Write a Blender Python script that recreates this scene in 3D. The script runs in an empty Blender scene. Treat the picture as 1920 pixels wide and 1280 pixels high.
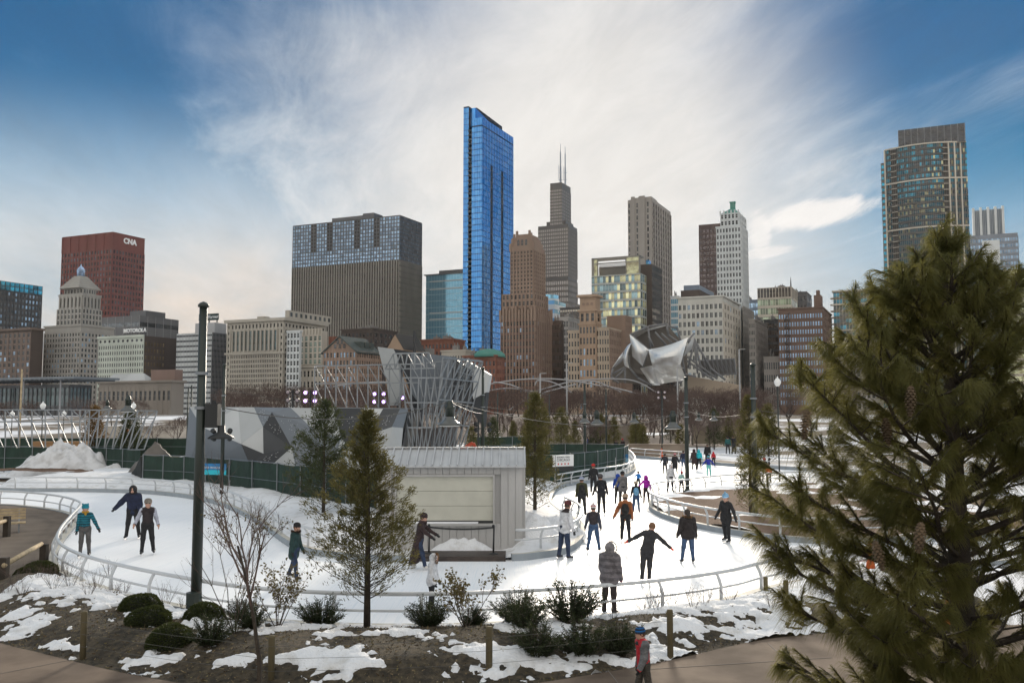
import bpy, math, random
import numpy as np
from mathutils import Vector, Matrix
R = math.radians
SC = bpy.context.scene
COL = SC.collection
rnd = random.Random(7)
nrng = np.random.default_rng(7)

# ------------------------------------------------------------------ camera
F, PITCH, CAMZ = 1750.0, math.atan(135/1750.0), 5.1
cd = bpy.data.cameras.new('camera'); cam = bpy.data.objects.new('camera', cd); COL.objects.link(cam)
cd.sensor_width = 36.0; cd.lens = 36.0*F/1920.0
cd.clip_start = 0.1; cd.clip_end = 6000
cam.location = (0, 0, CAMZ); cam.rotation_euler = (math.pi/2 + PITCH, 0, 0)
SC.camera = cam
SC.render.resolution_x, SC.render.resolution_y = 1024, 682

# ------------------------------------------------------------------ sun + sky
SUN_AZ, SUN_EL = R(5.2), R(13.0)
SUN = Vector((math.sin(SUN_AZ)*math.cos(SUN_EL), math.cos(SUN_AZ)*math.cos(SUN_EL), math.sin(SUN_EL)))
sl = bpy.data.lights.new('sun', 'SUN'); so = bpy.data.objects.new('sun', sl); COL.objects.link(so)
sl.energy = 2.2; sl.angle = R(12); sl.color = (1.0, 0.88, 0.72)
so.rotation_euler = (-SUN).to_track_quat('-Z', 'Y').to_euler()
so.location = (0, 0, 60)
vs = SC.view_settings
vs.view_transform = 'Standard'; vs.look = 'None'; vs.exposure = 1.72; vs.gamma = 1.0; vs.use_curve_mapping = False

world = bpy.data.worlds.new('World'); SC.world = world; world.use_nodes = True
def build_world():
    nt = world.node_tree; N = nt.nodes; L = nt.links; N.clear()
    def node(t, **k):
        n = N.new(t)
        for a, b in k.items(): setattr(n, a, b)
        return n
    def setin(sock, v):
        if isinstance(v, bpy.types.NodeSocket): L.new(v, sock)
        else: sock.default_value = v
    def math_(op, a, b=0.0, c=0.0, clamp=False):
        n = node('ShaderNodeMath', operation=op, use_clamp=clamp)
        setin(n.inputs[0], a); setin(n.inputs[1], b); setin(n.inputs[2], c); return n.outputs[0]
    def mix(f, a, b):
        n = node('ShaderNodeMix', data_type='RGBA'); setin(n.inputs[0], f); setin(n.inputs[6], a); setin(n.inputs[7], b); return n.outputs[2]
    def ramp(f, lo, hi):
        n = node('ShaderNodeMapRange', interpolation_type='SMOOTHSTEP'); setin(n.inputs[0], f)
        n.inputs[1].default_value = lo; n.inputs[2].default_value = hi; return n.outputs[0]
    def vec(x, y, z):
        n = node('ShaderNodeCombineXYZ'); setin(n.inputs[0], x); setin(n.inputs[1], y); setin(n.inputs[2], z); return n.outputs[0]
    def noise(v, scale, detail=6, rough=0.55, dist=0.0):
        n = node('ShaderNodeTexNoise'); L.new(v, n.inputs['Vector'])
        n.inputs['Scale'].default_value = scale; n.inputs['Detail'].default_value = detail
        n.inputs['Roughness'].default_value = rough; n.inputs['Distortion'].default_value = dist; return n.outputs['Fac']
    tc = node('ShaderNodeTexCoord'); d = tc.outputs['Generated']
    sx = node('ShaderNodeSeparateXYZ'); L.new(d, sx.inputs[0]); x, y, z = sx.outputs
    dot = node('ShaderNodeVectorMath', operation='DOT_PRODUCT'); L.new(d, dot.inputs[0]); dot.inputs[1].default_value = SUN
    ang = math_('ARCCOSINE', math_('MINIMUM', dot.outputs['Value'], 0.99999))
    # physical sky
    sk = node('ShaderNodeTexSky', sky_type='NISHITA'); sk.sun_disc = False
    sk.sun_elevation = SUN_EL; sk.sun_rotation = SUN_AZ; sk.air_density = 1.0; sk.dust_density = 0.6; sk.ozone_density = 3.0
    hs = node('ShaderNodeHueSaturation'); hs.inputs['Hue'].default_value = 0.49; hs.inputs['Saturation'].default_value = 1.3
    hs.inputs['Value'].default_value = 0.030; L.new(sk.outputs[0], hs.inputs['Color'])
    el = math_('ARCSINE', z)
    deep = mix(ramp(el, 0.02, 0.38), (0.004, 0.112, 0.190, 1), (0.0, 0.036, 0.094, 1))
    base = mix(0.98, hs.outputs[0], deep)
    # cirrus, flattened onto a high layer, streaks run away from the viewer
    den = math_('ADD', math_('MAXIMUM', z, 0.0), 0.10)
    u = math_('DIVIDE', x, den); v = math_('DIVIDE', y, den)
    u2 = math_('ADD', math_('MULTIPLY', u, 0.94), math_('MULTIPLY', v, 0.20))
    v2 = math_('SUBTRACT', math_('MULTIPLY', v, 0.94), math_('MULTIPLY', u, 0.20))
    warp = noise(vec(u, v, 3.0), 0.55, 3, 0.5)
    w3 = math_('MULTIPLY', math_('SUBTRACT', warp, 0.5), 0.95)
    n1 = noise(vec(math_('ADD', math_('MULTIPLY', u2, 0.95), w3), math_('MULTIPLY', v2, 0.36), 0.7), 1.15, 9, 0.62, 0.30)
    n2 = noise(vec(math_('ADD', math_('MULTIPLY', u, 0.5), w3), math_('MULTIPLY', v, 0.42), 5.3), 0.62, 5, 0.5, 0.3)
    n3 = noise(vec(math_('ADD', math_('MULTIPLY', u2, 3.2), w3), math_('MULTIPLY', v2, 0.9), 2.7), 1.7, 10, 0.68, 0.45)
    near = ramp(ang, 0.47, 0.12)
    cov = math_('ADD', math_('ADD', math_('MULTIPLY', n1, 0.66), math_('MULTIPLY', n2, 0.46)), math_('MULTIPLY', n3, 0.26))
    cov = math_('ADD', cov, math_('MULTIPLY', near, 0.15))
    # unseen cloud added overhead and behind the camera, to brighten the fill light
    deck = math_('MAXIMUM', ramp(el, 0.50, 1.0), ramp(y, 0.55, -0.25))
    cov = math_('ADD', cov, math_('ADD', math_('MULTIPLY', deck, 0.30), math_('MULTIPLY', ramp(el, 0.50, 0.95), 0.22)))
    m = ramp(cov, 0.675, 1.07)
    lowband = ramp(el, 0.27, 0.05)
    m = math_('MAXIMUM', m, math_('MULTIPLY', lowband, math_('ADD', 0.42, math_('MULTIPLY', n1, 0.75)), clamp=True))
    bank = math_('MULTIPLY', ramp(el, 0.34, 0.15), ramp(x, -0.02, -0.30))   # pale cloud bank low in the south-west
    m = math_('MAXIMUM', m, math_('MULTIPLY', bank, math_('ADD', 0.30, math_('MULTIPLY', n1, 1.0)), clamp=True))
    # cloud tint: white, slightly lilac away from the sun, warm near the horizon
    ccol = mix(ramp(ang, 0.12, 0.62), (0.228, 0.226, 0.223, 1), (0.205, 0.226, 0.240, 1))
    ccol = mix(ramp(y, 0.2, -0.5), ccol, (0.34, 0.325, 0.30, 1))   # unseen eastern clouds made brighter and warmer to fill the foreground
    warm = math_('MULTIPLY', ramp(el, 0.25, 0.05), ramp(ang, 0.95, 0.45))
    ccol = mix(math_('MULTIPLY', warm, 0.85), ccol, (0.265, 0.205, 0.155, 1))
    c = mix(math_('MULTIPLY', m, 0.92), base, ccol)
    # bright veil round the hidden sun
    veil = math_('MULTIPLY', ramp(ang, 0.33, 0.10), math_('ADD', 0.62, math_('MULTIPLY', n1, 0.7)), clamp=True)
    c = mix(veil, c, (0.242, 0.237, 0.230, 1))
    # lone bright cirrus tufts right of the sun, and fine shading in the clouds
    for (px, py, a_, b_, st) in ((1535, 402, 0.046, 0.0125, 0.9), (1425, 440, 0.010, 0.022, 0.75), (1440, 472, 0.024, 0.0055, 0.7)):
        D0 = Vector(((px-960)/F, math.cos(PITCH)-(640-py)/F*math.sin(PITCH), math.sin(PITCH)+(640-py)/F*math.cos(PITCH))).normalized()
        Rv = Vector((D0.y, -D0.x, 0)).normalized(); Uv = Rv.cross(D0)
        da = node('ShaderNodeVectorMath', operation='DOT_PRODUCT'); L.new(d, da.inputs[0]); da.inputs[1].default_value = (Rv + Uv*0.12)
        db = node('ShaderNodeVectorMath', operation='DOT_PRODUCT'); L.new(d, db.inputs[0]); db.inputs[1].default_value = Uv - Rv*0.12
        q = math_('ADD', math_('POWER', math_('DIVIDE', da.outputs['Value'], a_), 2.0), math_('POWER', math_('DIVIDE', db.outputs['Value'], b_), 2.0))
        q = math_('SUBTRACT', q, math_('MULTIPLY', math_('SUBTRACT', n3, 0.42), 5.0))
        tuft = math_('MULTIPLY', math_('MULTIPLY', ramp(q, 1.3, -0.2), st), ramp(y, 0.0, 0.2))
        c = mix(tuft, c, (0.27, 0.262, 0.255, 1))
    dk = math_('ADD', 0.80, math_('MULTIPLY', n3, 0.40))
    gm = node('ShaderNodeVectorMath', operation='SCALE'); L.new(c, gm.inputs[0]); L.new(dk, gm.inputs[3])
    c = gm.outputs[0]
    # ground half of the world stays dull
    c = mix(ramp(z, -0.02, -0.10), c, (0.10, 0.098, 0.095, 1))
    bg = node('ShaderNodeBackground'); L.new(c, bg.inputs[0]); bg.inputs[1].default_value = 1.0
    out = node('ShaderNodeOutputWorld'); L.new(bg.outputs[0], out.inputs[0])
build_world()

# ------------------------------------------------------------------ pixel <-> place
_c, _s = math.cos(PITCH), math.sin(PITCH)
def ray(px, py):
    a, b = (px-960)/F, (640-py)/F
    return Vector((a, _c - b*_s, _s + b*_c))
def at(px, py, Y):
    r = ray(px, py); return Vector((0, 0, CAMZ)) + r*(Y/r.y)
def gnd(px, py, z=0.0):
    r = ray(px, py); t = (z-CAMZ)/r.z
    return Vector((r.x*t, r.y*t, z))
def gxy(px, py): p = gnd(px, py); return (p.x, p.y)

# ------------------------------------------------------------------ materials
MATS = {}
def mat(name, col, rough=0.8, var=0.0, scale=3.0, metal=0.0, spec=0.5, bump=0.0, bscale=40.0, col2=None, lo=0.35, hi=0.65, emit=None, estr=0.0, trans=0.0, detail=5, streak=0.0, coord='Object', sss=0.0):
    if name in MATS: return MATS[name]
    m = bpy.data.materials.new(name); m.use_nodes = True
    nt = m.node_tree; N = nt.nodes; L = nt.links; b = N['Principled BSDF']
    b.inputs['Base Color'].default_value = (*col, 1); b.inputs['Roughness'].default_value = rough
    b.inputs['Metallic'].default_value = metal; b.inputs['Specular IOR Level'].default_value = spec
    if trans: b.inputs['Transmission Weight'].default_value = trans
    if sss: b.inputs['Subsurface Weight'].default_value = sss
    if emit: b.inputs['Emission Color'].default_value = (*emit, 1); b.inputs['Emission Strength'].default_value = estr
    tc = N.new('ShaderNodeTexCoord')
    if var or col2:
        no = N.new('ShaderNodeTexNoise'); no.inputs['Scale'].default_value = scale; no.inputs['Detail'].default_value = detail
        mp = N.new('ShaderNodeMapping'); L.new(tc.outputs[coord], mp.inputs[0]); L.new(mp.outputs[0], no.inputs['Vector'])
        if streak: mp.inputs['Scale'].default_value = (1, 1, streak)
        rp = N.new('ShaderNodeMapRange'); L.new(no.outputs['Fac'], rp.inputs[0])
        rp.inputs[1].default_value = lo; rp.inputs[2].default_value = hi
        mx = N.new('ShaderNodeMix'); mx.data_type = 'RGBA'; L.new(rp.outputs[0], mx.inputs[0])
        a_ = col; b_ = col2 if col2 else col
        if var:
            a_ = tuple(c*(1-var) for c in a_); b_ = tuple(min(1, c*(1+var)) for c in b_)
        mx.inputs[6].default_value = (*a_, 1); mx.inputs[7].default_value = (*b_, 1)
        L.new(mx.outputs[2], b.inputs['Base Color'])
    if bump:
        n2 = N.new('ShaderNodeTexNoise'); n2.inputs['Scale'].default_value = bscale; n2.inputs['Detail'].default_value = 4
        L.new(tc.outputs[coord], n2.inputs['Vector'])
        bp = N.new('ShaderNodeBump'); bp.inputs['Strength'].default_value = bump; bp.inputs['Distance'].default_value = 0.05
        L.new(n2.outputs['Fac'], bp.inputs['Height']); L.new(bp.outputs[0], b.inputs['Normal'])
    MATS[name] = m; return m
def randtint(m, amt=0.5, sat=None):
    """per-object brightness variation (window blinds, leaves)"""
    nt = m.node_tree; N = nt.nodes; L = nt.links; b = N['Principled BSDF']; s = b.inputs['Base Color']
    oi = N.new('ShaderNodeObjectInfo'); mr = N.new('ShaderNodeMapRange'); L.new(oi.outputs['Random'], mr.inputs[0])
    mr.inputs[3].default_value = 1-amt; mr.inputs[4].default_value = 1+amt
    sc = N.new('ShaderNodeVectorMath'); sc.operation = 'SCALE'
    if s.is_linked: L.new(s.links[0].from_socket, sc.inputs[0])
    else: sc.inputs[0].default_value = s.default_value[:3]
    L.new(mr.outputs[0], sc.inputs[3]); L.new(sc.outputs[0], s)
    return m

# ------------------------------------------------------------------ mesh helpers
class MB:
    def __init__(s): s.v = []; s.f = []; s.m = []
    def face(s, pts, mi=0):
        n = len(s.v); s.v.extend([tuple(p) for p in pts]); s.f.append(tuple(range(n, n+len(pts)))); s.m.append(mi)
    def box(s, x0, x1, y0, y1, z0, z1, mi=0):
        n = len(s.v)
        s.v.extend([(x0,y0,z0),(x1,y0,z0),(x1,y1,z0),(x0,y1,z0),(x0,y0,z1),(x1,y0,z1),(x1,y1,z1),(x0,y1,z1)])
        for q in ((0,3,2,1),(4,5,6,7),(0,1,5,4),(1,2,6,5),(2,3,7,6),(3,0,4,7)):
            s.f.append(tuple(n+i for i in q)); s.m.append(mi)
    def bar(s, a, b, w, h=None, mi=0, up=(0,0,1)):
        """square bar between two points"""
        a = Vector(a); b = Vector(b); h = h or w; d = (b-a)
        if d.length < 1e-6: return
        d.normalize(); u = Vector(up)
        if abs(d.dot(u)) > 0.98: u = Vector((1,0,0))
        sd = d.cross(u).normalized()*w/2; vv = sd.cross(d).normalized()*h/2
        n = len(s.v)
        for p in (a, b):
            for q in (-sd-vv, sd-vv, sd+vv, -sd+vv): s.v.append(tuple(p+q))
        for q in ((0,3,2,1),(4,5,6,7),(0,1,5,4),(1,2,6,5),(2,3,7,6),(3,0,4,7)):
            s.f.append(tuple(n+i for i in q)); s.m.append(mi)
    def tube(s, pts, r, k=6, mi=0, caps=True):
        pts = [Vector(p) for p in pts]; n = len(pts)
        if n < 2: return
        rr = r if isinstance(r, (list, tuple)) else [r]*n
        base = len(s.v); prev = None
        for i, p in enumerate(pts):
            t = (pts[min(i+1, n-1)] - pts[max(i-1, 0)])
            if t.length < 1e-9: t = Vector((0,0,1))
            t.normalize()
            if prev is None:
                u = Vector((0,0,1)) if abs(t.z) < 0.9 else Vector((1,0,0))
                a = t.cross(u).normalized()
            else:
                a = (prev - t*prev.dot(t))
                a = a.normalized() if a.length > 1e-6 else t.orthogonal().normalized()
            prev = a; b = t.cross(a)
            for j in range(k):
                an = 2*math.pi*j/k
                s.v.append(tuple(p + (a*math.cos(an) + b*math.sin(an))*rr[i]))
        for i in range(n-1):
            for j in range(k):
                j2 = (j+1) % k
                s.f.append((base+i*k+j, base+i*k+j2, base+(i+1)*k+j2, base+(i+1)*k+j)); s.m.append(mi)
        if caps:
            s.f.append(tuple(base+j for j in reversed(range(k)))); s.m.append(mi)
            s.f.append(tuple(base+(n-1)*k+j for j in range(k))); s.m.append(mi)
    def lathe(s, prof, c=(0,0,0), k=14, mi=0, sx=1, sy=1):
        base = len(s.v); n = len(prof)
        for (r, z) in prof:
            for j in range(k):
                an = 2*math.pi*j/k
                s.v.append((c[0]+r*sx*math.cos(an), c[1]+r*sy*math.sin(an), c[2]+z))
        for i in range(n-1):
            for j in range(k):
                j2 = (j+1) % k
                s.f.append((base+i*k+j, base+i*k+j2, base+(i+1)*k+j2, base+(i+1)*k+j)); s.m.append(mi)
        s.f.append(tuple(base+j for j in reversed(range(k)))); s.m.append(mi)
        s.f.append(tuple(base+(n-1)*k+j for j in range(k))); s.m.append(mi)
    def prism(s, poly, z0, z1, mi=0, mitop=None):
        """vertical prism over a 2-D polygon (counter-clockwise)"""
        n = len(s.v); k = len(poly)
        s.v.extend([(p[0], p[1], z0) for p in poly] + [(p[0], p[1], z1) for p in poly])
        for i in range(k):
            j = (i+1) % k
            s.f.append((n+i, n+j, n+k+j, n+k+i)); s.m.append(mi)
        s.f.append(tuple(n+k+i for i in range(k))); s.m.append(mi if mitop is None else mitop)
    def ball(s, c, rx, ry=None, rz=None, k=10, mi=0, squash=None):
        ry = ry or rx; rz = rz or rx
        prof = []
        h = max(4, k//2)
        for i in range(h+1):
            a = -math.pi/2 + math.pi*i/h
            prof.append((max(0.001, math.cos(a)), math.sin(a)*rz))
        s.lathe(prof, c, k, mi, rx, ry)
    def build(s, name, mats, parent=None, smooth=False, loc=None, link=True):
        me = bpy.data.meshes.new(name)
        me.from_pydata(s.v, [], s.f)
        if not isinstance(mats, (list, tuple)): mats = [mats]
        for m in mats: me.materials.append(m)
        if len(mats) > 1: me.polygons.foreach_set('material_index', s.m)
        if smooth: me.polygons.foreach_set('use_smooth', [True]*len(me.polygons))
        me.update()
        if not link: return me
        return link_mesh(name, me, parent, loc)
def link_mesh(name, me, parent=None, loc=None, rz=0.0):
    o = bpy.data.objects.new(name, me); COL.objects.link(o)
    if parent is not None: o.parent = parent
    if loc is not None: o.location = loc
    if rz: o.rotation_euler = (0, 0, rz)
    return o
def np_mesh(name, verts, faces, mats, smooth=False, mi=None):
    """verts Nx3, faces Mxk numpy -> mesh"""
    verts = np.asarray(verts, np.float32); faces = np.asarray(faces, np.int32)
    me = bpy.data.meshes.new(name); k = faces.shape[1]
    me.vertices.add(len(verts)); me.vertices.foreach_set('co', verts.ravel())
    me.loops.add(faces.size); me.loops.foreach_set('vertex_index', faces.ravel())
    me.polygons.add(len(faces)); me.polygons.foreach_set('loop_start', np.arange(0, faces.size, k, dtype=np.int32))
    if smooth: me.polygons.foreach_set('use_smooth', np.ones(len(faces), bool))
    if not isinstance(mats, (list, tuple)): mats = [mats]
    for m in mats: me.materials.append(m)
    if mi is not None: me.polygons.foreach_set('material_index', np.asarray(mi, np.int32))
    me.update(calc_edges=True); return me
def empty(name, loc=(0,0,0), rz=0.0):
    o = bpy.data.objects.new(name, None); COL.objects.link(o); o.location = loc; o.rotation_euler = (0, 0, rz)
    o.empty_display_size = 0.3; return o
def tag(o, label=None, cat=None, group=None, kind=None):
    if label: o['label'] = label
    if cat: o['category'] = cat
    if group: o['group'] = group
    if kind: o['kind'] = kind
    return o
def copy_tree(o, parent=None):
    c = o.copy(); COL.objects.link(c); c.parent = parent
    for ch in list(o.children): copy_tree(ch, c)
    return c
def text_mesh(txt, size, extrude=0.02, align='CENTER', bold=0.0):
    cu = bpy.data.curves.new('lettering', 'FONT'); cu.body = txt; cu.size = size; cu.extrude = extrude; cu.align_x = align; cu.align_y = 'CENTER'
    cu.offset = bold; cu.resolution_u = 3
    o = bpy.data.objects.new('lettering', cu); COL.objects.link(o)
    me = bpy.data.meshes.new_from_object(o.evaluated_get(bpy.context.evaluated_depsgraph_get()))
    bpy.data.objects.remove(o); return me
# value noise for terrain
_perm = nrng.random((256, 256))
def vnoise(x, y):
    x = np.asarray(x, float); y = np.asarray(y, float)
    xi = np.floor(x).astype(int); yi = np.floor(y).astype(int); fx = x-xi; fy = y-yi
    fx = fx*fx*(3-2*fx); fy = fy*fy*(3-2*fy)
    g = lambda a, b: _perm[a % 256, b % 256]
    return (g(xi,yi)*(1-fx)+g(xi+1,yi)*fx)*(1-fy) + (g(xi,yi+1)*(1-fx)+g(xi+1,yi+1)*fx)*fy
def fbm(x, y, o=4):
    s = 0; a = 0.5; t = 0
    for i in range(o):
        s = s + a*vnoise(x*2**i+17*i, y*2**i+31*i); t += a; a *= 0.5
    return s/t
def spline(pts, n=10, closed=False):
    """Catmull-Rom through 2-D/3-D points"""
    P = [np.array(p, float) for p in pts]; out = []
    m = len(P)
    for i in range(m if closed else m-1):
        if closed: p0, p1, p2, p3 = P[i-1], P[i], P[(i+1) % m], P[(i+2) % m]
        else: p0, p1, p2, p3 = P[max(i-1,0)], P[i], P[i+1], P[min(i+2,m-1)]
        for j in range(n):
            t = j/n
            out.append(0.5*((2*p1)+(-p0+p2)*t+(2*p0-5*p1+4*p2-p3)*t*t+(-p0+3*p1-3*p2+p3)*t**3))
    if not closed: out.append(P[-1])
    return out
def inpoly(x, y, poly):
    x = np.asarray(x); y = np.asarray(y); ins = np.zeros(x.shape, bool); n = len(poly); j = n-1
    for i in range(n):
        xi, yi = poly[i][0], poly[i][1]; xj, yj = poly[j][0], poly[j][1]
        c = ((yi > y) != (yj > y)) & (x < (xj-xi)*(y-yi)/((yj-yi) if yj != yi else 1e-9)+xi)
        ins ^= c; j = i
    return ins
def polydist(x, y, poly, closed=True):
    d = np.full(np.shape(x), 1e9); n = len(poly)
    for i in range(n if closed else n-1):
        ax, ay = poly[i][0], poly[i][1]; bx, by = poly[(i+1) % n][0], poly[(i+1) % n][1]
        dx, dy = bx-ax, by-ay; L = dx*dx+dy*dy+1e-12
        t = np.clip(((x-ax)*dx+(y-ay)*dy)/L, 0, 1)
        d = np.minimum(d, np.hypot(x-ax-t*dx, y-ay-t*dy))
    return d
# ================================================================== ground, rink, paths
def snow_mat(name='snow', dirt=0.25, col=(0.86, 0.87, 0.90)):
    m = mat(name, col, 0.75, var=0.03, scale=0.8, bump=0.5, bscale=9.0, sss=0.0)
    return m
M_SNOW = snow_mat()
M_SNOWD = mat('trodden snow', (0.80, 0.81, 0.83), 0.8, col2=(0.58, 0.57, 0.55), scale=2.2, lo=0.52, hi=0.74, bump=1.0, bscale=16)
M_MULCH = mat('bark mulch', (0.034, 0.027, 0.017), 0.95, col2=(0.105, 0.080, 0.046), scale=7, lo=0.38, hi=0.66, bump=1.0, bscale=60, detail=8)
M_MULCHR = mat('reddish mulch', (0.115, 0.062, 0.036), 0.95, col2=(0.20, 0.12, 0.075), scale=22, lo=0.38, hi=0.66, bump=1.0, bscale=50, detail=8)
M_PATH = mat('exposed aggregate path', (0.095, 0.070, 0.052), 0.92, spec=0.2, col2=(0.20, 0.152, 0.115), scale=0.75, lo=0.34, hi=0.60, bump=0.25, bscale=90, detail=10)
M_PLAZA = mat('walkway paving', (0.115, 0.092, 0.074), 0.92, spec=0.2, col2=(0.165, 0.135, 0.108), scale=0.9, lo=0.3, hi=0.7, bump=0.25, bscale=70, detail=9)
M_KERB = mat('rink kerb', (0.27, 0.30, 0.325), 0.6, var=0.08, scale=2, streak=0.3)
M_KERBTOP = mat('kerb cap', (0.50, 0.48, 0.42), 0.7, var=0.06, scale=2)
M_RAIL = mat('white powder coat', (0.56, 0.575, 0.59), 0.38, var=0.03, scale=1.5)
def ice_material():
    m = mat('ice', (0.92, 0.93, 0.945), 0.32, var=0.02, scale=0.35, bump=0.06, bscale=3.0, spec=0.45)
    nt = m.node_tree; N = nt.nodes; L = nt.links; b = N['Principled BSDF']
    # skate scratches: stretched noise drives the gloss and a faint tone
    tc = N.new('ShaderNodeTexCoord'); acc = None
    for k, ang in enumerate((0.3, 1.4, 2.5)):
        mp = N.new('ShaderNodeMapping'); mp.inputs['Rotation'].default_value = (0, 0, ang); mp.inputs['Scale'].default_value = (14, 0.35, 1)
        L.new(tc.outputs['Object'], mp.inputs[0])
        no = N.new('ShaderNodeTexNoise'); no.inputs['Scale'].default_value = 1.0; no.inputs['Detail'].default_value = 6; no.inputs['Distortion'].default_value = 1.2
        L.new(mp.outputs[0], no.inputs['Vector'])
        if acc is None: acc = no.outputs['Fac']
        else:
            a = N.new('ShaderNodeMath'); a.operation = 'MAXIMUM'; L.new(acc, a.inputs[0]); L.new(no.outputs['Fac'], a.inputs[1]); acc = a.outputs[0]
    mr = N.new('ShaderNodeMapRange'); L.new(acc, mr.inputs[0]); mr.inputs[1].default_value = 0.45; mr.inputs[2].default_value = 0.75
    mr.inputs[3].default_value = 0.42; mr.inputs[4].default_value = 0.8
    L.new(mr.outputs[0], b.inputs['Roughness'])
    m2 = N.new('ShaderNodeMapRange'); L.new(acc, m2.inputs[0]); m2.inputs[1].default_value = 0.56; m2.inputs[2].default_value = 0.74; m2.inputs[3].default_value = 0.0; m2.inputs[4].default_value = 0.75
    mx = N.new('ShaderNodeMix'); mx.data_type = 'RGBA'; L.new(m2.outputs[0], mx.inputs[0]); L.new(b.inputs['Base Color'].links[0].from_socket, mx.inputs[6]); mx.inputs[7].default_value = (0.76, 0.81, 0.85, 1); L.new(mx.outputs[2], b.inputs['Base Color'])
    return m
M_ICE = ice_material()

def terrain_z(x, y):
    """park surface: flat by the rink, then rising lawn mounds"""
    y = np.asarray(y, float); x = np.asarray(x, float)
    t = np.clip((y-108)/150, 0, 1); t = t*t*(3-2*t)
    z = -0.06 + 4.3*t
    z = z + np.clip((y-112)/40, 0, 1)*np.clip((420-y)/200, 0, 1)*(fbm(x*0.03+5, y*0.03, 3)-0.5)*2.4
    return z
def build_ground():
    ys = np.concatenate([np.arange(-60, 105, 15), np.arange(105, 330, 5), np.array([340, 380, 450, 600, 900, 1500, 2500])])
    xs = np.concatenate([np.array([-2400, -1500, -900, -500, -320]), np.arange(-240, 241, 6), np.array([320, 500, 900, 1500, 2400])])
    X, Y = np.meshgrid(xs, ys); Z = terrain_z(X, Y)
    V = np.stack([X.ravel(), Y.ravel(), Z.ravel()], 1); nx = len(xs); ny = len(ys)
    i, j = np.meshgrid(np.arange(nx-1), np.arange(ny-1)); a = (j*nx+i).ravel()
    Fc = np.stack([a, a+1, a+1+nx, a+nx], 1)
    m = mat('park ground', (0.80, 0.81, 0.84), 0.9, col2=(0.13, 0.10, 0.07), scale=0.055, lo=0.46, hi=0.54, detail=9, bump=0.5, bscale=0.8)
    o = link_mesh('ground', np_mesh('ground', V, Fc, m, True)); tag(o, kind='structure')
    # bare soil and leaf litter under the rows of park trees
    q = [at_(430, 138), at_(1430, 138), at_(1440, 330), at_(420, 330)]
    xs = np.arange(-110, 110, 3.0); ys = np.arange(136, 332, 4.0); X, Y = np.meshgrid(xs, ys); Z = terrain_z(X, Y)+.05+.35*(fbm(X*.08, Y*.08, 3)-.42); nx = len(xs); i, j = np.meshgrid(np.arange(nx-1), np.arange(len(ys)-1)); a = (j*nx+i).ravel(); Q = np.stack([a, a+1, a+1+nx, a+nx], 1)
    k = inpoly(X.ravel()[Q].mean(1), Y.ravel()[Q].mean(1), q); o = link_mesh('tree_belt_soil', np_mesh('tree_belt_soil', np.stack([X.ravel(), Y.ravel(), Z.ravel()], 1), Q[k], mat('brown leaf litter', (.095, .070, .058), .95, col2=(.15, .115, .09), scale=.5), True)); tag(o, kind='structure')
def at_(px, Y): p = at(px, 775, Y); return (p.x, p.y)
build_ground()

# ---- rink outline (points measured in the photo, dropped on the ice plane)
FRONT = [(-420, 952), (-150, 948), (0, 947), (60, 951), (110, 958), (143, 968), (150, 978), (133, 1000), (112, 1030), (108, 1058), (142, 1084), (214, 1109), (326, 1136), (470, 1162), (668, 1175), (880, 1174), (1060, 1163), (1232, 1146), (1363, 1125), (1431, 1106), (1540, 1085), (1720, 1062), (2050, 1045)]
FRONT_W = [gxy(*p) for p in FRONT]
FRONT_S = spline(FRONT_W, 8)
UPPER = [(2500, 900), (1900, 893), (1600, 886), (1387, 875), (1280, 866), (1178, 857)]
UPPER_S = spline([gxy(*p) for p in UPPER], 8)
ICE_POLY = [tuple(p) for p in FRONT_S] + [gxy(2600, 1030)] + [tuple(p) for p in UPPER_S] + [gxy(1000, 870), gxy(500, 905), gxy(-420, 912)]
mb = MB(); mb.face([(p[0], p[1], 0.0) for p in ICE_POLY])
ice = mb.build('ice_rink', M_ICE); tag(ice, kind='structure')
ice.data.validate()

# ---- islands
MAIN = [(-430, 922), (-100, 921), (60, 921), (180, 922), (300, 927), (400, 942), (480, 975), (560, 1028), (650, 1046), (760, 1052), (945, 1050), (1000, 1046), (1060, 1034), (1087, 1008), (1080, 985), (1050, 965), (1028, 940), (1050, 914), (1104, 905), (1162, 896), (1187, 882), (1184, 868), (1176, 858)]
MAIN_S = spline([gxy(*p) for p in MAIN], 8)
RISL = [(2600, 1000), (1900, 1010), (1600, 1018), (1470, 1014), (1387, 1003), (1335, 994), (1284, 982), (1239, 966), (1224, 952), (1236, 937), (1284, 930), (1383, 917), (1600, 908), (2000, 903), (2600, 903)]
RISL_S = spline([gxy(*p) for p in RISL], 8)
MAIN_POLY = [tuple(p) for p in MAIN_S] + [gxy(1165, 848), gxy(800, 836), gxy(300, 840), gxy(-430, 850)]
RISL_POLY = [tuple(p) for p in RISL_S]
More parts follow.
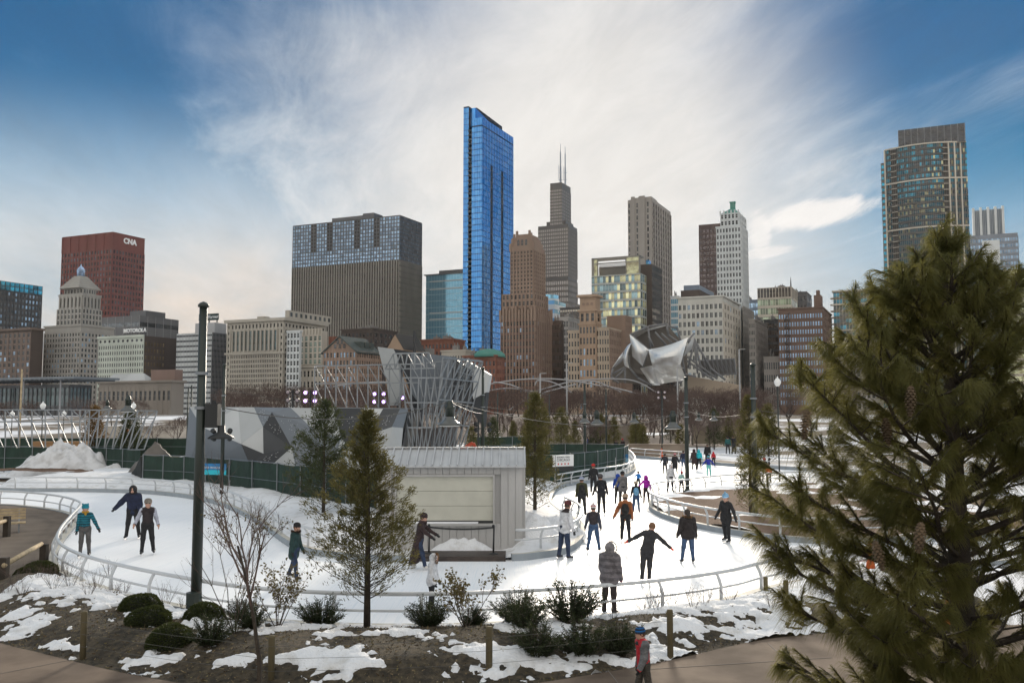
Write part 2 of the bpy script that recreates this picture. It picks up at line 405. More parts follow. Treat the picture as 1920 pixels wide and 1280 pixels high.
def heightfield(name, poly, step, zf, material, smooth=True, wall=None, kind='structure', x0=None, x1=None, y0=None, y1=None):
    P = np.array(poly); X0, Y0 = P.min(0); X1, Y1 = P.max(0)
    if x0 is not None: X0 = max(X0, x0)
    if x1 is not None: X1 = min(X1, x1)
    xs = np.arange(X0, X1+step, step); ys = np.arange(Y0, Y1+step, step)
    X, Y = np.meshgrid(xs, ys); Z = zf(X, Y)
    ins = inpoly(X, Y, poly); nx = len(xs)
    i, j = np.meshgrid(np.arange(nx-1), np.arange(len(ys)-1)); a = (j*nx+i).ravel(); q = np.stack([a, a+1, a+1+nx, a+nx], 1)
    ok = ins.ravel()[q].any(1)
    q = q[ok]; used = np.unique(q); remap = -np.ones(X.size, int); remap[used] = np.arange(len(used))
    V = np.stack([X.ravel(), Y.ravel(), Z.ravel()], 1)[used]
    # pull stray border vertices onto the outline
    out = ~ins.ravel()[used]
    if out.any():
        pts = V[out]; best = np.full(len(pts), 1e9); bx = pts[:, 0].copy(); by = pts[:, 1].copy(); n = len(poly)
        for k in range(n):
            ax, ay = poly[k]; cx, cy = poly[(k+1) % n]; dx, dy = cx-ax, cy-ay; LL = dx*dx+dy*dy+1e-12
            t = np.clip(((pts[:, 0]-ax)*dx+(pts[:, 1]-ay)*dy)/LL, 0, 1); qx = ax+t*dx; qy = ay+t*dy
            dd = np.hypot(pts[:, 0]-qx, pts[:, 1]-qy); w = dd < best; best[w] = dd[w]; bx[w] = qx[w]; by[w] = qy[w]
        V[out, 0] = bx; V[out, 1] = by; V[out, 2] = zf(bx, by)
    me = np_mesh(name, V, remap[q], material, smooth)
    o = link_mesh(name, me)
    if kind: tag(o, kind=kind)
    return o
KERB_H = 0.24
def island_z(x, y, poly, bank):
    d = polydist(x, y, poly)
    e = np.clip(d/2.2, 0, 1); e = e*e*(3-2*e)
    sx = np.clip((x+5.2)/.6, 0, 1)*np.clip((.35-x)/.5, 0, 1)*np.clip((36.2-y)/.8, 0, 1); bank = bank*(1-sx); e = e*(1-sx)
    return KERB_H-0.03 - .14*sx + e*bank*(0.55+0.9*fbm(x*0.35, y*0.35, 4)) + 0.05*fbm(x*1.7+9, y*1.7, 3)*e
heightfield('snow_bank', MAIN_POLY, 0.42, lambda x, y: island_z(x, y, MAIN_POLY, 0.42), M_SNOWD, x0=-34)
def risl_z(x, y): return KERB_H-0.04 + 0.10*fbm(x*0.5, y*0.5, 3) + 0.0*x
heightfield('mulch_island', RISL_POLY, 0.5, risl_z, M_MULCHR, x1=45)
def risl_snow(x, y):
    n = fbm(x*0.33+3.3, y*0.33+8.0, 5); d = polydist(x, y, RISL_POLY)
    rightwards = np.clip((x-19)/9, 0, 1)
    msk = n + 0.22*np.exp(-(d/0.9)**2) + 0.25*rightwards
    return risl_z(x, y) + np.clip((msk-0.66)*0.7, -0.08, 0.10)
heightfield('snow_patches', RISL_POLY, 0.22, risl_snow, M_SNOW, kind=None, x1=45)
tag(bpy.data.objects['snow_patches'], 'thin snow patches melting on the mulch island inside the rink', 'snow', kind='stuff')

def kerb(name, line, inside_right, h=KERB_H, w=0.22):
    """kerb strip along a ground polyline: vertical ice-side face, flat cap"""
    L_ = [np.array(p[:2], float) for p in line]; mb = MB(); n = len(L_)
    offs = []
    for i in range(n):
        t = L_[min(i+1, n-1)]-L_[max(i-1, 0)]; t = t/ (np.linalg.norm(t)+1e-9); nrm = np.array((t[1], -t[0]))*(1 if inside_right else -1)
        offs.append(nrm)
    for i in range(n-1):
        a, b = L_[i], L_[i+1]; a2 = a+offs[i]*w; b2 = b+offs[i+1]*w
        A = (a[0], a[1], -0.02); B = (b[0], b[1], -0.02); A1 = (a[0], a[1], h); B1 = (b[0], b[1], h); A2 = (a2[0], a2[1], h); B2 = (b2[0], b2[1], h)
        A3 = (a2[0], a2[1], -0.05); B3 = (b2[0], b2[1], -0.05)
        mb.face([A, B, B1, A1], 0); mb.face([A1, B1, B2, A2], 1); mb.face([A2, B2, B3, A3], 0)
    o = mb.build(name, [M_KERB, M_KERBTOP]); tag(o, kind='structure'); return o
_xa, _xb = gxy(778, 1051)[0], gxy(947, 1050)[0]
kerb('kerb_main_island', [p for p in MAIN_S if p[0] < _xa], True)
kerb('kerb_shed_corner', [p for p in MAIN_S if p[0] > _xb], True)
kerb('kerb_mulch_island', RISL_S, False)
kerb('kerb_far_side', UPPER_S, True, 0.3)
kerb('kerb_near_side', FRONT_S, True, 0.10, 0.25)

# ---- walkway at the left, path in front, planting bed between
WALK = [tuple(p) for p in FRONT_S if p[0] < gxy(108, 1058)[0]+3.0 and p[1] > gxy(108, 1062)[1]]
walk_poly = [gxy(-420, 952)] + [tuple(p) for p in spline([gxy(*p) for p in FRONT[1:10]], 8)] + [gxy(100, 1075), gxy(60, 1092), gxy(-60, 1105), gxy(-420, 1080)]
mb = MB(); mb.face([(p[0], p[1], 0.05) for p in walk_poly]); o = mb.build('walkway', M_PLAZA); tag(o, kind='structure')
BEDLOW = [(-60, 1180), (0, 1206), (80, 1226), (160, 1246), (250, 1266), (400, 1290), (600, 1306), (800, 1304), (960, 1288), (1130, 1262), (1250, 1240), (1400, 1206), (1500, 1192), (1700, 1178), (2000, 1170)]
BEDLOW_S = spline([gxy(*p) for p in BEDLOW], 8)
bed_top = [tuple(p) for p in spline([gxy(*p) for p in FRONT[9:]], 8)]
BED_POLY = [tuple(p) for p in BEDLOW_S] + list(reversed(bed_top)) + [gxy(60, 1080), gxy(-60, 1095)]
path_poly = [tuple(p) for p in reversed(BEDLOW_S)] + [(-14, 17), (-14, -8), (16, -8), (16, 17)]
mb = MB(); mb.face([(p[0], p[1], 0.02) for p in path_poly]); o = mb.build('path', M_PATH); tag(o, kind='structure')
# joints of the concrete path: real grooves would be hairlines, so thin dark strips of sealant
M_JOINT = mat('joint sealant', (0.16, 0.14, 0.12), 0.9)
mb = MB()
for (a, b) in (((1140, 1256), (1175, 1300)), ((0, 1262), (175, 1228)), ((255, 1290), (300, 1268)), ((1440, 1205), (1530, 1290)), ((1180, 1256), (1560, 1232))):
    p = gnd(*a, 0.024); q = gnd(*b, 0.024); mb.bar(p, q, 0.018, 0.004)
o = mb.build('path_joints', M_JOINT); tag(o, kind='structure')

def bed_z(x, y):
    d = polydist(x, y, BED_POLY); e = np.clip(d/1.6, 0, 1); e = e*e*(3-2*e)
    return 0.015 + e*(0.20+0.22*fbm(x*0.45+40, y*0.45, 3)) + 0.05*e*fbm(x*2.5, y*2.5, 3)
heightfield('planting_bed', BED_POLY, 0.16, bed_z, M_MULCH, x0=-16, x1=12)
SNOWB = [  # snow patches in the bed: centre px, radii px, strength
 ((60, 1115), (120, 26), 1.0), ((190, 1150), (85, 22), 1.0), ((60, 1195), (50, 8), 0.85), ((30, 1172), (35, 10), .8), ((220, 1105), (120, 22), .9), ((330, 1170), (60, 16), .9), ((410, 1180), (60, 22), 0.9), ((300, 1140), (40, 12), .7),
 ((130, 1222), (40, 6), .7), ((330, 1250), (80, 7), .95), ((440, 1262), (60, 7), .9), ((560, 1266), (95, 8), .95), ((560, 1205), (75, 12), .8), ((740, 1222), (80, 9), .95), ((660, 1272), (110, 8), .8), ((450, 1165), (150, 9), .9), ((800, 1182), (330, 9), 1.0),
 ((1040, 1215), (40, 28), 1.0), ((960, 1212), (45, 9), .8), ((1000, 1256), (140, 9), 1.0), ((1110, 1245), (90, 8), 0.9), ((1200, 1165), (150, 14), 1.0), ((1350, 1165), (130, 26), 1.1), ((1440, 1150), (120, 40), 1.1), ((1430, 1195), (90, 10), 1.0), ((1290, 1192), (70, 9), .8), ((1600, 1130), (170, 40), 1.1), ((1270, 1230), (60, 6), .8), ((1800, 1120), (200, 40), 1.0), ((880, 1254), (60, 6), .7)]
def proj(x, y, z=0.0):
    """world -> photo pixel (used to lay the measured snow patches out on the bed)"""
    dy = y; dz = z-CAMZ; fy = dy*_c + dz*_s; uz = -dy*_s + dz*_c
    return 960+F*x/fy, 640-F*uz/fy
def bed_snow(x, y):
    px, py = proj(x, y); s = np.zeros_like(px)
    nz = fbm(x*1.3+3, y*1.3+7, 5)-0.5
    for (cx, cy), (rx, ry), st in SNOWB:
        r2 = ((px-cx)/(rx*.9))**2 + ((py-cy)/(ry*.9))**2
        s = np.maximum(s, st*np.exp(-r2*0.9))
    fine = fbm(x*5.5+11, y*5.5+2, 4)-0.5
    msk = s*1.08 + nz*1.9 + fine*1.35
    t = msk-0.40
    h = np.where(t > 0, 0.10*(1-np.exp(-t*3.0)), t*0.6)
    return bed_z(x, y) + np.clip(h, -0.12, 0.09) + 0.05*fine*np.clip(t*4, 0, 1)
o = heightfield('snow_patches', BED_POLY, 0.06, bed_snow, M_SNOWD, kind=None, x0=-14, x1=11)
tag(o, 'ragged snow patches lying on the dark planting bed in front of the rink', 'snow', kind='stuff')

# ---- railings: a thing each, with rails and posts as parts
def arclen_resample(line, step):
    P = [Vector((p[0], p[1], 0)) for p in line]; out = [P[0]]; acc = 0.0
    for a, b in zip(P[:-1], P[1:]):
        seg = (b-a).length; t = step-acc
        while t <= seg: out.append(a+(b-a)*(t/seg)); t += step
        acc = seg-(t-step)
    return out
def railing(label, line, lean, base_z=0.05, h=0.74, post=2.2, r=0.043, off=0.0, group='white rink railings'):
    """lean = +1/-1: side towards which the post tops bend"""
    P = arclen_resample(line, 0.35); n = len(P)
    if off or True:
        Q = []
        for i in range(n):
            t = (P[min(i+1, n-1)]-P[max(i-1, 0)]).normalized(); nr = Vector((t.y, -t.x, 0))*lean
            Q.append((P[i], nr))
    e = empty('railing', P[n//2]+Vector((0,0,base_z))); org = P[n//2]+Vector((0,0,base_z))
    tag(e, label, 'railing', group)
    mb = MB(); mb.tube([p+nr*(0.12+off)+Vector((0,0,base_z+h))-org for p, nr in Q], r*1.25, 7); mb.build('top_rail', M_RAIL, e, True)
    mb = MB(); mb.tube([p+nr*(-0.02+off)+Vector((0,0,base_z+h*0.5))-org for p, nr in Q], r*0.75, 6); mb.build('middle_rail', M_RAIL, e, True)
    k = max(1, int(post/0.35))
    for i in range(k//2, n, k):
        p, nr = Q[i]; mb = MB(); t = Vector((-nr.y, nr.x, 0))
        b = p+nr*(off-0.03)-org
        mb.tube([b+Vector((0,0,base_z-0.1)), b+Vector((0,0,base_z+h*0.55)), b+nr*0.05+Vector((0,0,base_z+h*0.75)), b+nr*0.15+Vector((0,0,base_z+h))], [r*1.15, r*1.15, r*1.1, r], 6)
        mb.build('post', M_RAIL, e, True)
    return e
railing('long white tube railing curving along the near edge of the rink', FRONT_S[:-10], -1, off=-0.12)
railing('white railing behind the left skaters along the green fenced island', [p for p in MAIN_S if p[0] < gxy(650,1046)[0]], 1, base_z=KERB_H, h=0.7, off=0.1)
cor = [tuple(p) for p in spline([gxy(*p) for p in [(965, 1043), (1000, 1041), (1058, 1030), (1084, 1006), (1076, 984), (1050, 968)]], 8)]
railing('short white railing round the snowy corner beside the grey shed', cor, 1, base_z=KERB_H, h=0.72, off=0.08)
midl = [tuple(p) for p in spline([gxy(*p) for p in [(1040, 917), (1104, 904), (1162, 895), (1186, 882), (1183, 868), (1174, 858)]], 8)]
railing('white railing below the green fence with the CHICAGO sign', midl, 1, base_z=KERB_H, h=0.75, off=0.1)
railing('white railing looping round the brown mulch island', RISL_S[10:-10], -1, base_z=KERB_H, h=0.74, off=0.1)
railing('white railing along the far edge of the rink', UPPER_S[6:], 1, base_z=0.3, h=0.75, post=3.5, off=0.1)

# leaf litter, bark chips and dead grass scattered over the bed
def bed_litter():
    rng = np.random.default_rng(77); n = 26000
    P = np.array(BED_POLY); x = rng.uniform(-13, 9, n); y = rng.uniform(P[:, 1].min(), 30, n); k = inpoly(x, y, BED_POLY); x, y = x[k], y[k]
    sn = bed_snow(x, y)-bed_z(x, y); k = (sn < 0.012) | (rng.random(len(x)) < 0.05); x, y, sn = x[k], y[k], sn[k]; n = len(x)
    z = bed_z(x, y)+np.maximum(sn, 0)+.006
    side = rng.normal(size=(n, 3)); d = rng.normal(size=(n, 3)); d[:, 2] = np.abs(d[:, 2])*.45; d /= np.linalg.norm(d, axis=1)[:, None]
    sd = np.cross(d, side); sd /= np.linalg.norm(sd, axis=1)[:, None]+1e-9; L_ = (.02+.07*rng.random(n)**2)[:, None]; w = (.006+.014*rng.random(n))[:, None]; b0 = np.stack([x, y, z], 1)
    V = np.stack([b0-sd*w, b0+sd*w, b0+d*L_+sd*w*.4, b0+d*L_-sd*w*.4], 1).reshape(-1, 3); i = np.arange(n)[:, None]*4
    ms = [mat('dry litter tan', (.20, .15, .085), .9), mat('dry litter brown', (.075, .05, .028), .9), mat('dead grass', (.16, .13, .06), .9)]
    o = link_mesh('leaf_litter', np_mesh('leaf_litter', V, i+np.arange(4)[None], ms, False, rng.integers(0, 3, n))); tag(o, 'dry leaves, bark chips and dead grass strewn over the planting bed', 'leaf litter', kind='stuff')
bed_litter()

# thin winter haze over the city
mb = MB(); mb.box(-2450, 2450, -120, 2560, -1.6, 545); hz = mb.build('haze', None)
hz.data.materials.clear(); hm_ = bpy.data.materials.new('haze'); hm_.use_nodes = True; hm_.node_tree.nodes.clear()
_o = hm_.node_tree.nodes.new('ShaderNodeOutputMaterial'); _v = hm_.node_tree.nodes.new('ShaderNodeVolumePrincipled'); _v.inputs['Density'].default_value = 0.000018; _v.inputs['Color'].default_value = (0.97, 0.93, 0.88, 1); _v.inputs['Anisotropy'].default_value = 0.45
hm_.node_tree.links.new(_v.outputs[0], _o.inputs['Volume']); hz.data.materials.append(hm_); tag(hz, kind='stuff')
# ================================================================== skyline
ALPHA = R(24.5)
U = Vector((math.cos(ALPHA), -math.sin(ALPHA), 0)); W_ = Vector((math.sin(ALPHA), math.cos(ALPHA), 0))
def wallm(name, col, **k):
    k.setdefault('rough', 0.85); k.setdefault('var', 0.10); k.setdefault('scale', 0.09); k.setdefault('streak', 0.35)
    return mat(name, col, **k)
def glassm(name, col, rough=0.08, metal=0.0, spec=0.8, tint=0.5, var=0.5):
    if name in MATS: return MATS[name]
    m = mat(name, col, rough, metal=metal, spec=spec, var=var, scale=0.30, lo=0.38, hi=0.62)
    # slightly wavy panes break up the reflections
    nt = m.node_tree; N = nt.nodes; L = nt.links; b = N['Principled BSDF']
    tc = N.new('ShaderNodeTexCoord'); no = N.new('ShaderNodeTexNoise'); no.inputs['Scale'].default_value = 0.22; no.inputs['Detail'].default_value = 3
    L.new(tc.outputs['Object'], no.inputs['Vector']); bp = N.new('ShaderNodeBump'); bp.inputs['Strength'].default_value = 0.12; bp.inputs['Distance'].default_value = 0.6
    L.new(no.outputs['Fac'], bp.inputs['Height']); L.new(bp.outputs[0], b.inputs['Normal'])
    return randtint(m, tint)
G_DARK = glassm('dark glass', (0.030, 0.034, 0.040))
G_GREY = glassm('grey glass', (0.085, 0.10, 0.115))
G_BLUE = glassm('blue glass', (0.075, 0.31, 0.72), 0.06, 0.7, 0.9, 0.2, 0.08)
G_BLUE2 = glassm('light blue glass', (0.13, 0.40, 0.80), 0.06, 0.7, 0.9, 0.2, 0.08)
G_SKY = glassm('sky blue glass', (0.26, 0.55, 0.72), 0.08, 0.5, 0.8, 0.3, 0.08)
G_PALE = glassm('pale blue panes', (0.32, 0.46, 0.62), 0.15, 0.2, 0.8, 0.45)
G_TEAL = glassm('teal glass', (0.04, 0.30, 0.43), 0.10, 0.5, 0.9, 0.75)
G_BRONZE = glassm('bronze glass', (0.060, 0.045, 0.036))
G_GOLD = glassm('painted glint gold glass', (0.80, 0.68, 0.40), 0.12, 0.45, 0.9, 0.6)  # gold pane tint; also paints the sun's reflection into glass
G_WIN = glassm('sash window', (0.055, 0.060, 0.066), 0.15, 0.0, 0.5, 0.9)

_win_cache = {}
def window_mesh(w, h, glass, frame, style):
    key = (round(w, 2), round(h, 2), glass.name, frame.name, style)
    if key in _win_cache: return _win_cache[key]
    mb = MB(); fw = min(w, h)*0.10
    mb.box(-w/2, w/2, -0.06, 0.0, 0, h, 0)                 # pane, lies in x-z, outside is -y
    if style == 'sash':
        mb.box(-w/2, w/2, -0.16, -0.05, h*0.48, h*0.48+fw, 1); mb.box(-w/2, w/2, -0.26, -0.05, -fw, 0.0, 1)
    elif style == 'pair':
        mb.box(-fw/2, fw/2, -0.18, -0.05, 0, h, 1)
    elif style == 'arch':
        mb.box(-w/2, w/2, -0.16, -0.05, h*0.5, h*0.5+fw, 1)
        for i in range(5):
            a0 = math.pi*i/5; a1 = math.pi*(i+1)/5
            mb.face([(0, -0.05, h), (w/2*math.cos(a0), -0.05, h+w/2*math.sin(a0)), (w/2*math.cos(a1), -0.05, h+w/2*math.sin(a1))], 0)
    me = mb.build('window', [glass, frame], link=False); _win_cache[key] = me; return me

class Building:
    cap_total = 0
    def __init__(s, name, label, cat, xl, xc, xr, ytop, Y, z0=0.0, group='downtown skyline buildings'):
        s.Y = Y; s.ym = ytop; s.C = at(xc, ytop, Y); s.C.z = z0
        s.wl = s._left(xl); s.dr = s._right(xr); s.H = at(xc, ytop, Y).z - z0
        org = s.C - U*s.wl
        s.o = empty(name, org, -ALPHA); s.org = org; s.z0 = z0; s.nw = 0
        tag(s.o, label, cat, group)
        s.zvis = max(0.0, at(xc, 758, Y).z)
    def _left(s, xl, C=None):
        C = C or s.C; r = ray(xl, s.ym)    # C - t U = k r(xy)
        d = r.x*U.y - r.y*U.x
        return (C.x*r.y - C.y*r.x)/(U.x*r.y - U.y*r.x)
    def _right(s, xr, C=None):
        C = C or s.C; r = ray(xr, s.ym)
        return -(C.x*r.y - C.y*r.x)/(W_.x*r.y - W_.y*r.x)
    def loc(s, px, py, Y):
        """photo point at depth Y -> local coords"""
        p = at(px, py, Y)-s.org; return Vector((p.dot(U), p.dot(W_), p.z))
    def block(s, x0, x1, y0, y1, z0, z1, m, name='wall'):
        mb = MB(); mb.box(x0, x1, y0, y1, z0, z1); return mb.build(name, m, s.o)
    def zat(s, ypx): return at(960, ypx, s.Y).z - s.z0
    def facade(s, side, a0, a1, plane, z0, z1, cols, rows, wall, glass, pier=0.35, span=0.4, relief=0.5, style='sash', frame=None, single=True, limit=300, spanm=None, skip=None, name='window', pierm=None, alt=None):
        """piers and spandrels stand proud of a recessed glass line. side 'f' front (y=plane) or 'r' right (x=plane)"""
        frame = frame or wall; spanm = spanm or wall; pierm = pierm or wall
        cw = (a1-a0)/cols; rh = (z1-z0)/rows
        pm = MB(); sm = MB()
        def B(mb, u0, u1, out, inn, zz0, zz1, mi=0):
            if side == 'f': mb.box(u0, u1, plane-out, plane+inn, zz0, zz1, mi)
            elif side == 'r': mb.box(plane-inn, plane+out, u0, u1, zz0, zz1, mi)
        pw = cw*pier
        for i in range(cols+1):
            u = a0+i*cw
            B(pm, max(a0, u-pw/2), min(a1, u+pw/2), relief, 0.0, z0, z1)
        sh = rh*span
        for j in range(rows+1):
            zz = z0+j*rh
            B(sm, a0, a1, relief*0.62, 0.0, max(z0, zz-sh/2), min(z1, zz+sh/2))
        tag(pm.build('piers', pierm, s.o), kind='stuff'); tag(sm.build('spandrels', spanm, s.o), kind='stuff')
        ww, wh = cw*(1-pier), rh*(1-span)
        cells = [(i, j) for j in range(rows) for i in range(cols) if not (skip and skip(i, j)) and s.z0 + z0+(j+1)*rh > s.zvis]
        cells.sort(key=lambda c: -c[1])
        me = window_mesh(ww, wh, glass, frame, style)
        stuff = MB()
        rot = 0.0 if side == 'f' else math.pi/2
        for n, (i, j) in enumerate(cells):
            u = a0+(i+0.5)*cw; zb = z0+j*rh+sh/2
            if single and s.nw < limit:
                mm = me
                if alt and rnd.random() < alt[1]: mm = window_mesh(ww, wh, alt[0], frame, style)
                o = bpy.data.objects.new(name, mm); COL.objects.link(o); o.parent = s.o
                if side == 'f': o.location = (u, plane-0.01, zb)
                else: o.location = (plane+0.01, u, zb); o.rotation_euler = (0, 0, rot)
                s.nw += 1
            else:
                mi = 1 if (alt and rnd.random() < alt[1]) else 0
                if side == 'f': stuff.box(u-ww/2, u+ww/2, plane-0.07, plane-0.01, zb, zb+wh, mi)
                else: stuff.box(plane+0.01, plane+0.07, u-ww/2, u+ww/2, zb, zb+wh, mi)
        if stuff.v:
            o = stuff.build('window_rows', [glass, alt[0]] if alt else glass, s.o); tag(o, kind='stuff')
    def box_with_facades(s, x0, x1, y0, y1, z0, z1, wall, glass, cols, rows, rcols=None, **k):
        core = k.pop('core', wall); top = k.pop('top', 0.0); rel = k.get('relief', 0.5); zb = k.pop('zb', z0)
        rk = dict(k); rk.update(k.pop('right', {})); rk.pop('right', None)
        s.block(x0, x1, y0, y1, z0, z1, core)
        s.facade('f', x0, x1, y0, zb, z1-top, cols, rows, wall, glass, **k)
        if rcols is None: rcols = max(1, round(cols*(y1-y0)/(x1-x0)))
        if rcols:
            w2 = rk.pop('wall', wall); g2 = rk.pop('glass', glass)
            s.facade('r', y0, y1, x1, zb, z1-top, rcols, rows, w2, g2, **rk)
    def parapet(s, x0, x1, y0, y1, z, h, over, m, name='cornice'):
        mb = MB(); mb.box(x0-over, x1+over, y0-over, y1+over, z, z+h); return mb.build(name, m, s.o)
    def roof_kit(s, x0, x1, y0, y1, z, n=3, seed=1, m=None):
        r = random.Random(seed); m = m or wallm('roof plant', (0.20, 0.19, 0.18))
        for i in range(n):
            w = (x1-x0)*r.uniform(0.08, 0.2); d = (y1-y0)*r.uniform(0.15, 0.35); h = r.uniform(1.5, 4.0)
            xx = r.uniform(x0+w, x1-2*w); yy = r.uniform(y0+(y1-y0)*.15, y0+(y1-y0)*.5)
            mb = MB(); mb.box(xx, xx+w, yy, yy+d, z, z+h); mb.tube([(xx+w*.5, yy+d*.4, z+h), (xx+w*.5, yy+d*.4, z+h+1.4)], 0.35, 6); mb.build('roof_unit', m, s.o)
    def text(s, txt, size, x, y, z, m, side='f', ext=0.25, bold=0.0):
        me = text_mesh(txt, size, ext, bold=bold); me.materials.append(m)
        o = bpy.data.objects.new('lettering', me); COL.objects.link(o); o.parent = s.o; o.location = (x, y, z)
        o.rotation_euler = (math.pi/2, 0, 0 if side == 'f' else math.pi/2); return o

W_RED = wallm('red brown steel', (0.150, 0.046, 0.042)); W_LIME = wallm('grey limestone', (0.33, 0.315, 0.29)); W_LIMEG = wallm('pale terracotta', (0.50, 0.53, 0.47))
W_BRICKD = wallm('dark brown brick', (0.080, 0.062, 0.054)); W_BRICKR = wallm('red brick', (0.20, 0.082, 0.055)); W_TAN = wallm('tan brick', (0.36, 0.255, 0.18)); W_BROWN = wallm('brown terracotta', (0.27, 0.19, 0.145))
W_CREAM = wallm('cream terracotta', (0.52, 0.47, 0.40)); W_WHITE = wallm('white glazed terracotta', (0.58, 0.60, 0.60)); W_CONC = wallm('warm grey concrete', (0.30, 0.275, 0.25)); W_BLACK = wallm('black steel', (0.040, 0.040, 0.043), rough=0.5)
W_GREY = wallm('grey metal panel', (0.115, 0.118, 0.125), rough=0.5); W_BEIGE = wallm('beige stone', (0.42, 0.385, 0.33)); W_COPPER = wallm('green copper', (0.075, 0.23, 0.19)); W_SLATE = wallm('slate roof', (0.07, 0.085, 0.08))
W_OLIVE = wallm('olive grey metal', (0.215, 0.202, 0.178), rough=0.5); W_STEELB = wallm('blue grey mullion', (0.16, 0.20, 0.26), rough=0.4)
M_SIGNW = mat('white sign letters', (0.85, 0.86, 0.87), 0.5)

# --- far left: dark glass hotel
b = Building('office_tower', 'dark glass hotel block with cyan top floors at the far left edge', 'building', -70, 1, 80, 526, 900)
b.box_with_facades(0, b.wl, 0, b.dr, 0, b.H-9, W_BLACK, G_GREY, 8, 22, 12, pier=0.45, span=0.45, limit=260, style='plain', alt=(G_PALE, 0.35))
b.box_with_facades(0, b.wl, 0, b.dr, b.H-8.9, b.H, W_BLACK, G_TEAL, 6, 2, 9, pier=0.08, span=0.15, limit=300, style='plain')
# --- brown brick block at the far left
b = Building('brick_building', 'brown brick block with a dark side wall at the far left', 'building', -120, 59, 82, 614, 640)
b.block(0, b.wl, 0, b.dr, 0, b.H, W_BRICKD); b.facade('f', 0, b.wl, 0, 0, b.H-3, 22, 15, wallm('brown brick', (0.16, 0.12, 0.10)), G_WIN, pier=0.5, span=0.45, relief=0.3, alt=(G_PALE, .2))
b.parapet(0, b.wl, 0, b.dr, b.H-1.5, 1.5, 0.8, wallm('brown brick', (0.16, 0.12, 0.10))); b.roof_kit(0, b.wl, 0, b.dr, b.H, 4, 3)
# --- Metropolitan style tower with stepped pyramid
b = Building('stepped_tower', 'grey limestone tower with stepped pyramid roof and glass lantern', 'building', 84, 152, 214, 611, 650)
z1 = b.H
b.box_with_facades(0, b.wl, 0, b.dr, 0, z1, W_LIME, G_WIN, 13, 17, 10, pier=0.45, span=0.45, relief=0.5, limit=170, top=4, alt=(G_PALE, .15))
b.parapet(0, b.wl, 0, b.dr, z1, 1.2, 0.6, W_LIME)
tx0, tx1 = b.wl*0.30, b.wl*0.98; ty1 = b.dr*0.62
def lz(y): return b.zat(y)
b.box_with_facades(tx0, tx1, 1.0, ty1, z1+1.2, lz(577), W_LIME, G_WIN, 7, 3, 6, pier=0.45, span=0.4, relief=0.5)
b.box_with_facades(tx0+1, tx1-1, 2.0, ty1-1, lz(577), lz(553), W_LIME, G_WIN, 6, 1, 5, pier=0.5, span=0.25, relief=0.9, style='pair')
b.parapet(tx0+1, tx1-1, 2.0, ty1-1, lz(553), 1.6, 0.8, W_LIME)
b.box_with_facades(tx0+3, tx1-3, 4.0, ty1-3, lz(553)+1.6, lz(538), W_LIME, G_WIN, 6, 1, 5, pier=0.5, span=0.4, relief=0.4)
cx, cy = (tx0+tx1)/2, (ty1+1)/2
mb = MB(); hw0 = (tx1-tx0)/2-2.5; hw1 = 3.0; za, zb_ = lz(538), lz(513)
for i in range(6):
    t0, t1 = i/6, (i+1)/6; w0 = hw0+(hw1-hw0)*t0; mb.box(cx-w0, cx+w0, cy-w0, cy+w0, za+(zb_-za)*t0, za+(zb_-za)*t0+0.5)
    w1 = hw0+(hw1-hw0)*t1; A = za+(zb_-za)*t0+0.5; Bz = za+(zb_-za)*t1
    q0 = [(cx-w0+.3, cy-w0+.3, A), (cx+w0-.3, cy-w0+.3, A), (cx+w0-.3, cy+w0-.3, A), (cx-w0+.3, cy+w0-.3, A)]; q1 = [(cx-w1, cy-w1, Bz), (cx+w1, cy-w1, Bz), (cx+w1, cy+w1, Bz), (cx-w1, cy+w1, Bz)]
    for k in range(4): mb.face([q0[k], q0[(k+1) % 4], q1[(k+1) % 4], q1[k]])
mb.build('pyramid_roof', W_LIME, b.o)
mb = MB(); mb.lathe([(2.6, 0), (2.6, 3.0), (2.9, 3.4), (2.6, 5.0), (1.6, 6.6), (0.5, 7.4), (0.15, 9.0)], (cx, cy, zb_), 12); mb.build('lantern', glassm('lantern glass', (0.30, 0.42, 0.62)), b.o, True)
# --- CNA
b = Building('red_office_tower', 'dark red steel office tower with CNA letters at the top', 'building', 118, 212, 272, 436, 980)
b.box_with_facades(0, b.wl, 0, b.dr, 0, b.H, W_RED, G_DARK, 17, 30, 11, pier=0.40, span=0.40, relief=0.7, limit=300, single=False, top=17, alt=(G_GREY, .25))
for i in range(7): b.block(b.wl*i/6-0.4, b.wl*i/6+0.4, -0.75, -0.05, b.H-17, b.H, W_RED, 'pier')
b.parapet(0, b.wl, 0, b.dr, b.H, 0.8, 0.3, W_RED)
b.text('CNA', 8.2, b.wl+0.6, b.dr*0.52, b.H-6.4, M_SIGNW, 'r', 0.3, 0.25)
# --- grey block behind the pale one
b = Building('grey_block', 'dark grey metal clad low block behind the pale lettered building', 'building', 188, 262, 335, 591, 760)
b.box_with_facades(0, b.wl, 0, b.dr, 0, b.H, W_GREY, G_GREY, 5, 6, 5, pier=0.03, span=0.75, relief=0.25, single=False, spanm=W_GREY, pierm=wallm('light metal rib', (0.3, 0.3, 0.31)))
b.block(b.wl*0.55, b.wl*0.95, b.dr*0.2, b.dr*0.7, b.H, b.H+5, W_GREY, 'penthouse')
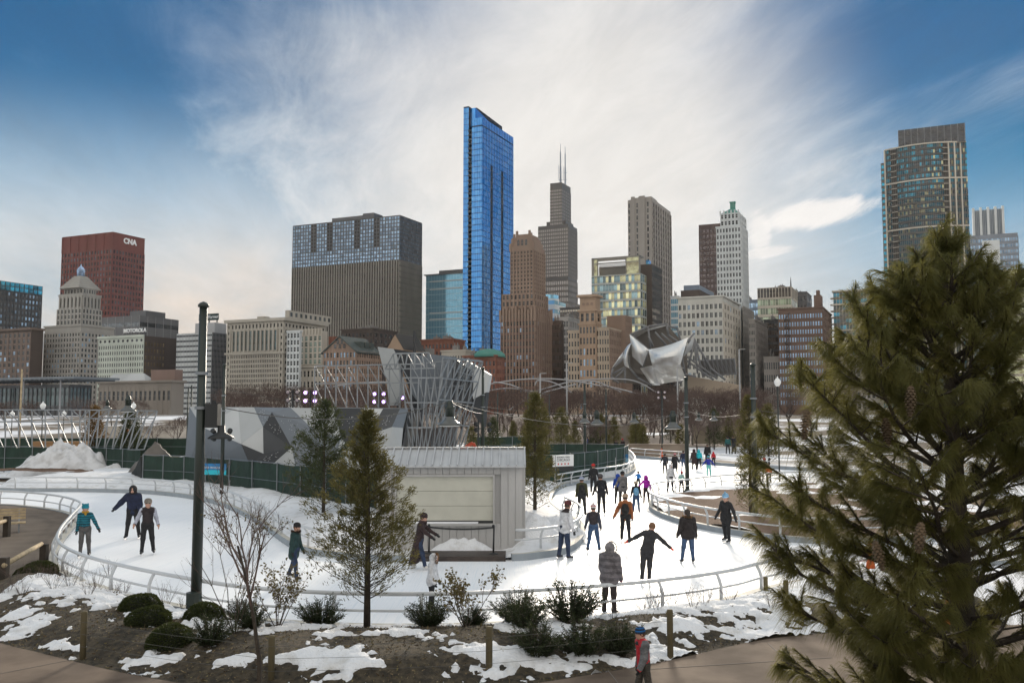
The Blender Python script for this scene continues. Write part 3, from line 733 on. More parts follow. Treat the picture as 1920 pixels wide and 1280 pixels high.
# --- MOTOROLA building
b = Building('lettered_building', 'pale greenish terracotta block with MOTOROLA letters on its roof', 'building', 186, 271, 332, 629, 600)
b.block(0, b.wl, 0, b.dr, 0, b.H, W_BRICKD)
b.facade('f', 0, b.wl, 0, 0, b.H-5, 20, 13, W_LIMEG, G_WIN, pier=0.42, span=0.45, relief=0.4, limit=260)
mb = MB(); mb.box(0, b.wl, -0.45, -0.02, b.H-5, b.H); mb.box(-.5, b.wl+.5, -1.3, -.46, b.H-.9, b.H+.6); mb.build('attic', W_LIMEG, b.o)
for i in range(10):
    mb = MB(); mb.lathe([(0.95, -0.05), (0.95, 0.05)], (0, 0, 0), 10); o = mb.build('round_window', G_WIN, b.o); o.location = (b.wl*(i+.5)/10, -0.52, b.H-2.9); o.rotation_euler = (math.pi/2, 0, 0)
b.facade('r', 0, b.dr*0.62, b.wl, 0, b.H-3, 7, 12, W_BRICKD, glassm('brown pane glass', (0.22, 0.17, 0.10)), pier=0.5, span=0.5, relief=0.25, limit=300)  # side panes a lighter brown than the brick
b.text('MOTOROLA', 3.6, b.wl*0.55, 9.0, b.H+4.6, M_SIGNW, 'f', 0.2, 0.08)
mb = MB()
for k in range(9): mb.bar((b.wl*0.55-9+k*2.25, 9.4, b.H), (b.wl*0.55-9+k*2.25, 9.4, b.H+3.4), 0.25)
mb.box(b.wl*0.55-10, b.wl*0.55+10, 9.2, 9.5, b.H+2.7, b.H+3.0); mb.build('sign_frame', W_BLACK, b.o)
# --- low museum wing in front: brick and grey roofs
b = Building('low_wing', 'low brick and stone museum wing with grey snowy roofs at left', 'building', 186, 322, 345, 716, 470)
b.block(0, b.wl, 0, b.dr, 0, b.H, wallm('museum stone', (0.25, 0.22, 0.19))); b.facade('f', 0, b.wl, 0, 0, b.H-2, 16, 2, wallm('museum stone', (0.25, 0.22, 0.19)), G_WIN, pier=.5, span=.5, relief=.3)
b.parapet(0, b.wl, 0, b.dr, b.H, 1.0, 1.0, wallm('museum stone', (0.25, 0.22, 0.19)))
mb = MB(); w, d, h = b.wl*0.62, b.dr, b.H+1
mb.face([(2, 1, h), (w, 1, h), (w-4, d*.5, h+4), (6, d*.5, h+4)]); mb.face([(w, 1, h), (w, d, h), (w-4, d*.5, h+4)]); mb.face([(2, d, h), (2, 1, h), (6, d*.5, h+4)]); mb.face([(w, d, h), (2, d, h), (6, d*.5, h+4), (w-4, d*.5, h+4)])
mb.build('hipped_roof', wallm('pale metal roof', (0.45, 0.46, 0.46)), b.o)
b.block(b.wl*0.66, b.wl*0.98, 3, b.dr, b.H+1.0, b.H+6.5, wallm('museum brick', (0.22, 0.15, 0.125)), 'attic_storey')
# --- striped building with sign
b = Building('striped_building', 'white and black striped office block with a rooftop sign', 'building', 332, 398, 427, 623, 590)
b.box_with_facades(0, b.wl, 0, b.dr, 0, b.H, W_WHITE, G_DARK, 24, 17, 11, core=W_BLACK, pier=0.16, span=0.62, relief=0.35, single=False, style='plain', pierm=wallm('grey mullion', (0.25, 0.26, 0.27)), spanm=W_WHITE, right=dict(wall=wallm('grey mullion', (0.25, 0.26, 0.27)), spanm=wallm('side spandrel', (0.10, 0.10, 0.11))))
b.block(b.wl*0.45, b.wl, b.dr*0.15, b.dr*0.9, b.H, b.H+6.5, wallm('penthouse grey', (0.42, 0.42, 0.43)), 'penthouse')
mb = MB(); mb.box(b.wl*.52, b.wl*1.06, b.dr*.2, b.dr*.2+.8, b.H+8.2, b.H+12.4)
for k in (0.55, .8, 1.02): mb.box(b.wl*k, b.wl*k+.5, b.dr*.2, b.dr*.2+.6, b.H+6.5, b.H+8.2)
mb.build('sign_board', wallm('dark green sign', (0.03, 0.05, 0.05)), b.o); b.text('BorgWarner', 3.1, b.wl*.80, b.dr*.2-.05, b.H+10.3, M_SIGNW, 'f', .1)
# --- big beige block
b = Building('beige_block', 'broad beige stone block with columned top floors left of centre', 'building', 427, 533, 610, 597, 560)
b.block(0, b.wl, 0, b.dr, 0, b.H, W_BEIGE)
zt = b.zat(662)
b.facade('f', b.wl*.07, b.wl*.93, 0, 0, zt, 28, 14, W_BEIGE, G_WIN, pier=.36, span=.40, relief=.5, limit=290)
b.facade('f', b.wl*.10, b.wl*.90, 0, zt+1.5, b.zat(616), 11, 1, W_BEIGE, glassm('tall attic glass', (0.07, 0.11, 0.12)), pier=.32, span=.08, relief=.9, style='pair')
b.facade('f', b.wl*.07, b.wl*.93, 0, b.zat(616), b.H-1.5, 14, 1, W_BEIGE, G_WIN, pier=.55, span=.5, relief=.4)
for (p0, p1) in ((0, .07), (.93, 1)): b.facade('f', b.wl*p0, b.wl*p1, 0, 0, b.H-2, 1, 16, W_BEIGE, G_WIN, pier=.6, span=.5, relief=.6)
b.parapet(0, b.wl, 0, b.dr, b.H-1.2, 1.8, 1.6, W_BEIGE); b.parapet(0, b.wl, 0, b.dr, zt, 1.2, 1.2, W_BEIGE, 'string_course')
b.facade('r', 0, b.dr*.98, b.wl, 0, b.H-2, 12, 16, W_BEIGE, G_WIN, pier=.5, span=.5, relief=.4, single=False)
b.block(b.wl*.94, b.wl*1.0, b.dr*.1, b.dr*1.15, b.H+.6, b.H+5.5, W_BEIGE, 'attic'); b.facade('r', b.dr*.1, b.dr*1.15, b.wl, b.H+.6, b.H+5.5, 9, 1, W_BEIGE, G_WIN, pier=.5, span=.5, relief=.3, single=False)
mb = MB(); mb.box(b.wl*.45, b.wl*.58, 4, 9, b.H+.6, b.H+2.6); mb.build('roof_unit', W_BEIGE, b.o)
# --- narrow white and gothic fronts
b = Building('white_narrow_block', 'narrow white terracotta front squeezed beside the broad beige block', 'building', 539, 563, 566, 622, 545)
b.box_with_facades(0, b.wl, 0, b.dr, 0, b.H, W_WHITE, G_WIN, 4, 13, 0, pier=.34, span=.36, relief=.5); b.parapet(0, b.wl, 0, b.dr, b.H, 1.0, .5, W_WHITE)
b = Building('gothic_block', 'cream gothic front with three tall arched windows', 'building', 563, 605, 614, 620, 550)
b.block(0, b.wl, 0, b.dr, 0, b.H, W_CREAM)
b.facade('f', 0, b.wl, 0, b.zat(683), b.zat(628), 5, 5, W_CREAM, glassm('greenish panes', (0.20, 0.27, 0.24)), pier=.38, span=.3, relief=.6, style='arch'); b.facade('f', 0, b.wl, 0, 0, b.zat(690), 6, 5, W_CREAM, G_WIN, pier=.5, span=.45, relief=.4)
b.facade('f', 0, b.wl, 0, b.zat(628), b.H+1.5, 7, 1, W_CREAM, W_BEIGE, pier=.4, span=.3, relief=.7, style='plain', name='parapet_panel')
b.parapet(0, b.wl, 0, b.dr, b.zat(688), .9, 1.2, W_CREAM, 'string_course'); b.block(b.wl, b.wl+b.dr*.9, 6, 30, 0, b.H-3, W_BRICKR, 'rear_wing')
# --- gabled club
b = Building('gabled_club', 'brown stone club house with a steep gable and slate roof', 'building', 607, 668, 715, 657, 500)
mb = MB(); mb.box(0, b.wl, 0, b.dr, 0, b.H); ap = b.zat(630)
mb.face([(0, 0, b.H), (b.wl, 0, b.H), (b.wl/2, 0, ap)]); mb.build('wall', W_BROWN, b.o)
b.facade('f', 0, b.wl, 0, 0, b.H, 10, 9, W_BROWN, G_WIN, pier=.42, span=.42, relief=.5, alt=(G_PALE, .25)); b.facade('r', 0, b.dr, b.wl, 0, b.H, 11, 9, W_BROWN, G_WIN, pier=.42, span=.42, relief=.5)
for (fx, fz) in ((.36, .2), (.5, .2), (.64, .2), (.44, .5), (.56, .5)):
    o = link_mesh('window', window_mesh(1.5, 2.2, G_WIN, W_BROWN, 'sash'), b.o, (b.wl*fx, -.25, b.H+(ap-b.H)*fz))
mb = MB(); r0 = -1.0
for (xa, xb) in ((-1.2, b.wl/2), (b.wl+1.2, b.wl/2)):
    za = b.H-.8; q = [(xa, r0, za), (xb, r0, ap+.6), (xb, b.dr, ap+.6), (xa, b.dr, za)]
    mb.face(q if xa < xb else q[::-1]); mb.face([(p[0], p[1], p[2]-.7) for p in q]); mb.face([q[0], q[1], (q[1][0], r0, q[1][2]-.7), (q[0][0], r0, q[0][2]-.7)])
ro = mb.build('roof', W_SLATE, b.o)
for k in range(3): mb = MB(); mb.box(b.wl*.66, b.wl*.9, b.dr*(.3+.2*k), b.dr*(.42+.2*k), b.H, b.H+5.5); mb.build('dormer', W_SLATE, ro)
# --- big slab (upper third pale glass)
b = Building('wide_slab_tower', 'wide dark slab tower with pale blue upper floors and vertical fins', 'building', 550, 750, 791, 402, 800)
zs = b.zat(487)
b.block(0, b.wl, 0, b.dr, 0, b.H-.5, wallm('slab core', (0.06, 0.058, 0.055)))
notch = lambda i, j: (i in (7, 8, 13, 14, 23, 24, 30, 31) and j > 3)
b.facade('f', 0, b.wl, 0, zs, b.H-1, 39, 12, wallm('slab mullion', (0.115, 0.12, 0.13)), G_PALE, pier=.22, span=.28, relief=.5, limit=300, style='plain', skip=notch, single=True)
b.facade('r', 0, b.dr, b.wl, zs, b.H-1, 17, 12, wallm('slab mullion', (0.115, 0.12, 0.13)), G_PALE, pier=.22, span=.28, relief=.5, style='plain', single=False)
b.facade('f', 0, b.wl, 0, 0, zs, 44, 28, W_OLIVE, G_BRONZE, pier=.46, span=.30, relief=.9, style='plain', single=False, spanm=wallm('slab spandrel', (0.055, 0.051, 0.045)))
b.facade('r', 0, b.dr, b.wl, 0, zs, 19, 28, W_OLIVE, G_BRONZE, pier=.46, span=.30, relief=.9, style='plain', single=False, spanm=wallm('slab spandrel', (0.055, 0.051, 0.045)))
b.block(b.wl*.33, b.wl*.62, b.dr*.2, b.dr*.7, b.H-.5, b.H+4.5, W_GREY, 'penthouse'); b.block(b.wl*.62, b.wl*.72, b.dr*.2, b.dr*.6, b.H-.5, b.H+6, W_GREY, 'penthouse')
# --- dark gables and brick blocks right of it
b = Building('stone_gable_house', 'small sandstone gable roofed house beside the steel frames', 'building', 724, 757, 797, 655, 520)
mb = MB(); mb.box(0, b.wl, 0, b.dr, 0, b.H); ap = b.zat(626); mb.face([(0, 0, b.H), (b.wl, 0, b.H), (b.wl/2, 0, ap)]); mb.build('wall', W_TAN, b.o)
mb = MB(); mb.face([(-.5, -.4, b.H), (b.wl/2, -.4, ap+.4), (b.wl/2, b.dr, ap+.4), (-.5, b.dr, b.H)][::-1]); mb.face([(b.wl+.5, -.4, b.H), (b.wl/2, -.4, ap+.4), (b.wl/2, b.dr, ap+.4), (b.wl+.5, b.dr, b.H)]); mb.build('roof', wallm('dark roof', (0.05, 0.047, 0.045)), b.o)
b.facade('f', 0, b.wl, 0, 0, b.H, 5, 6, W_TAN, G_WIN, pier=.5, span=.5, relief=.3)
mb = MB(); mb.tube([(b.wl*1.3, 6, b.H-8), (b.wl*1.3, 6, ap+2)], .9, 8); mb.build('chimney', W_BLACK, b.o)
for (nm, lab, xl, xc, xr, yt, Y, wl, gl) in (('brick_block', 'low brick block below the pale blue glass office', 790, 850, 872, 637, 560, W_BRICKR, G_WIN), ('brick_block', 'dark brick rear block with roof tanks under the slab tower', 640, 700, 745, 617, 640, W_BRICKD, G_WIN), ('stone_block', 'cream corniced low block at the foot of the blue tower', 828, 873, 884, 658, 520, W_BEIGE, G_WIN), ('brick_block', 'red brick low block with a green domed roof behind', 868, 930, 945, 668, 500, W_BRICKR, G_WIN), ('stone_block', 'grey low block beside the small sandstone gable', 772, 800, 830, 666, 540, wallm('grey render', (0.25, 0.24, 0.24)), G_WIN)):
    b = Building(nm, lab, 'building', xl, xc, xr, yt, Y)
    b.box_with_facades(0, b.wl, 0, b.dr, 0, b.H, wl, gl, 9, max(4, int(b.H/4.2)), 5, pier=.5, span=.45, relief=.35, limit=90, top=1.5); b.parapet(0, b.wl, 0, b.dr, b.H, .9, .5, wl); b.roof_kit(0, b.wl, 0, b.dr, b.H+.9, 3, int(xl))
    if 'dome' in lab: mb = MB(); mb.lathe([(9, 0), (8.6, 1.5), (6.5, 3.4), (3, 4.4), (.2, 4.8)], (b.wl*.65, b.dr*.6, b.H), 16); mb.build('dome', W_COPPER, b.o, True)
# --- pale glass office
b = Building('pale_glass_office', 'pale sky blue glass office block left of the blue tower', 'building', 799, 872, 900, 512, 820)
b.box_with_facades(0, b.wl, 0, b.dr, 0, b.H, wallm('pale mullion', (0.40, 0.50, 0.56), rough=.3), G_SKY, 14, 22, 6, pier=.05, span=.06, relief=.12, single=False, style='plain')
mb = MB()
for yy in (525, 540, 585, 597): mb.box(4, b.wl, -.5, -.13, b.zat(yy), b.zat(yy)+.9)
mb.build('string_courses', wallm('pale band', (0.55, 0.56, 0.54)), b.o); b.parapet(0, b.wl, 0, b.dr, b.H, .9, 1.5, W_GREY); b.block(b.wl*.28, b.wl, 4, b.dr, b.H+.9, b.H+4.5, W_GREY, 'penthouse')
# --- tall blue glass tower
b = Building('blue_glass_tower', 'tallest sharp blue glass tower with a slanted top', 'tower', 866, 904, 962.5, 220, 742)
k = b.H; fx = b.wl*.72
mb = MB(); mb.box(b.wl*.50, b.wl, 0, b.dr, 0, k); mb.build('core', wallm('blue core', (0.004, 0.012, 0.03)), b.o)
b.facade('f', b.wl*.50, b.wl, 0, 0, b.zat(236), 6, 50, G_BLUE, G_BLUE, pier=.14, span=.16, relief=.10, alt=(G_BLUE2, .2), single=False, style='plain', pierm=wallm('blue mullion', (0.08, 0.24, 0.50), rough=.3), spanm=wallm('blue spandrel', (0.012, 0.05, 0.16), rough=.2))
balc = lambda i, j: (i in (3, 7) and j < 44)
b.facade('r', 0, b.dr, b.wl, 0, b.zat(236), 12, 50, G_BLUE, G_BLUE, pier=.12, span=.16, relief=.10, alt=(G_BLUE2, .2), single=False, style='plain', skip=balc, pierm=wallm('blue mullion', (0.08, 0.24, 0.50), rough=.3), spanm=wallm('blue spandrel', (0.012, 0.05, 0.16), rough=.2))
mb = MB()
for i in (3, 7):
    for j in range(44): zz = b.zat(236)*j/50; mb.box(b.wl-1.2, b.wl+.4, b.dr*i/12, b.dr*(i+1)/12, zz, zz+.5)
mb.build('balconies', wallm('balcony slab', (0.05, 0.07, 0.10)), b.o)
b.facade('f', b.wl*.50, b.wl, 0, b.zat(234), k, 6, 4, G_BLUE, G_BLUE, pier=.08, span=.10, relief=.10, style='plain', pierm=wallm('blue mullion', (0.08, 0.24, 0.50))); b.facade('r', 0, b.dr, b.wl, b.zat(234), k, 12, 4, G_BLUE, G_BLUE, pier=.08, span=.10, relief=.10, style='plain', pierm=wallm('blue mullion', (0.08, 0.24, 0.50)))
# rear fin with sloping top, set back behind the recessed balconies
mb = MB(); zl = b.zat(193); y0, y1 = 3.0, b.dr*.95; zr = b.zat(199)
def fin(x0, x1, ya, yb, zA, zB):
    q = [(x0, ya), (x1, ya), (x1, yb), (x0, yb)]; zt = [zA, zA, zB, zB]
    lo = [(p[0], p[1], 0) for p in q]; hi = [(p[0], p[1], z) for p, z in zip(q, zt)]
    for a in range(4): c = (a+1) % 4; mb.face([lo[a], lo[c], hi[c], hi[a]])
    mb.face(hi)
fin(0, b.wl*.26, y0, y1, zl, zl-2); fin(b.wl*.26, b.wl*.499, y0+6, y1, zl, zl-2); mb.build('rear_fin', wallm('blue core', (0.004, 0.012, 0.03)), b.o)
b.facade('f', 0, b.wl*.26, y0, 0, zl-1, 4, 54, G_BLUE, G_BLUE, pier=.14, span=.16, relief=.10, alt=(G_BLUE2, .2), single=False, style='plain', pierm=wallm('blue mullion', (0.08, 0.24, 0.50)), spanm=wallm('blue spandrel', (0.012, 0.05, 0.16), rough=.2))
mb = MB()
for j in range(64): zz = zl*.93*j/64; mb.box(b.wl*.26, b.wl*.5, 1.0, y0+6, zz, zz+.45); mb.box(b.wl*.28, b.wl*.46, 1.2, 1.3, zz+.45, zz+1.4)
mb.build('balcony_stack', wallm('balcony grey', (0.07, 0.09, 0.11)), b.o)
mb = MB(); mb.face([(b.wl*.5, y0+3, k), (b.wl*.5, b.dr, k), (b.wl*.5, b.dr, k+2), (b.wl*.5, y0+3, zl-1)]); mb.face([(b.wl*.26, y0+3, zl-1), (b.wl*.5, y0+3, zl-1), (b.wl*.5, b.dr, k+2), (b.wl*.26, b.dr, k+2)]); mb.face([(b.wl*.26, y0+3, k-5), (b.wl*.5, y0+3, k-5), (b.wl*.5, y0+3, zl-1), (b.wl*.26, y0+3, zl-1)]); mb.build('slanted_crown', G_BLUE, b.o)
b = Building('blue_side_tower', 'narrow deep blue glass block just right of the tallest tower', 'tower', 938, 968, 990, 466, 860)
b.box_with_facades(0, b.wl, 0, b.dr, 0, b.H, wallm('blue mullion', (0.08, 0.24, 0.50)), G_BLUE, 9, 26, 6, pier=.22, span=.06, relief=.3, single=False, style='plain')
# --- art deco brown tower
b = Building('art_deco_tower', 'brown art deco tower with stepped crown in front of the blue glass', 'tower', 939, 1003, 1033, 586, 560)
kw = dict(pier=.45, span=.42, relief=.6)
b.box_with_facades(0, b.wl, 0, b.dr, 0, b.H, W_BROWN, G_WIN, 11, 16, 9, limit=200, spanm=wallm('maroon spandrel', (0.15, 0.085, 0.07)), alt=(G_PALE, .12), **kw)
for i in range(12): b.block(b.wl*i/11-.7, b.wl*i/11+.7, -.9, .5, b.H-5, b.H+2.4+(i % 3), W_BROWN, 'pinnacle')
for i in range(9): b.block(b.wl-.5, b.wl+.9, b.dr*i/8-.7, b.dr*i/8+.7, b.H-5, b.H+2.4+(i % 3), W_BROWN, 'pinnacle')
x0, x1, y1 = b.wl*.14, b.wl*.90, b.dr*.9
b.box_with_facades(x0-3, x1+1, 1.5, y1, b.H, b.zat(548), W_BROWN, G_WIN, 8, 3, 6, limit=250, **kw)
b.box_with_facades(x0+2, x1, 3, y1-2, b.zat(548), b.zat(466), W_BROWN, G_BRONZE, 7, 11, 6, limit=300, **kw)
mb = MB(); zc = b.zat(466)
for (f, za, zb_) in ((.0, 466, 458), (.08, 458, 448), (.16, 448, 440), (.28, 440, 434)):
    w = (x1-x0-2); mb.box(x0+2+w*f*.8, x1-w*f*.8, 3+8*f, y1-2-8*f, b.zat(za), b.zat(zb_))
    for e in (x0+2+w*f*.8, x1-w*f*.8): mb.box(e-.6, e+.6, 3+8*f-.6, 3+8*f+.6, b.zat(za), b.zat(zb_)+2.2)
mb.build('stepped_crown', W_BROWN, b.o)
for i in range(3): link_mesh('window', window_mesh(1.4, 3.0, G_DARK, W_BROWN, 'arch'), b.o, ((x0+x1)/2+(i-1)*2.6+1, 3.5, b.zat(456)))
# --- black stepped skyscraper with two antennas
b = Building('black_skyscraper', 'black stepped skyscraper with two tall rooftop antennas', 'tower', 1009, 1065, 1082, 420, 1720)
kw = dict(pier=.30, span=.38, relief=.7, single=False, style='plain', pierm=W_BLACK, spanm=wallm('bronze spandrel', (0.075, 0.066, 0.062)))
G_WIL = glassm('haze paled bronze glass', (0.26, 0.24, 0.23), 0.15, 0.2, 0.8, .2, .12)  # bronze paled, distance haze put into the glass colour
zl1 = b.zat(518)
def wb(x0, x1, y0, y1, z0, z1, c, r, rc): b.box_with_facades(x0, x1, y0, y1, z0, z1, W_BLACK, G_WIL, c, r, rc, **kw)
wb(0, b.wl, 0, b.dr, 0, zl1-6, 14, 24, 8); b.block(0.5, b.wl-.5, .5, b.dr, zl1-6, zl1, W_BLACK, 'mechanical_band'); wb(0, b.wl, 0, b.dr, zl1, b.H-6, 14, 13, 8); b.block(0, b.wl, 0, b.dr, b.H-6, b.H, W_BLACK, 'parapet')
cxl, cxr = b._left(1031), b._left(1053); X0, X1 = b.wl-cxl, b.wl-cxr
zt = b.zat(340); wb(X0, X1, 2, b.dr, b.H, zt-12, 7, 11, 5); b.block(X0, X1, 2, b.dr, zt-12, zt, W_BLACK, 'mechanical_crown')
b.block(X0-10, X1+5, 8, b.dr, b.H, b.H+9, W_BLACK, 'setback')
for (px, yt, r) in ((1044, 262, 2.0), (1053, 268, 1.7)):
    x = b.wl-b._left(px); mb = MB(); z2 = b.zat(yt); mb.tube([(x, 20, zt), (x, 20, zt+(z2-zt)*.45), (x, 20, zt+(z2-zt)*.46), (x, 20, zt+(z2-zt)*.8), (x, 20, zt+(z2-zt)*.81), (x, 20, z2)], [r, r*.9, r*.65, r*.6, r*.3, r*.2], 8)
    for f in (.12, .3): mb.bar((x-4, 20, zt+(z2-zt)*f), (x+4, 20, zt+(z2-zt)*f), .8); mb.tube([(x-4, 20, zt+(z2-zt)*f), (x-4, 20, zt+(z2-zt)*(f+.18))], .45, 5)
    mb.build('antenna', W_STEELB, b.o)
# --- white curved glass and its neighbours
b = Building('white_banded_office', 'white banded office with rounded corner behind the brown art deco tower', 'building', 1003, 1040, 1062, 551, 900)
mb = MB()
for j in range(14):
    z = b.H*j/14; zz = b.H*(j+.55)/14
    mb.lathe([(11, z), (11, zz)], (b.wl*.45, 11, 0), 20); mb.box(b.wl*.45, b.wl, 0.2, b.dr, z-4*(b.H/80), zz-4*(b.H/80))
mb.build('white_bands', W_WHITE, b.o)
mb = MB(); mb.lathe([(10.4, 0), (10.4, b.H)], (b.wl*.45, 11, 0), 20); mb.box(b.wl*.45, b.wl-.6, .8, b.dr-.6, 0, b.H-6); mb.build('glass_core', G_SKY, b.o)
for (nm, lab, xl, xc, xr, yt, Y, wl, gl, c, r, rc, kk) in (
 ('dark_block', 'dark brown block squeezed between the art deco and clock gable buildings', 1033, 1052, 1056, 603, 590, W_BRICKD, G_WIN, 5, 13, 2, dict(pier=.45, span=.45, relief=.4)),
 ('white_framed_block', 'grey white framed block behind the tan corner tower', 1040, 1066, 1092, 596, 640, wallm('grey white frame', (0.36, 0.35, 0.34)), G_DARK, 6, 12, 8, dict(pier=.25, span=.3, relief=.8)),
 ('dark_flat_block', 'dark glass block with white roof frame under the black skyscraper', 1050, 1088, 1100, 577, 720, W_BLACK, G_BRONZE, 8, 9, 3, dict(pier=.15, span=.3, relief=.4, single=False, spanm=W_CREAM)),
 ('glass_sliver', 'thin pale glass sliver left of the cream corner block', 1258, 1272, 1279, 556, 800, W_WHITE, G_SKY, 4, 18, 2, dict(pier=.1, span=.3, relief=.3, single=False)),
 ('grey_corner_block', 'grey stone block at the foot of the white spired tower', 1404, 1415, 1438, 600, 560, W_CONC, G_WIN, 4, 14, 8, dict(pier=.45, span=.45, relief=.5)),
 ('dark_glass_block', 'black glass low block left of the brown fire escape building', 1432, 1462, 1475, 600, 640, W_BLACK, G_BRONZE, 6, 14, 3, dict(pier=.1, span=.35, relief=.3, single=False)),
 ('grey_low_block', 'low grey block beneath the black glass block', 1432, 1462, 1470, 670, 560, W_CONC, G_WIN, 7, 5, 2, dict(pier=.45, span=.45, relief=.4)),
 ('blue_grey_block', 'small blue grey block behind the white spired tower', 1398, 1421, 1430, 563, 820, W_STEELB, G_PALE, 5, 16, 2, dict(pier=.2, span=.35, relief=.3, single=False)),
 ('dark_tower_top', 'dark grey block between the gold glass office and the brown block', 1480, 1512, 1521, 548, 780, wallm('dark grey', (.10, .10, .105)), G_DARK, 5, 14, 3, dict(pier=.5, span=.5, relief=.3, single=False)),
 ('grey_sliver', 'thin grey block right of the brown fire escape building', 1545, 1562, 1568, 668, 640, wallm('dark grey', (.10, .10, .105)), G_GREY, 3, 6, 2, dict(pier=.3, span=.4, relief=.3)),
 ('stone_infill', 'grey brown stone block behind the trees left of the pavilion', 1160, 1186, 1200, 640, 600, W_BRICKD, G_WIN, 5, 8, 3, dict(pier=.5, span=.5, relief=.3)),
 ('brick_infill', 'dark brick block behind the pavilion roof', 1215, 1262, 1275, 640, 620, W_BRICKD, G_WIN, 7, 9, 2, dict(pier=.5, span=.5, relief=.3)),
 ('stone_infill', 'low stone block behind the bare trees under the right hand condominium', 1560, 1650, 1700, 665, 540, W_CONC, G_WIN, 10, 6, 6, dict(pier=.4, span=.45, relief=.4))):
    b = Building(nm, lab, 'building', xl, xc, xr, yt, Y)
    b.box_with_facades(0, b.wl, 0, b.dr, 0, b.H, wl, gl, c, r, rc, top=1.2, limit=160, **kk); b.parapet(0, b.wl, 0, b.dr, b.H, .8, .35, wl); b.roof_kit(0, b.wl, 0, b.dr, b.H+.8, 2, int(xc))
# --- tan block with corner tower
b = Building('tan_corner_tower', 'tan brick block with a short square tower and arched loggia', 'building', 1086, 1117, 1126, 556, 545)
kw = dict(pier=.45, span=.42, relief=.5)
b.box_with_facades(0, b.wl, 0, b.dr, 0, b.zat(608), W_TAN, G_WIN, 5, 9, 2, limit=60, alt=(G_PALE, .3), **kw); z1 = b.zat(608)
b.parapet(0, b.wl, 0, b.dr, z1, .9, .8, W_TAN, 'string_course')
b.box_with_facades(0.3, b.wl-.3, .3, b.dr, z1+.9, b.zat(583), W_TAN, G_WIN, 3, 1, 1, pier=.45, span=.35, relief=.7, style='arch')
b.block(.3, b.wl-.3, .3, b.dr, b.zat(583), b.H, W_TAN); b.parapet(0, b.wl, 0, b.dr, b.H, 1.4, 1.2, W_TAN); b.parapet(0, b.wl, 0, b.dr, b.zat(583), .9, .9, W_TAN, 'string_course')
for i in range(3): mb = MB(); mb.lathe([(.9, -.1), (.9, .1)], (0, 0, 0), 12); o = mb.build('roundel', W_BROWN, b.o); o.location = (b.wl*(.25+.25*i), .15, b.zat(569)); o.rotation_euler = (math.pi/2, 0, 0)
L1 = b._left(1064); b.block(b.wl-L1, -.02, 1.0, b.dr, 0, b.zat(620), W_TAN, 'side_wing'); b.facade('f', b.wl-L1, -.02, 1.0, 0, b.zat(620), 4, 11, wallm('pale tan', (0.42, 0.34, 0.26)), G_WIN, limit=120, **kw); b.parapet(b.wl-L1, 0, 1.0, b.dr, b.zat(620), .9, .5, wallm('pale tan', (0.42, 0.34, 0.26)))
R1 = -b._left(1141); b.block(b.wl+.02, b.wl+R1, 1.0, b.dr*2.6, 0, b.zat(617), W_TAN, 'side_wing'); b.facade('f', b.wl+.02, b.wl+R1, 1.0, 0, b.zat(617), 5, 11, wallm('pale tan', (0.42, 0.34, 0.26)), G_WIN, limit=200, **kw); b.facade('r', 1.0, b.dr*2.6, b.wl+R1, 0, b.zat(617), 7, 11, W_BROWN, G_WIN, limit=290, **kw); b.parapet(b.wl+.02, b.wl+R1, 1.0, b.dr*2.6, b.zat(617), .9, .5, wallm('pale tan', (0.42, 0.34, 0.26)))
b.block(b.wl*.9, b.wl+R1*1.3, b.dr*2.7, b.dr*4.2, 0, b.zat(585), W_BROWN, 'rear_wing'); b.facade('r', b.dr*2.7, b.dr*4.2, b.wl+R1*1.3, 0, b.zat(585), 5, 13, W_BROWN, G_WIN, limit=300, **kw)
# --- glass building, sun flare painted into its gold panes
b = Building('sunlit_glass_block', 'glass block with open roof frame and a sun glint painted as gold panes', 'building', 1109, 1200, 1229, 478, 700)
zt = b.zat(512)
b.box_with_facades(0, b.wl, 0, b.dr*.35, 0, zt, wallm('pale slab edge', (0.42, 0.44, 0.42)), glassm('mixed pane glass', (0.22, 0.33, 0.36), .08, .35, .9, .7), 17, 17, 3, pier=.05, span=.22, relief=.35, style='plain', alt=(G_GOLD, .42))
b.block(b.wl*.02, b.wl*1.12, b.dr*.36, b.dr, 0, b.zat(490), W_BRICKD, 'rear_block'); b.facade('r', b.dr*.36, b.dr, b.wl*1.12, 0, b.zat(490), 8, 22, wallm('dark slab', (.09, .085, .08)), G_BRONZE, pier=.15, span=.4, relief=.4, single=False)
mb = MB(); H = b.H
for (xa, xb) in ((0, b.wl*.05), (b.wl*.12, b.wl*.135), (b.wl*.70, b.wl*.72), (b.wl*.97, b.wl)): mb.box(xa, xb, 0, 1.0, zt, H)
mb.box(0, b.wl, 0, 1.2, H-1.2, H); mb.box(0, b.wl, .1, 1.1, b.zat(490), b.zat(490)+.8); mb.box(0, b.wl, 8, 9, H-1.2, H)
for xx in (0, b.wl-1): mb.box(xx, xx+1, 1.2, 8, H-1.2, H)
mb.build('roof_frame', W_OLIVE, b.o)
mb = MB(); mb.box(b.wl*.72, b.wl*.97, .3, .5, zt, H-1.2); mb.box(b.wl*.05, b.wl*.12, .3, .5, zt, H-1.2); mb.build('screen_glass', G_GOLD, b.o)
mb = MB()
for i in range(26): xx = b.wl*(.14+.56*i/25); mb.box(xx, xx+.35, 3, 3.4, zt, b.zat(490))
mb.box(b.wl*.135, b.wl*.70, 6, 7, zt, b.zat(498)); mb.build('louvre_screen', W_OLIVE, b.o)
b.block(b.wl*1.0, b.wl*1.06, b.dr*.37, b.dr*.5, 0, b.zat(482), G_BLUE, 'stair_glass')
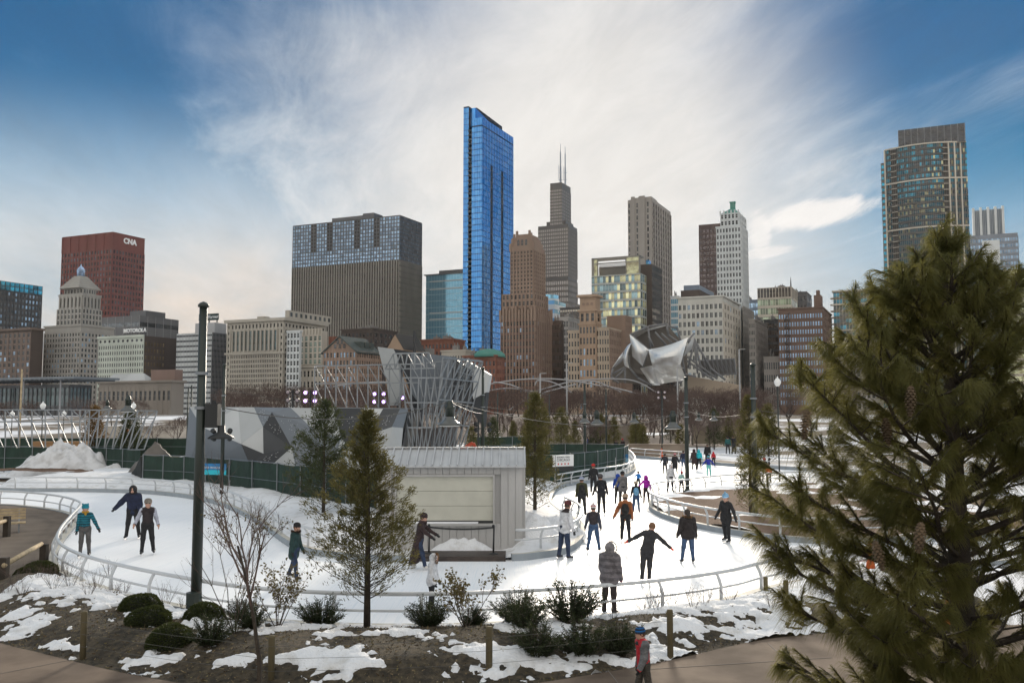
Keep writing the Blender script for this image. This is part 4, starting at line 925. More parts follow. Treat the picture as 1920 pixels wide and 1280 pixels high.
# --- concrete tower
b = Building('concrete_tower', 'warm grey concrete apartment tower with slotted side behind the sunlit glass', 'tower', 1177, 1222, 1257, 371, 980)
b.block(0, b.wl, 0, b.dr, 0, b.H, W_CONC)
sk = lambda i, j: i not in (1, 5)
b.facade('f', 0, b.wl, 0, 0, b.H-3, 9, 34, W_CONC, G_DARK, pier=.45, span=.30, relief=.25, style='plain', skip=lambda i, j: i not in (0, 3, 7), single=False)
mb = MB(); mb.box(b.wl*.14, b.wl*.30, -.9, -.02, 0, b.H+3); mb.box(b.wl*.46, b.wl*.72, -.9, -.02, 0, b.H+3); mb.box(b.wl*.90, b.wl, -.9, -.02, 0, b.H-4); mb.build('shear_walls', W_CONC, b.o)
b.facade('r', 0, b.dr, b.wl, 0, b.H-4, 8, 34, W_CONC, G_DARK, pier=.34, span=.36, relief=1.0, style='plain', single=False, spanm=wallm('dark concrete spandrel', (.15, .135, .12)))  # side spandrels a darker tone than the concrete
b.block(b.wl*.2, b.wl*.9, b.dr*.1, b.dr*.4, b.H, b.H+3.5, W_CONC, 'penthouse')
# --- cream corner block
b = Building('cream_corner_block', 'cream terracotta block with paired windows right of the pavilion', 'building', 1271, 1355, 1386, 556, 540)
b.box_with_facades(0, b.wl, 0, b.dr, 0, b.H-3, wallm('cream white', (0.50, 0.485, 0.44)), G_WIN, 10, 14, 6, pier=.42, span=.42, relief=.7, limit=290, style='pair', right=dict(wall=W_CREAM), alt=(G_PALE, .15))
b.block(0, b.wl, 0, b.dr, b.H-3, b.H, wallm('cream white', (0.50, 0.485, 0.44)), 'attic'); b.parapet(0, b.wl, 0, b.dr, b.H, .9, .8, wallm('cream white', (0.50, 0.485, 0.44)))
b.block(b.wl*.02, b.wl*.45, 5, b.dr*.8, b.H+.9, b.H+5.5, W_BRICKD, 'penthouse'); b.block(b.wl*.05, b.wl*.4, 9, b.dr, b.H+5.5, b.H+9, W_STEELB, 'penthouse')
b = Building('maroon_tower', 'dark maroon tower with square windows behind the white spired tower', 'tower', 1310, 1357, 1366, 418, 900)
b.box_with_facades(0, b.wl, 0, b.dr, 0, b.H, wallm('maroon brick', (0.095, 0.066, 0.062)), glassm('dusky panes', (.14, .11, .11), .2), 7, 34, 2, pier=.4, span=.45, relief=.5, limit=200, style='plain', top=4)
# --- white tower with green pyramid
b = Building('white_spired_tower', 'slender white terracotta tower with a green copper pyramid roof', 'tower', 1343, 1389, 1400, 424, 600)
kw = dict(pier=.42, span=.40, relief=.8)
b.box_with_facades(0, b.wl, 0, b.dr, 0, b.H, W_WHITE, G_WIN, 8, 30, 5, limit=250, style='pair', **kw); b.parapet(0, b.wl, 0, b.dr, b.H, .8, .5, W_WHITE)
x0, x1, y0, y1 = b.wl*.16, b.wl*.9, 1.5, b.dr*.9+6
b.box_with_facades(x0, x1, y0, y1, b.H+.8, b.zat(397), W_WHITE, G_WIN, 5, 2, 4, limit=300, style='arch', **kw)
for i in range(6): b.block(x0+(x1-x0)*i/5-.4, x0+(x1-x0)*i/5+.4, y0-.9, y0, b.zat(397)-1, b.zat(397)+1.8, W_WHITE, 'pinnacle')
za, zm, zb_ = b.zat(397), b.zat(383), b.zat(371); cx, cy = (x0+x1)/2, (y0+y1)/2; mb = MB()
hx, hy = (x1-x0)/2-.3, (y1-y0)/2-.3
q0 = [(cx-hx, cy-hy, za), (cx+hx, cy-hy, za), (cx+hx, cy+hy, za), (cx-hx, cy+hy, za)]; q1 = [(cx-1.6, cy-1.6, zm), (cx+1.6, cy-1.6, zm), (cx+1.6, cy+1.6, zm), (cx-1.6, cy+1.6, zm)]
for k in range(4): mb.face([q0[k], q0[(k+1) % 4], q1[(k+1) % 4], q1[k]])
mb.box(cx-1.5, cx+1.5, cy-1.5, cy+1.5, zm-.2, zb_); mb.box(cx-1.9, cx+1.9, cy-1.9, cy+1.9, zb_, zb_+.6); mb.build('pyramid_roof', W_COPPER, b.o)
b.block(b.wl*.25, b.wl*1.0, -6, -.02, 0, b.zat(575), W_WHITE, 'lower_wing'); b.facade('r', -6, b.dr*1.6, b.wl*1.0+1.2, 0, b.zat(575), 9, 18, W_CONC, G_WIN, pier=.45, span=.4, relief=.4, single=False)
# --- gold glass office
b = Building('gold_glass_office', 'yellowish glass office with dark louvred crown and thin spire', 'building', 1420, 1483, 1494, 537, 700)
b.box_with_facades(0, b.wl, 0, b.dr, 0, b.zat(557), W_CREAM, glassm('gold green panes', (0.34, 0.40, 0.28), .1, .3, .9, .6), 13, 14, 4, pier=.12, span=.3, relief=.3, limit=200, style='plain')
b.box_with_facades(0, b.wl, 0, b.dr, b.zat(557), b.H, W_CREAM, G_BRONZE, 11, 1, 4, pier=.2, span=.12, relief=.5, limit=230, style='plain', core=W_BROWN)
b.roof_kit(0, b.wl, 0, b.dr, b.H, 4, 8); mb = MB(); mb.tube([(b.wl*.97, 5, b.H), (b.wl*.97, 5, b.H+4), (b.wl*.97, 5, b.H+8)], [.6, .4, .1], 6); mb.build('spire', W_BLACK, b.o)
# --- brown fire escape building
b = Building('brown_fire_escape_building', 'brown brick block with a black zigzag fire escape on its front', 'building', 1459, 1542, 1558, 577, 540)
W_FE = wallm('chocolate brick', (0.150, 0.098, 0.076))
b.box_with_facades(0, b.wl, 0, b.dr, 0, b.H-2, W_FE, G_PALE, 17, 14, 6, pier=.48, span=.45, relief=.35, limit=290, right=dict(glass=G_WIN))
b.block(0, b.wl, 0, b.dr, b.H-2, b.H, W_FE, 'attic'); b.parapet(0, b.wl, 0, b.dr, b.H, .7, .6, W_FE); b.block(b.wl*.80, b.wl*.96, 3, 12, b.H, b.H+8, W_FE, 'water_tank_house'); b.block(b.wl*.85, b.wl*.92, 4, 9, b.H+8, b.H+11, W_FE, 'water_tank_house')
mb = MB(); fx0, fx1 = b.wl*.14, b.wl*.27
for j in range(14):
    z = (b.H-2)*j/14; mb.box(fx0, fx1, -1.6, -.4, z, z+.15); mb.bar((fx0, -1.5, z), (fx1, -1.5, z+(b.H-2)/14), .35); mb.box(fx0, fx1, -1.65, -1.55, z+1, z+1.15)
    for k in range(5): mb.bar((fx0+(fx1-fx0)*k/4, -1.6, z), (fx0+(fx1-fx0)*k/4, -1.6, z+1.1), .12)
mb.build('fire_escape', W_BLACK, b.o)
# --- condominium at right with teal glass
W_CONDO = wallm('condo stone', (0.34, 0.31, 0.27))
b = Building('teal_condominium', 'condominium block with teal windows and beige floor bands behind the pine', 'building', 1562, 1690, 1702, 541, 560)
b.box_with_facades(0, b.wl, 0, b.dr, 0, b.H, W_CONDO, G_TEAL, 22, 20, 3, core=wallm('condo core', (.10, .095, .09)), pier=.22, span=.40, relief=.5, limit=290, style='pair', alt=(G_GREY, .45), spanm=wallm('condo spandrel', (.17, .155, .14)))
mb = MB()
for j in (2, 6, 10, 14, 18): mb.box(-.8, b.wl+.8, -1.2, -.35, b.H*j/20-.4, b.H*j/20+.4)
mb.build('floor_bands', W_CREAM, b.o)
mb = MB()
for j in range(20): mb.box(-2.0, -.05, .5, 6, b.H*j/20, b.H*j/20+.6)
mb.build('balconies', W_CREAM, b.o); b.parapet(0, b.wl, 0, b.dr, b.H, .8, .8, W_CREAM); b.roof_kit(0, b.wl, 0, b.dr, b.H+.8, 4, 4)
# --- tall residential tower with bowed front
b = Building('teal_residential_tower', 'tall bowed residential tower with teal glass and dark crown at right', 'tower', 1649, 1812, 1816, 262, 620)
H = b.H; nb = 14; W = b.wl; xs = [W*.05+(W*.95)*i/nb for i in range(nb+1)]
def bow(i): t = i/nb; return 5.5 - 7.0*math.sin(math.pi*min(1, t*1.02))**1.0
mb = MB(); mb.prism([(xs[i], bow(i)+.8) for i in range(nb+1)]+[(W, 26), (W*.05, 26)], 0, H-.5); mb.box(0, W*.049, 7, 24, 0, b.zat(285)); mb.build('core', wallm('tower core', (.085, .080, .076)), b.o)
pm, sm, cm, gm = MB(), MB(), MB(), MB(); rows = 46; rh = (H)/rows
wins = []
for i in range(nb):
    a = Vector((xs[i], bow(i), 0)); c = Vector((xs[i+1], bow(i+1), 0)); t = (c-a); ln = t.length; ang = math.atan2(t.y, t.x)
    big = i >= nb-3 or i == 0
    for k in range(3):
        p = a+t*(k/3.0+.02); q = a+t*(k/3.0+.10)
        pm.prism([(p.x, p.y), (q.x, q.y), (q.x, q.y+.9), (p.x, p.y+.9)], 0, H-.6)
    for j in range(rows): sm.prism([(a.x, a.y+.15), (c.x, c.y+.15), (c.x, c.y+.9), (a.x, a.y+.9)], j*rh-.01, j*rh+rh*.34)
    for j in (0, 8, 16, 24, 32, 40, rows): cm.prism([(a.x, a.y-.7), (c.x, c.y-.7), (c.x, c.y+.5), (a.x, a.y+.5)], min(H, j*rh)-.5, min(H, j*rh)+.5)
    if big: cm.prism([(a.x-.5, a.y-.5), (a.x+.5, a.y-.5), (a.x+.5, a.y+.5), (a.x-.5, a.y+.5)], 0, H)
    for j in range(rows):
        for k in range(3):
            if i in (1, 10): continue
            wins.append((j, a+t*(k/3.0+.22), ang, ln/3*.78))
pm.build('piers', wallm('tower pier', (.155, .148, .138)), b.o); tag(sm.build('spandrels', wallm('tower spandrel', (.095, .092, .088)), b.o), kind='stuff'); cm.build('floor_bands', W_CREAM, b.o)
wins.sort(key=lambda w: -w[0])
for n, (j, p, ang, ww) in enumerate(wins):
    if j*rh < b.zvis: continue
    if n < 300:
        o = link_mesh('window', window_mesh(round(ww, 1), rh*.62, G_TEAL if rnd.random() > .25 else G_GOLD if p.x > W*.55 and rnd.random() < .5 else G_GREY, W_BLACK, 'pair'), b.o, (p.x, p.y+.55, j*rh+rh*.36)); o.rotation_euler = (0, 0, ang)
    else:
        d = Vector((math.cos(ang), math.sin(ang), 0)); q = p-d*ww*.45; r2 = p+d*ww*.45; gm.prism([(q.x, q.y+.45), (r2.x, r2.y+.45), (r2.x, r2.y+.75), (q.x, q.y+.75)], j*rh+rh*.36, j*rh+rh*.97, rnd.choice((0, 0, 0, 0, 0, 1, 2)))
o = gm.build('window_rows', [G_TEAL, G_GREY, G_GOLD], b.o); tag(o, kind='stuff')
mb = MB()
for i in (1, 10):
    for j in range(rows): mb.prism([(xs[i], bow(i)-.8), (xs[i+1], bow(i+1)-.8), (xs[i+1], bow(i+1)+.8), (xs[i], bow(i)+.8)], j*rh, j*rh+.4)
mb.build('balconies', W_CREAM, b.o)
b.box_with_facades(W*.22, W*.985, 3, 24, H, b.zat(228), wallm('dark crown', (.055, .058, .065)), G_DARK, 10, 5, 2, pier=.10, span=.12, relief=.4, single=False, style='plain', pierm=wallm('crown rib', (.20, .20, .21)))
b.facade('f', 0, W*.049, 7, 0, b.zat(287), 1, 44, wallm('tower pier', (.155, .148, .138)), G_TEAL, pier=.3, span=.45, relief=.3, single=False)
# --- far right grey tower, gold glass
b = Building('crowned_grey_tower', 'grey blue tower with a white ribbed crown at the right edge', 'tower', 1818, 1908, 1912, 436, 900)
W = b.wl
b.box_with_facades(0, W, 0, 20, 0, b.H-3, wallm('grey blue frame', (0.22, 0.245, 0.28)), G_PALE, 18, 30, 3, pier=.35, span=.45, relief=.4, limit=120, style='plain'); b.block(0, W, 0, 20, b.H-3, b.H, wallm('grey blue frame', (0.22, 0.245, 0.28)), 'parapet')
zc = b.zat(388); b.block(W*.08, W*.70, 3, 20, b.H, zc, wallm('crown core', (.22, .26, .30)), 'crown')
mb = MB()
for i in range(5): xx = W*(.07+.155*i); mb.box(xx, xx+2.2, 1, 4, b.H-8, zc+2.5)
mb.build('crown_ribs', W_WHITE, b.o)
mb = MB()
for i in range(18): xx = W*(.08+.62*i/17); mb.box(xx, xx+.5, 2.3, 2.95, b.H, zc+1)
mb.build('crown_mullions', wallm('crown mullion', (.35, .38, .41)), b.o)
b.block(W*.25, W*.62, -1.2, -.5, b.H-30, b.H-6, W_WHITE, 'centre_bay')
b = Building('yellow_glass_block', 'yellowish banded glass block at the right edge behind the pine', 'building', 1872, 1990, 2010, 500, 640); b.dr = 8.0
b.box_with_facades(0, b.wl, 0, b.dr, 0, b.H, W_CREAM, G_GOLD, 16, 20, 3, pier=.06, span=.36, relief=.4, limit=160, style='plain')
# --- museum wing with flying roof at left
b = Building('modern_museum_wing', 'dark glass museum wing under a thin flat flying roof at left', 'building', -140, 150, 190, 720, 380)
b.box_with_facades(0, b.wl*.94, 0, b.dr, 0, b.H, W_GREY, glassm('grey green panes', (.10, .135, .14)), 34, 2, 6, pier=.18, span=.1, relief=.4, limit=120, style='plain', top=1)
mb = MB(); zr = b.zat(711); mb.box(-10, b.wl+6, -8, b.dr+4, zr, zr+.9)
for i in range(40): mb.box(-10+(b.wl+16)*i/40, -10+(b.wl+16)*i/40+.25, -8.3, b.dr+4, zr-.5, zr-.01)
mb.build('flying_roof', wallm('roof blade', (.20, .22, .24)), b.o)
for i in range(5): mb = MB(); x = b.wl*(.08+.22*i); mb.tube([(x, -6, 0), (x, -6, zr)], .35, 8); mb.build('column', wallm('light metal rib', (0.3, 0.3, 0.31)), b.o)
# ================================================================== park structures
M_POLE = mat('dark green pole paint', (0.022, 0.030, 0.024), 0.42, var=0.15, scale=2, streak=0.2)
M_STEEL = mat('galvanised steel', (0.24, 0.255, 0.27), 0.42, metal=0.55, var=0.12, scale=1.2)
M_DARKM = mat('dark fitting', (0.02, 0.021, 0.022), 0.5)
M_LAMPIN = mat('lamp reflector', (0.75, 0.75, 0.72), 0.4)
# ---- light poles
def light_pole(label, px, pybase, pytop, lamps=True, r=0.13, box=False, Y=None, base=True, group='tall dark green light poles by the rink', dims=None):
    g = gnd(px, pybase) if Y is None else at(px, 775, Y)
    if Y is not None: g.z = float(terrain_z(g.x, g.y))
    h = at(px, pytop, g.y).z - g.z
    e = empty('light_pole', g); tag(e, label, 'light pole', group)
    mb = MB(); mb.tube([(0, 0, 0), (0, 0, h*.5), (0, 0, h*.52), (0, 0, h)], [r, r*.92, r*.84, r*.72], 12); mb.build('shaft', M_POLE, e, True)
    mb = MB(); mb.lathe([(r*.95, 0), (r*1.05, .03), (r*1.0, .07), (r*.6, .12), (.02, .15)], (0, 0, h), 12); mb.build('finial', M_POLE, e, True)
    if base: mb = MB(); mb.lathe([(r*1.75, -.1), (r*1.75, .18), (r*1.35, .24), (r*1.02, .34)], (0, 0, 0.0), 12); mb.build('base', M_POLE, e)
    zc = h*.66
    mb = MB(); mb.lathe([(r*1.2, 0), (r*1.2, .08)], (0, 0, zc), 10); mb.lathe([(r*1.2, 0), (r*1.2, .08)], (0, 0, zc+.9), 10); mb.build('clamp_band', M_STEEL, e)
    if lamps:
        for sx in (-1, 1):
            for dz in (0, .42):
                mb = MB(); mb.lathe([(.07, -.02), (.13, .06), (.155, .22), (.15, .3), (.02, .31)], (0, 0, 0), 10); o = mb.build('floodlight', M_DARKM, e, True); o.location = (sx*.42, -.12, h*.50-dz); o.rotation_euler = (R(55), 0, sx*R(25))
        mb = MB(); mb.bar((-.48, -.05, h*.50-.2), (.48, -.05, h*.50-.2), .07); mb.build('crossarm', M_POLE, e)
    if box:
        mb = MB(); mb.box(r+.02, r+.34, -.16, .16, h*.60, h*.60+.62); mb.lathe([(.06, .62), (.06, .72)], (r+.18, 0, h*.60), 8); mb.build('ballast_box', M_DARKM, e)
        mb = MB(); mb.lathe([(.09, .30), (.10, .12), (.30, .02), (.34, -.03), (.33, -.05), (.26, 0.0)], (r+.42, -.05, h*.57), 14); mb.build('lamp_shade', M_DARKM, e, True)
        mb = MB(); mb.lathe([(.20, .06), (.20, .36)], (r*.2, -.25, .2), 10); mb.build('junction_box', M_POLE, e)
    return e
P_NEAR = light_pole('thick dark pole standing in front of the rink among the round shrubs', 367, 1148, 576, False, r=.142, box=True)
light_pole('dark pole with paired floodlights behind the left skaters', 415, 938, 686, True, r=.12)
light_pole('dark pole right behind the grey shed roof', 905, 905, 692, True, r=.13)
light_pole('dark green pole beside the CHICAGO sign fence', 1097, 886, 722, False, r=.13)
light_pole('slim dark pole between the two spectator pairs', 1137, 851, 731, False, r=.12)
light_pole('dark green pole standing on the mulch island tip', 1289, 925, 710, False, r=.14)
light_pole('dark green pole right of the columnar cedar on the mulch island', 1417, 974, 686, False, r=.14)
light_pole('dark mast with four stage lights behind the far railing', 1243, 851, 745, False, r=.08)
def small_pole(label, px, yb, yt, Y, r=.08, m=None, grp='thin lamp poles in the park'):
    g = at(px, 775, Y); g.z = float(terrain_z(g.x, g.y)); h = at(px, yt, Y).z-g.z
    e = empty('lamp_post', g); tag(e, label, 'lamp post', grp); mb = MB(); mb.tube([(0, 0, 0), (0, 0, h)], [r, r*.8], 8); mb.build('shaft', m or M_POLE, e, True)
    return e, h
M_PALEP = mat('pale grey pole', (0.34, 0.34, 0.34), 0.5)
for (px, yt, Y, lab) in ((1013, 700, 150, 'pale grey street lamp pole over the bare trees near the art deco tower'), (1063, 680, 150, 'tall pale grey pole left of the tan corner tower'), (1271, 690, 150, 'tall pale grey pole in front of the pavilion'), (1388, 655, 150, 'tall pale grey pole with side arm under the white spired tower')):
    e, h = small_pole(lab, px, 0, yt, Y, .14, M_PALEP, 'pale street light poles'); mb = MB(); mb.bar((0, 0, h), (1.0, 0, h+.05), .12); mb.build('arm', M_PALEP, e)
for (px, yt, Y, lab) in ((933, 735, 120, 'left'), (990, 735, 130, 'middle'), (1030, 738, 140, 'right'), (352, 725, 90, 'shorter'), (358, 722, 92, 'taller')):
    e, h = small_pole({'left': 'slim dark pole just right of the steel frames', 'middle': 'slim dark pole before the brown art deco tower', 'right': 'slim dark pole at the left of the pale street pole pair', 'shorter': 'shorter of two thin posts behind the faceted wall corner', 'taller': 'taller of two thin posts behind the faceted wall corner'}[lab], px, 0, yt, Y, .09)
# wooden mast and globe lamps at the left
M_WOOD = mat('weathered timber', (0.19, 0.14, 0.085), 0.85, var=0.25, scale=3, streak=0.1)
M_WOODL = mat('pale timber', (0.40, 0.31, 0.19), 0.8, var=0.2, scale=4)
e, h = small_pole('tan timber mast at the far left', 38, 0, 692, 95, .11, M_WOODL, None)
M_GLOBE = mat('white lamp globe', (0.85, 0.85, 0.83), 0.3)
for (px, yc, Y, lab) in ((80, 759, 88, 'white globe lamp left of the steel frames, nearest the timber mast'), (23, 774, 100, 'white globe lamp at the far left edge'), (120, 773, 105, 'small white globe lamp between the frame posts'), (250, 758, 100, 'white globe lamp behind the conical evergreen at left'), (1459, 716, 70, 'white globe lamp left of the big pine')):
    e, h = small_pole(lab, px, 0, yc+8, Y, .06, None, 'white globe lamps'); mb = MB(); mb.lathe([(.10, 0), (.16, .06), (.26, .25), (.25, .42), (.12, .58), (.05, .62), (.04, .75)], (0, 0, h), 12); mb.build('globe', M_GLOBE, e, True)
# stage light racks (lit, violet)
def stage_rack(label, px, py, Y, n=(2, 2), lit=True, pole_to=None):
    c = at(px, py, Y); z0 = float(terrain_z(c.x, c.y)) if pole_to is None else at(px, pole_to, Y).z
    e = empty('stage_light_rack', (c.x, c.y, z0)); tag(e, label, 'stage lights', 'stage light racks')
    h = c.z-z0; mb = MB(); mb.tube([(0, 0, 0), (0, 0, h+.5)], .07, 8); mb.bar((-.45, 0, h+.3), (.45, 0, h+.3), .08); mb.bar((-.45, 0, h-.35), (.45, 0, h-.35), .08); mb.build('stand', M_DARKM, e)
    lens = mat('violet lamp lens', (0.8, 0.7, 0.9), 0.3, emit=(0.60, 0.32, 1.0), estr=1.6) if lit else mat('unlit lens', (0.5, 0.42, 0.45), 0.2)
    for sx in (-.38, .38):
        for dz in (.3, -.35):
            mb = MB(); mb.lathe([(.08, .3), (.16, .22), (.20, 0), (.19, -.03)], (0, 0, 0), 12, 0); mb.lathe([(.14, -.035), (.13, -.05)], (0, 0, 0), 12, 1)
            o = mb.build('spotlight', [M_DARKM, lens], e, True); o.location = (sx, -.1, h+dz); o.rotation_euler = (R(-80), 0, 0)
stage_rack('violet stage lights on a short stand left of the steel frames', 582, 743, 75, pole_to=764)
stage_rack('violet stage lights seen low through the steel frames', 711, 745, 78, pole_to=764)
stage_rack('bright violet stage lights high in the steel frames', 746, 737, 74, pole_to=764)
stage_rack('violet stage lights beside the pole at the right frame end', 897, 732, 80)
stage_rack('four dark unlit stage lights on a mast before the pavilion', 1240, 740, 112, lit=False)
stage_rack('small dark stage lights on the faceted wall at left', 549, 742, 76, lit=False, pole_to=764)
# hanging bell lamps and span wires
M_WIRE = mat('span wire', (0.10, 0.095, 0.085), 0.6)
def cable(label, a, b, sag, r=.012):
    a = Vector(a); b = Vector(b); mb = MB(); pts = []
    for i in range(25):
        t = i/24; p = a.lerp(b, t); p.z -= sag*4*t*(1-t); pts.append(p-a)
    mb.tube(pts, r, 4); o = mb.build('span_wire', M_WIRE, None, loc=a); tag(o, label, 'cable', 'lamp span wires'); return o
def lamp_at(label, px, py, wpx, dia=.80):
    Y = F*dia/wpx; c = at(px, py, Y); s = dia/.8
    e = empty('bell_lamp', c); tag(e, label, 'lamp', 'hanging bell lamps over the rink')
    mb = MB(); mb.lathe([(.39*s, -.02*s), (.40*s, .01*s), (.30*s, .07*s), (.20*s, .15*s), (.145*s, .26*s), (.13*s, .28*s)], (0, 0, 0), 20); mb.build('shade', mat('lamp shade enamel', (0.10, 0.105, 0.10), 0.3), e, True)
    mb = MB(); mb.lathe([(.145*s, .27*s), (.145*s, .50*s), (.165*s, .52*s), (.165*s, .58*s), (.11*s, .62*s), (.11*s, .72*s), (.07*s, .78*s)], (0, 0, 0), 14); mb.build('housing', M_POLE, e, True)
    mb = MB(); mb.lathe([(.36*s, -.03*s), (.30*s, -.05*s), (.1*s, -.06*s)], (0, 0, 0), 16); mb.build('diffuser', M_LAMPIN, e, True)
    return c
c1 = lamp_at('largest bell lamp hanging above the grey shed', 843, 796, 46)
c2 = lamp_at('bell lamp hanging left of the mulch island pole', 1262, 802, 33)
c3 = lamp_at('bell lamp hanging right of the CHICAGO sign pole', 1119, 794, 26)
c4 = lamp_at('bell lamp hanging against the CHICAGO sign pole', 1096, 791, 22)
c5 = lamp_at('bell lamp hanging over the spectators at the far rail', 1189, 791, 19)
c6 = lamp_at('small bell lamp hanging near the far evergreens', 1310, 787, 15)
c7 = lamp_at('bell lamp hanging between the two mulch island poles', 1338, 787, 17)
c8 = lamp_at('bell lamp in front of the left steel frames', 240, 770, 30)
c9 = lamp_at('small bell lamp left of the larger one by the steel frames', 201, 766, 17)
ztop = lambda c: c + Vector((0, 0, .75))
cable('span wire from the near pole over the shed lamp', at(378, 755, gnd(367, 1148).y), ztop(c1), .5)
cable('span wire from the shed lamp to the pole behind it', ztop(c1), at(905, 775, gnd(905, 905).y), .1)
cable('span wire from the shed lamp across to the mulch island pole', ztop(c1), at(1289, 768, gnd(1289, 925).y), .9)
cable('span wire between the two mulch island poles', at(1289, 770, gnd(1289, 925).y), at(1417, 772, gnd(1417, 974).y), .3)
cable('span wire running over the far bell lamps', at(905, 770, gnd(905, 905).y), at(1137, 770, gnd(1137, 851).y), .5)
cable('span wire from the sign pole to the mulch island pole', at(1097, 768, gnd(1097, 886).y), at(1289, 774, gnd(1289, 925).y), .5)
cable('span wire from the left floodlight pole to the faceted wall', at(420, 728, gnd(415, 938).y), at(770, 752, 70), .6)
cable('span wire leaving the mulch island pole to the right', at(1417, 768, gnd(1417, 974).y), at(1700, 760, 60), .5)
cable('upper span wire from the pole behind the shed to the slim pole', at(905, 762, gnd(905, 905).y), at(1243, 758, gnd(1243, 851).y), .8)

# ---- grey shed with snow-dusted ribbed roof
def build_shed():
    Y = gnd(950, 1034).y
    M_S = mat('grey painted siding', (0.42, 0.41, 0.40), 0.7, var=0.06, scale=1.2, streak=.3)
    M_D = mat('shutter panel', (0.50, 0.49, 0.42), 0.6, var=0.06, scale=1.5); M_RF = mat('ribbed metal roof', (0.48, 0.485, 0.49), 0.45, var=0.08, scale=1.3, metal=.2, streak=.4)
    x0 = at(705, 1050, Y).x; x1 = at(980, 1040, Y).x; w = x1-x0; h = at(900, 873, Y).z; d = 3.4
    e = empty('shed', (x0, Y, 0)); tag(e, 'grey sided kiosk shed with ribbed metal roof and closed serving shutter', 'shed')
    dl, dr = at(752, 0, Y).x-x0, at(926, 0, Y).x-x0; dz0, dz1 = at(900, 976, Y).z, at(900, 893, Y).z
    mb = MB(); mb.box(.0, w, .12, d, 0, h); mb.build('wall', M_S, e)
    n = 20; pw = w/n                                   # each siding board is a piece of its own
    for i in range(n):
        a, b_ = i*pw+.006, (i+1)*pw-.006
        if b_ > dl-.06 and a < dr+.06: segs = ((0.05, dz0-.10), (dz1+.08, h))
        else: segs = ((0.05, h),)
        for (za, zb) in segs: mb = MB(); mb.box(a, b_, .0, .118, za, zb); mb.build('siding_board', M_S, e)
    for i in range(9): mb = MB(); mb.box(w+.002, w+.10, .12+i*(d-.12)/9+.006, .12+(i+1)*(d-.12)/9-.006, .05, h); mb.build('siding_board', M_S, e)
    mb = MB(); mb.box(dl-.06, dr+.06, -.05, .12, dz1, dz1+.075); mb.box(dl-.06, dl, -.05, .12, dz0-.09, dz1); mb.box(dr, dr+.06, -.05, .12, dz0-.09, dz1); mb.box(dl-.1, dr+.1, -.16, .12, dz0-.17, dz0-.09); mb.build('shutter_frame', M_S, e)
    for k in range(3): za = dz0+(dz1-dz0)*k/3; mb = MB(); mb.box(dl+.003, dr-.003, .06, .116, za+.006, za+(dz1-dz0)/3-.006); mb.build('shutter_panel', M_D, e)
    mb = MB(); mb.box(dl, dr, .02, .117, dz0-.088, dz0-.004); mb.build('shutter_gap', M_DARKM, e)
    rz0, rz1 = h+.0, at(900, 846, Y).z+.05
    ro = MB(); ro.face([(-.15, -.22, rz0), (w+.12, -.22, rz0), (w+.12, 1.1, rz1+.02), (-.15, 1.1, rz1+.02)]); ro.face([(-.15, 1.1, rz1+.02), (w+.12, 1.1, rz1+.02), (w+.12, d+.2, rz0), (-.15, d+.2, rz0)]); ro.face([(-.15, -.22, rz0-.05), (-.15, -.22, rz0), (w+.12, -.22, rz0), (w+.12, -.22, rz0-.05)][::-1]); ro.face([(w+.12, -.22, rz0), (w+.12, d+.2, rz0), (w+.12, 1.1, rz1+.02)])
    rf = ro.build('roof', M_RF, e)
    for i in range(19):
        x = -.1+(w+.18)*i/18; mb = MB(); mb.bar((x, -.25, rz0+.03), (x, 1.1, rz1+.055), .05, .09); mb.build('roof_rib', M_RF, rf)
    mb = MB(); mb.box(-.15, w+.12, 1.02, 1.2, rz1+.04, rz1+.08); mb.build('ridge_cap', M_RF, rf)
    # snow left on the sill, and skid mat at the foot
    mb = MB(); mb.box(dl+.35, dr-.55, -.15, .05, dz0-.088, dz0-.03); mb.build('sill_snow', M_SNOW, e, True)
    return e, x0, Y, w
shed, SX0, SY, SW = build_shed()
# rubber mat and snow heap in front of the shed
mb = MB(); p0 = gnd(770, 1051); p1 = gnd(948, 1050)
mb.box(p0.x, p1.x, p0.y-.12, p0.y+1.25, .0, .17); o = mb.build('rubber_mat', mat('wet dark rubber mat', (0.045, 0.032, 0.026), 0.5, var=.3, scale=3, bump=.4, bscale=20)); tag(o, 'dark rubber entrance mat at the foot of the shed', 'mat')
def lump(name, label, cx, cy, rx, ry, h, step=.12, rough=.5, material=None, z0=0.0, seed=0):
    xs = np.arange(cx-rx*1.1, cx+rx*1.1, step); ys = np.arange(cy-ry*1.1, cy+ry*1.1, step); X, Y = np.meshgrid(xs, ys)
    r = np.sqrt(((X-cx)/rx)**2+((Y-cy)/ry)**2)
    n = fbm(X*1.1/rough+seed, Y*1.1/rough+seed*3, 5)
    Z = z0 - .1 + h*np.clip(1-r**1.5, -.25, 1)*(.55+.9*n) + (np.abs(fbm(X*2.6/rough+9, Y*2.6/rough, 3)-.5)*.42*h)*np.clip(1-r, 0, 1)
    nx = len(xs); i, j = np.meshgrid(np.arange(nx-1), np.arange(len(ys)-1)); a = (j*nx+i).ravel()
    o = link_mesh(name, np_mesh(name, np.stack([X.ravel(), Y.ravel(), Z.ravel()], 1), np.stack([a, a+1, a+1+nx, a+nx], 1), material or M_SNOWD, False))
    tag(o, label, 'snow', kind=None); return o
c = gnd(865, 1041); lump('snow_heap', 'small snow heap against the shed wall behind the barrier', c.x, c.y+.55, 1.25, .55, .55, .08, z0=.15)
c = gnd(1000, 1030); lump('snow_heap', 'tall snow heap at the shed corner inside the short railing', c.x-.1, c.y+.55, 1.35, .9, 1.05, .07, z0=.4, seed=3)
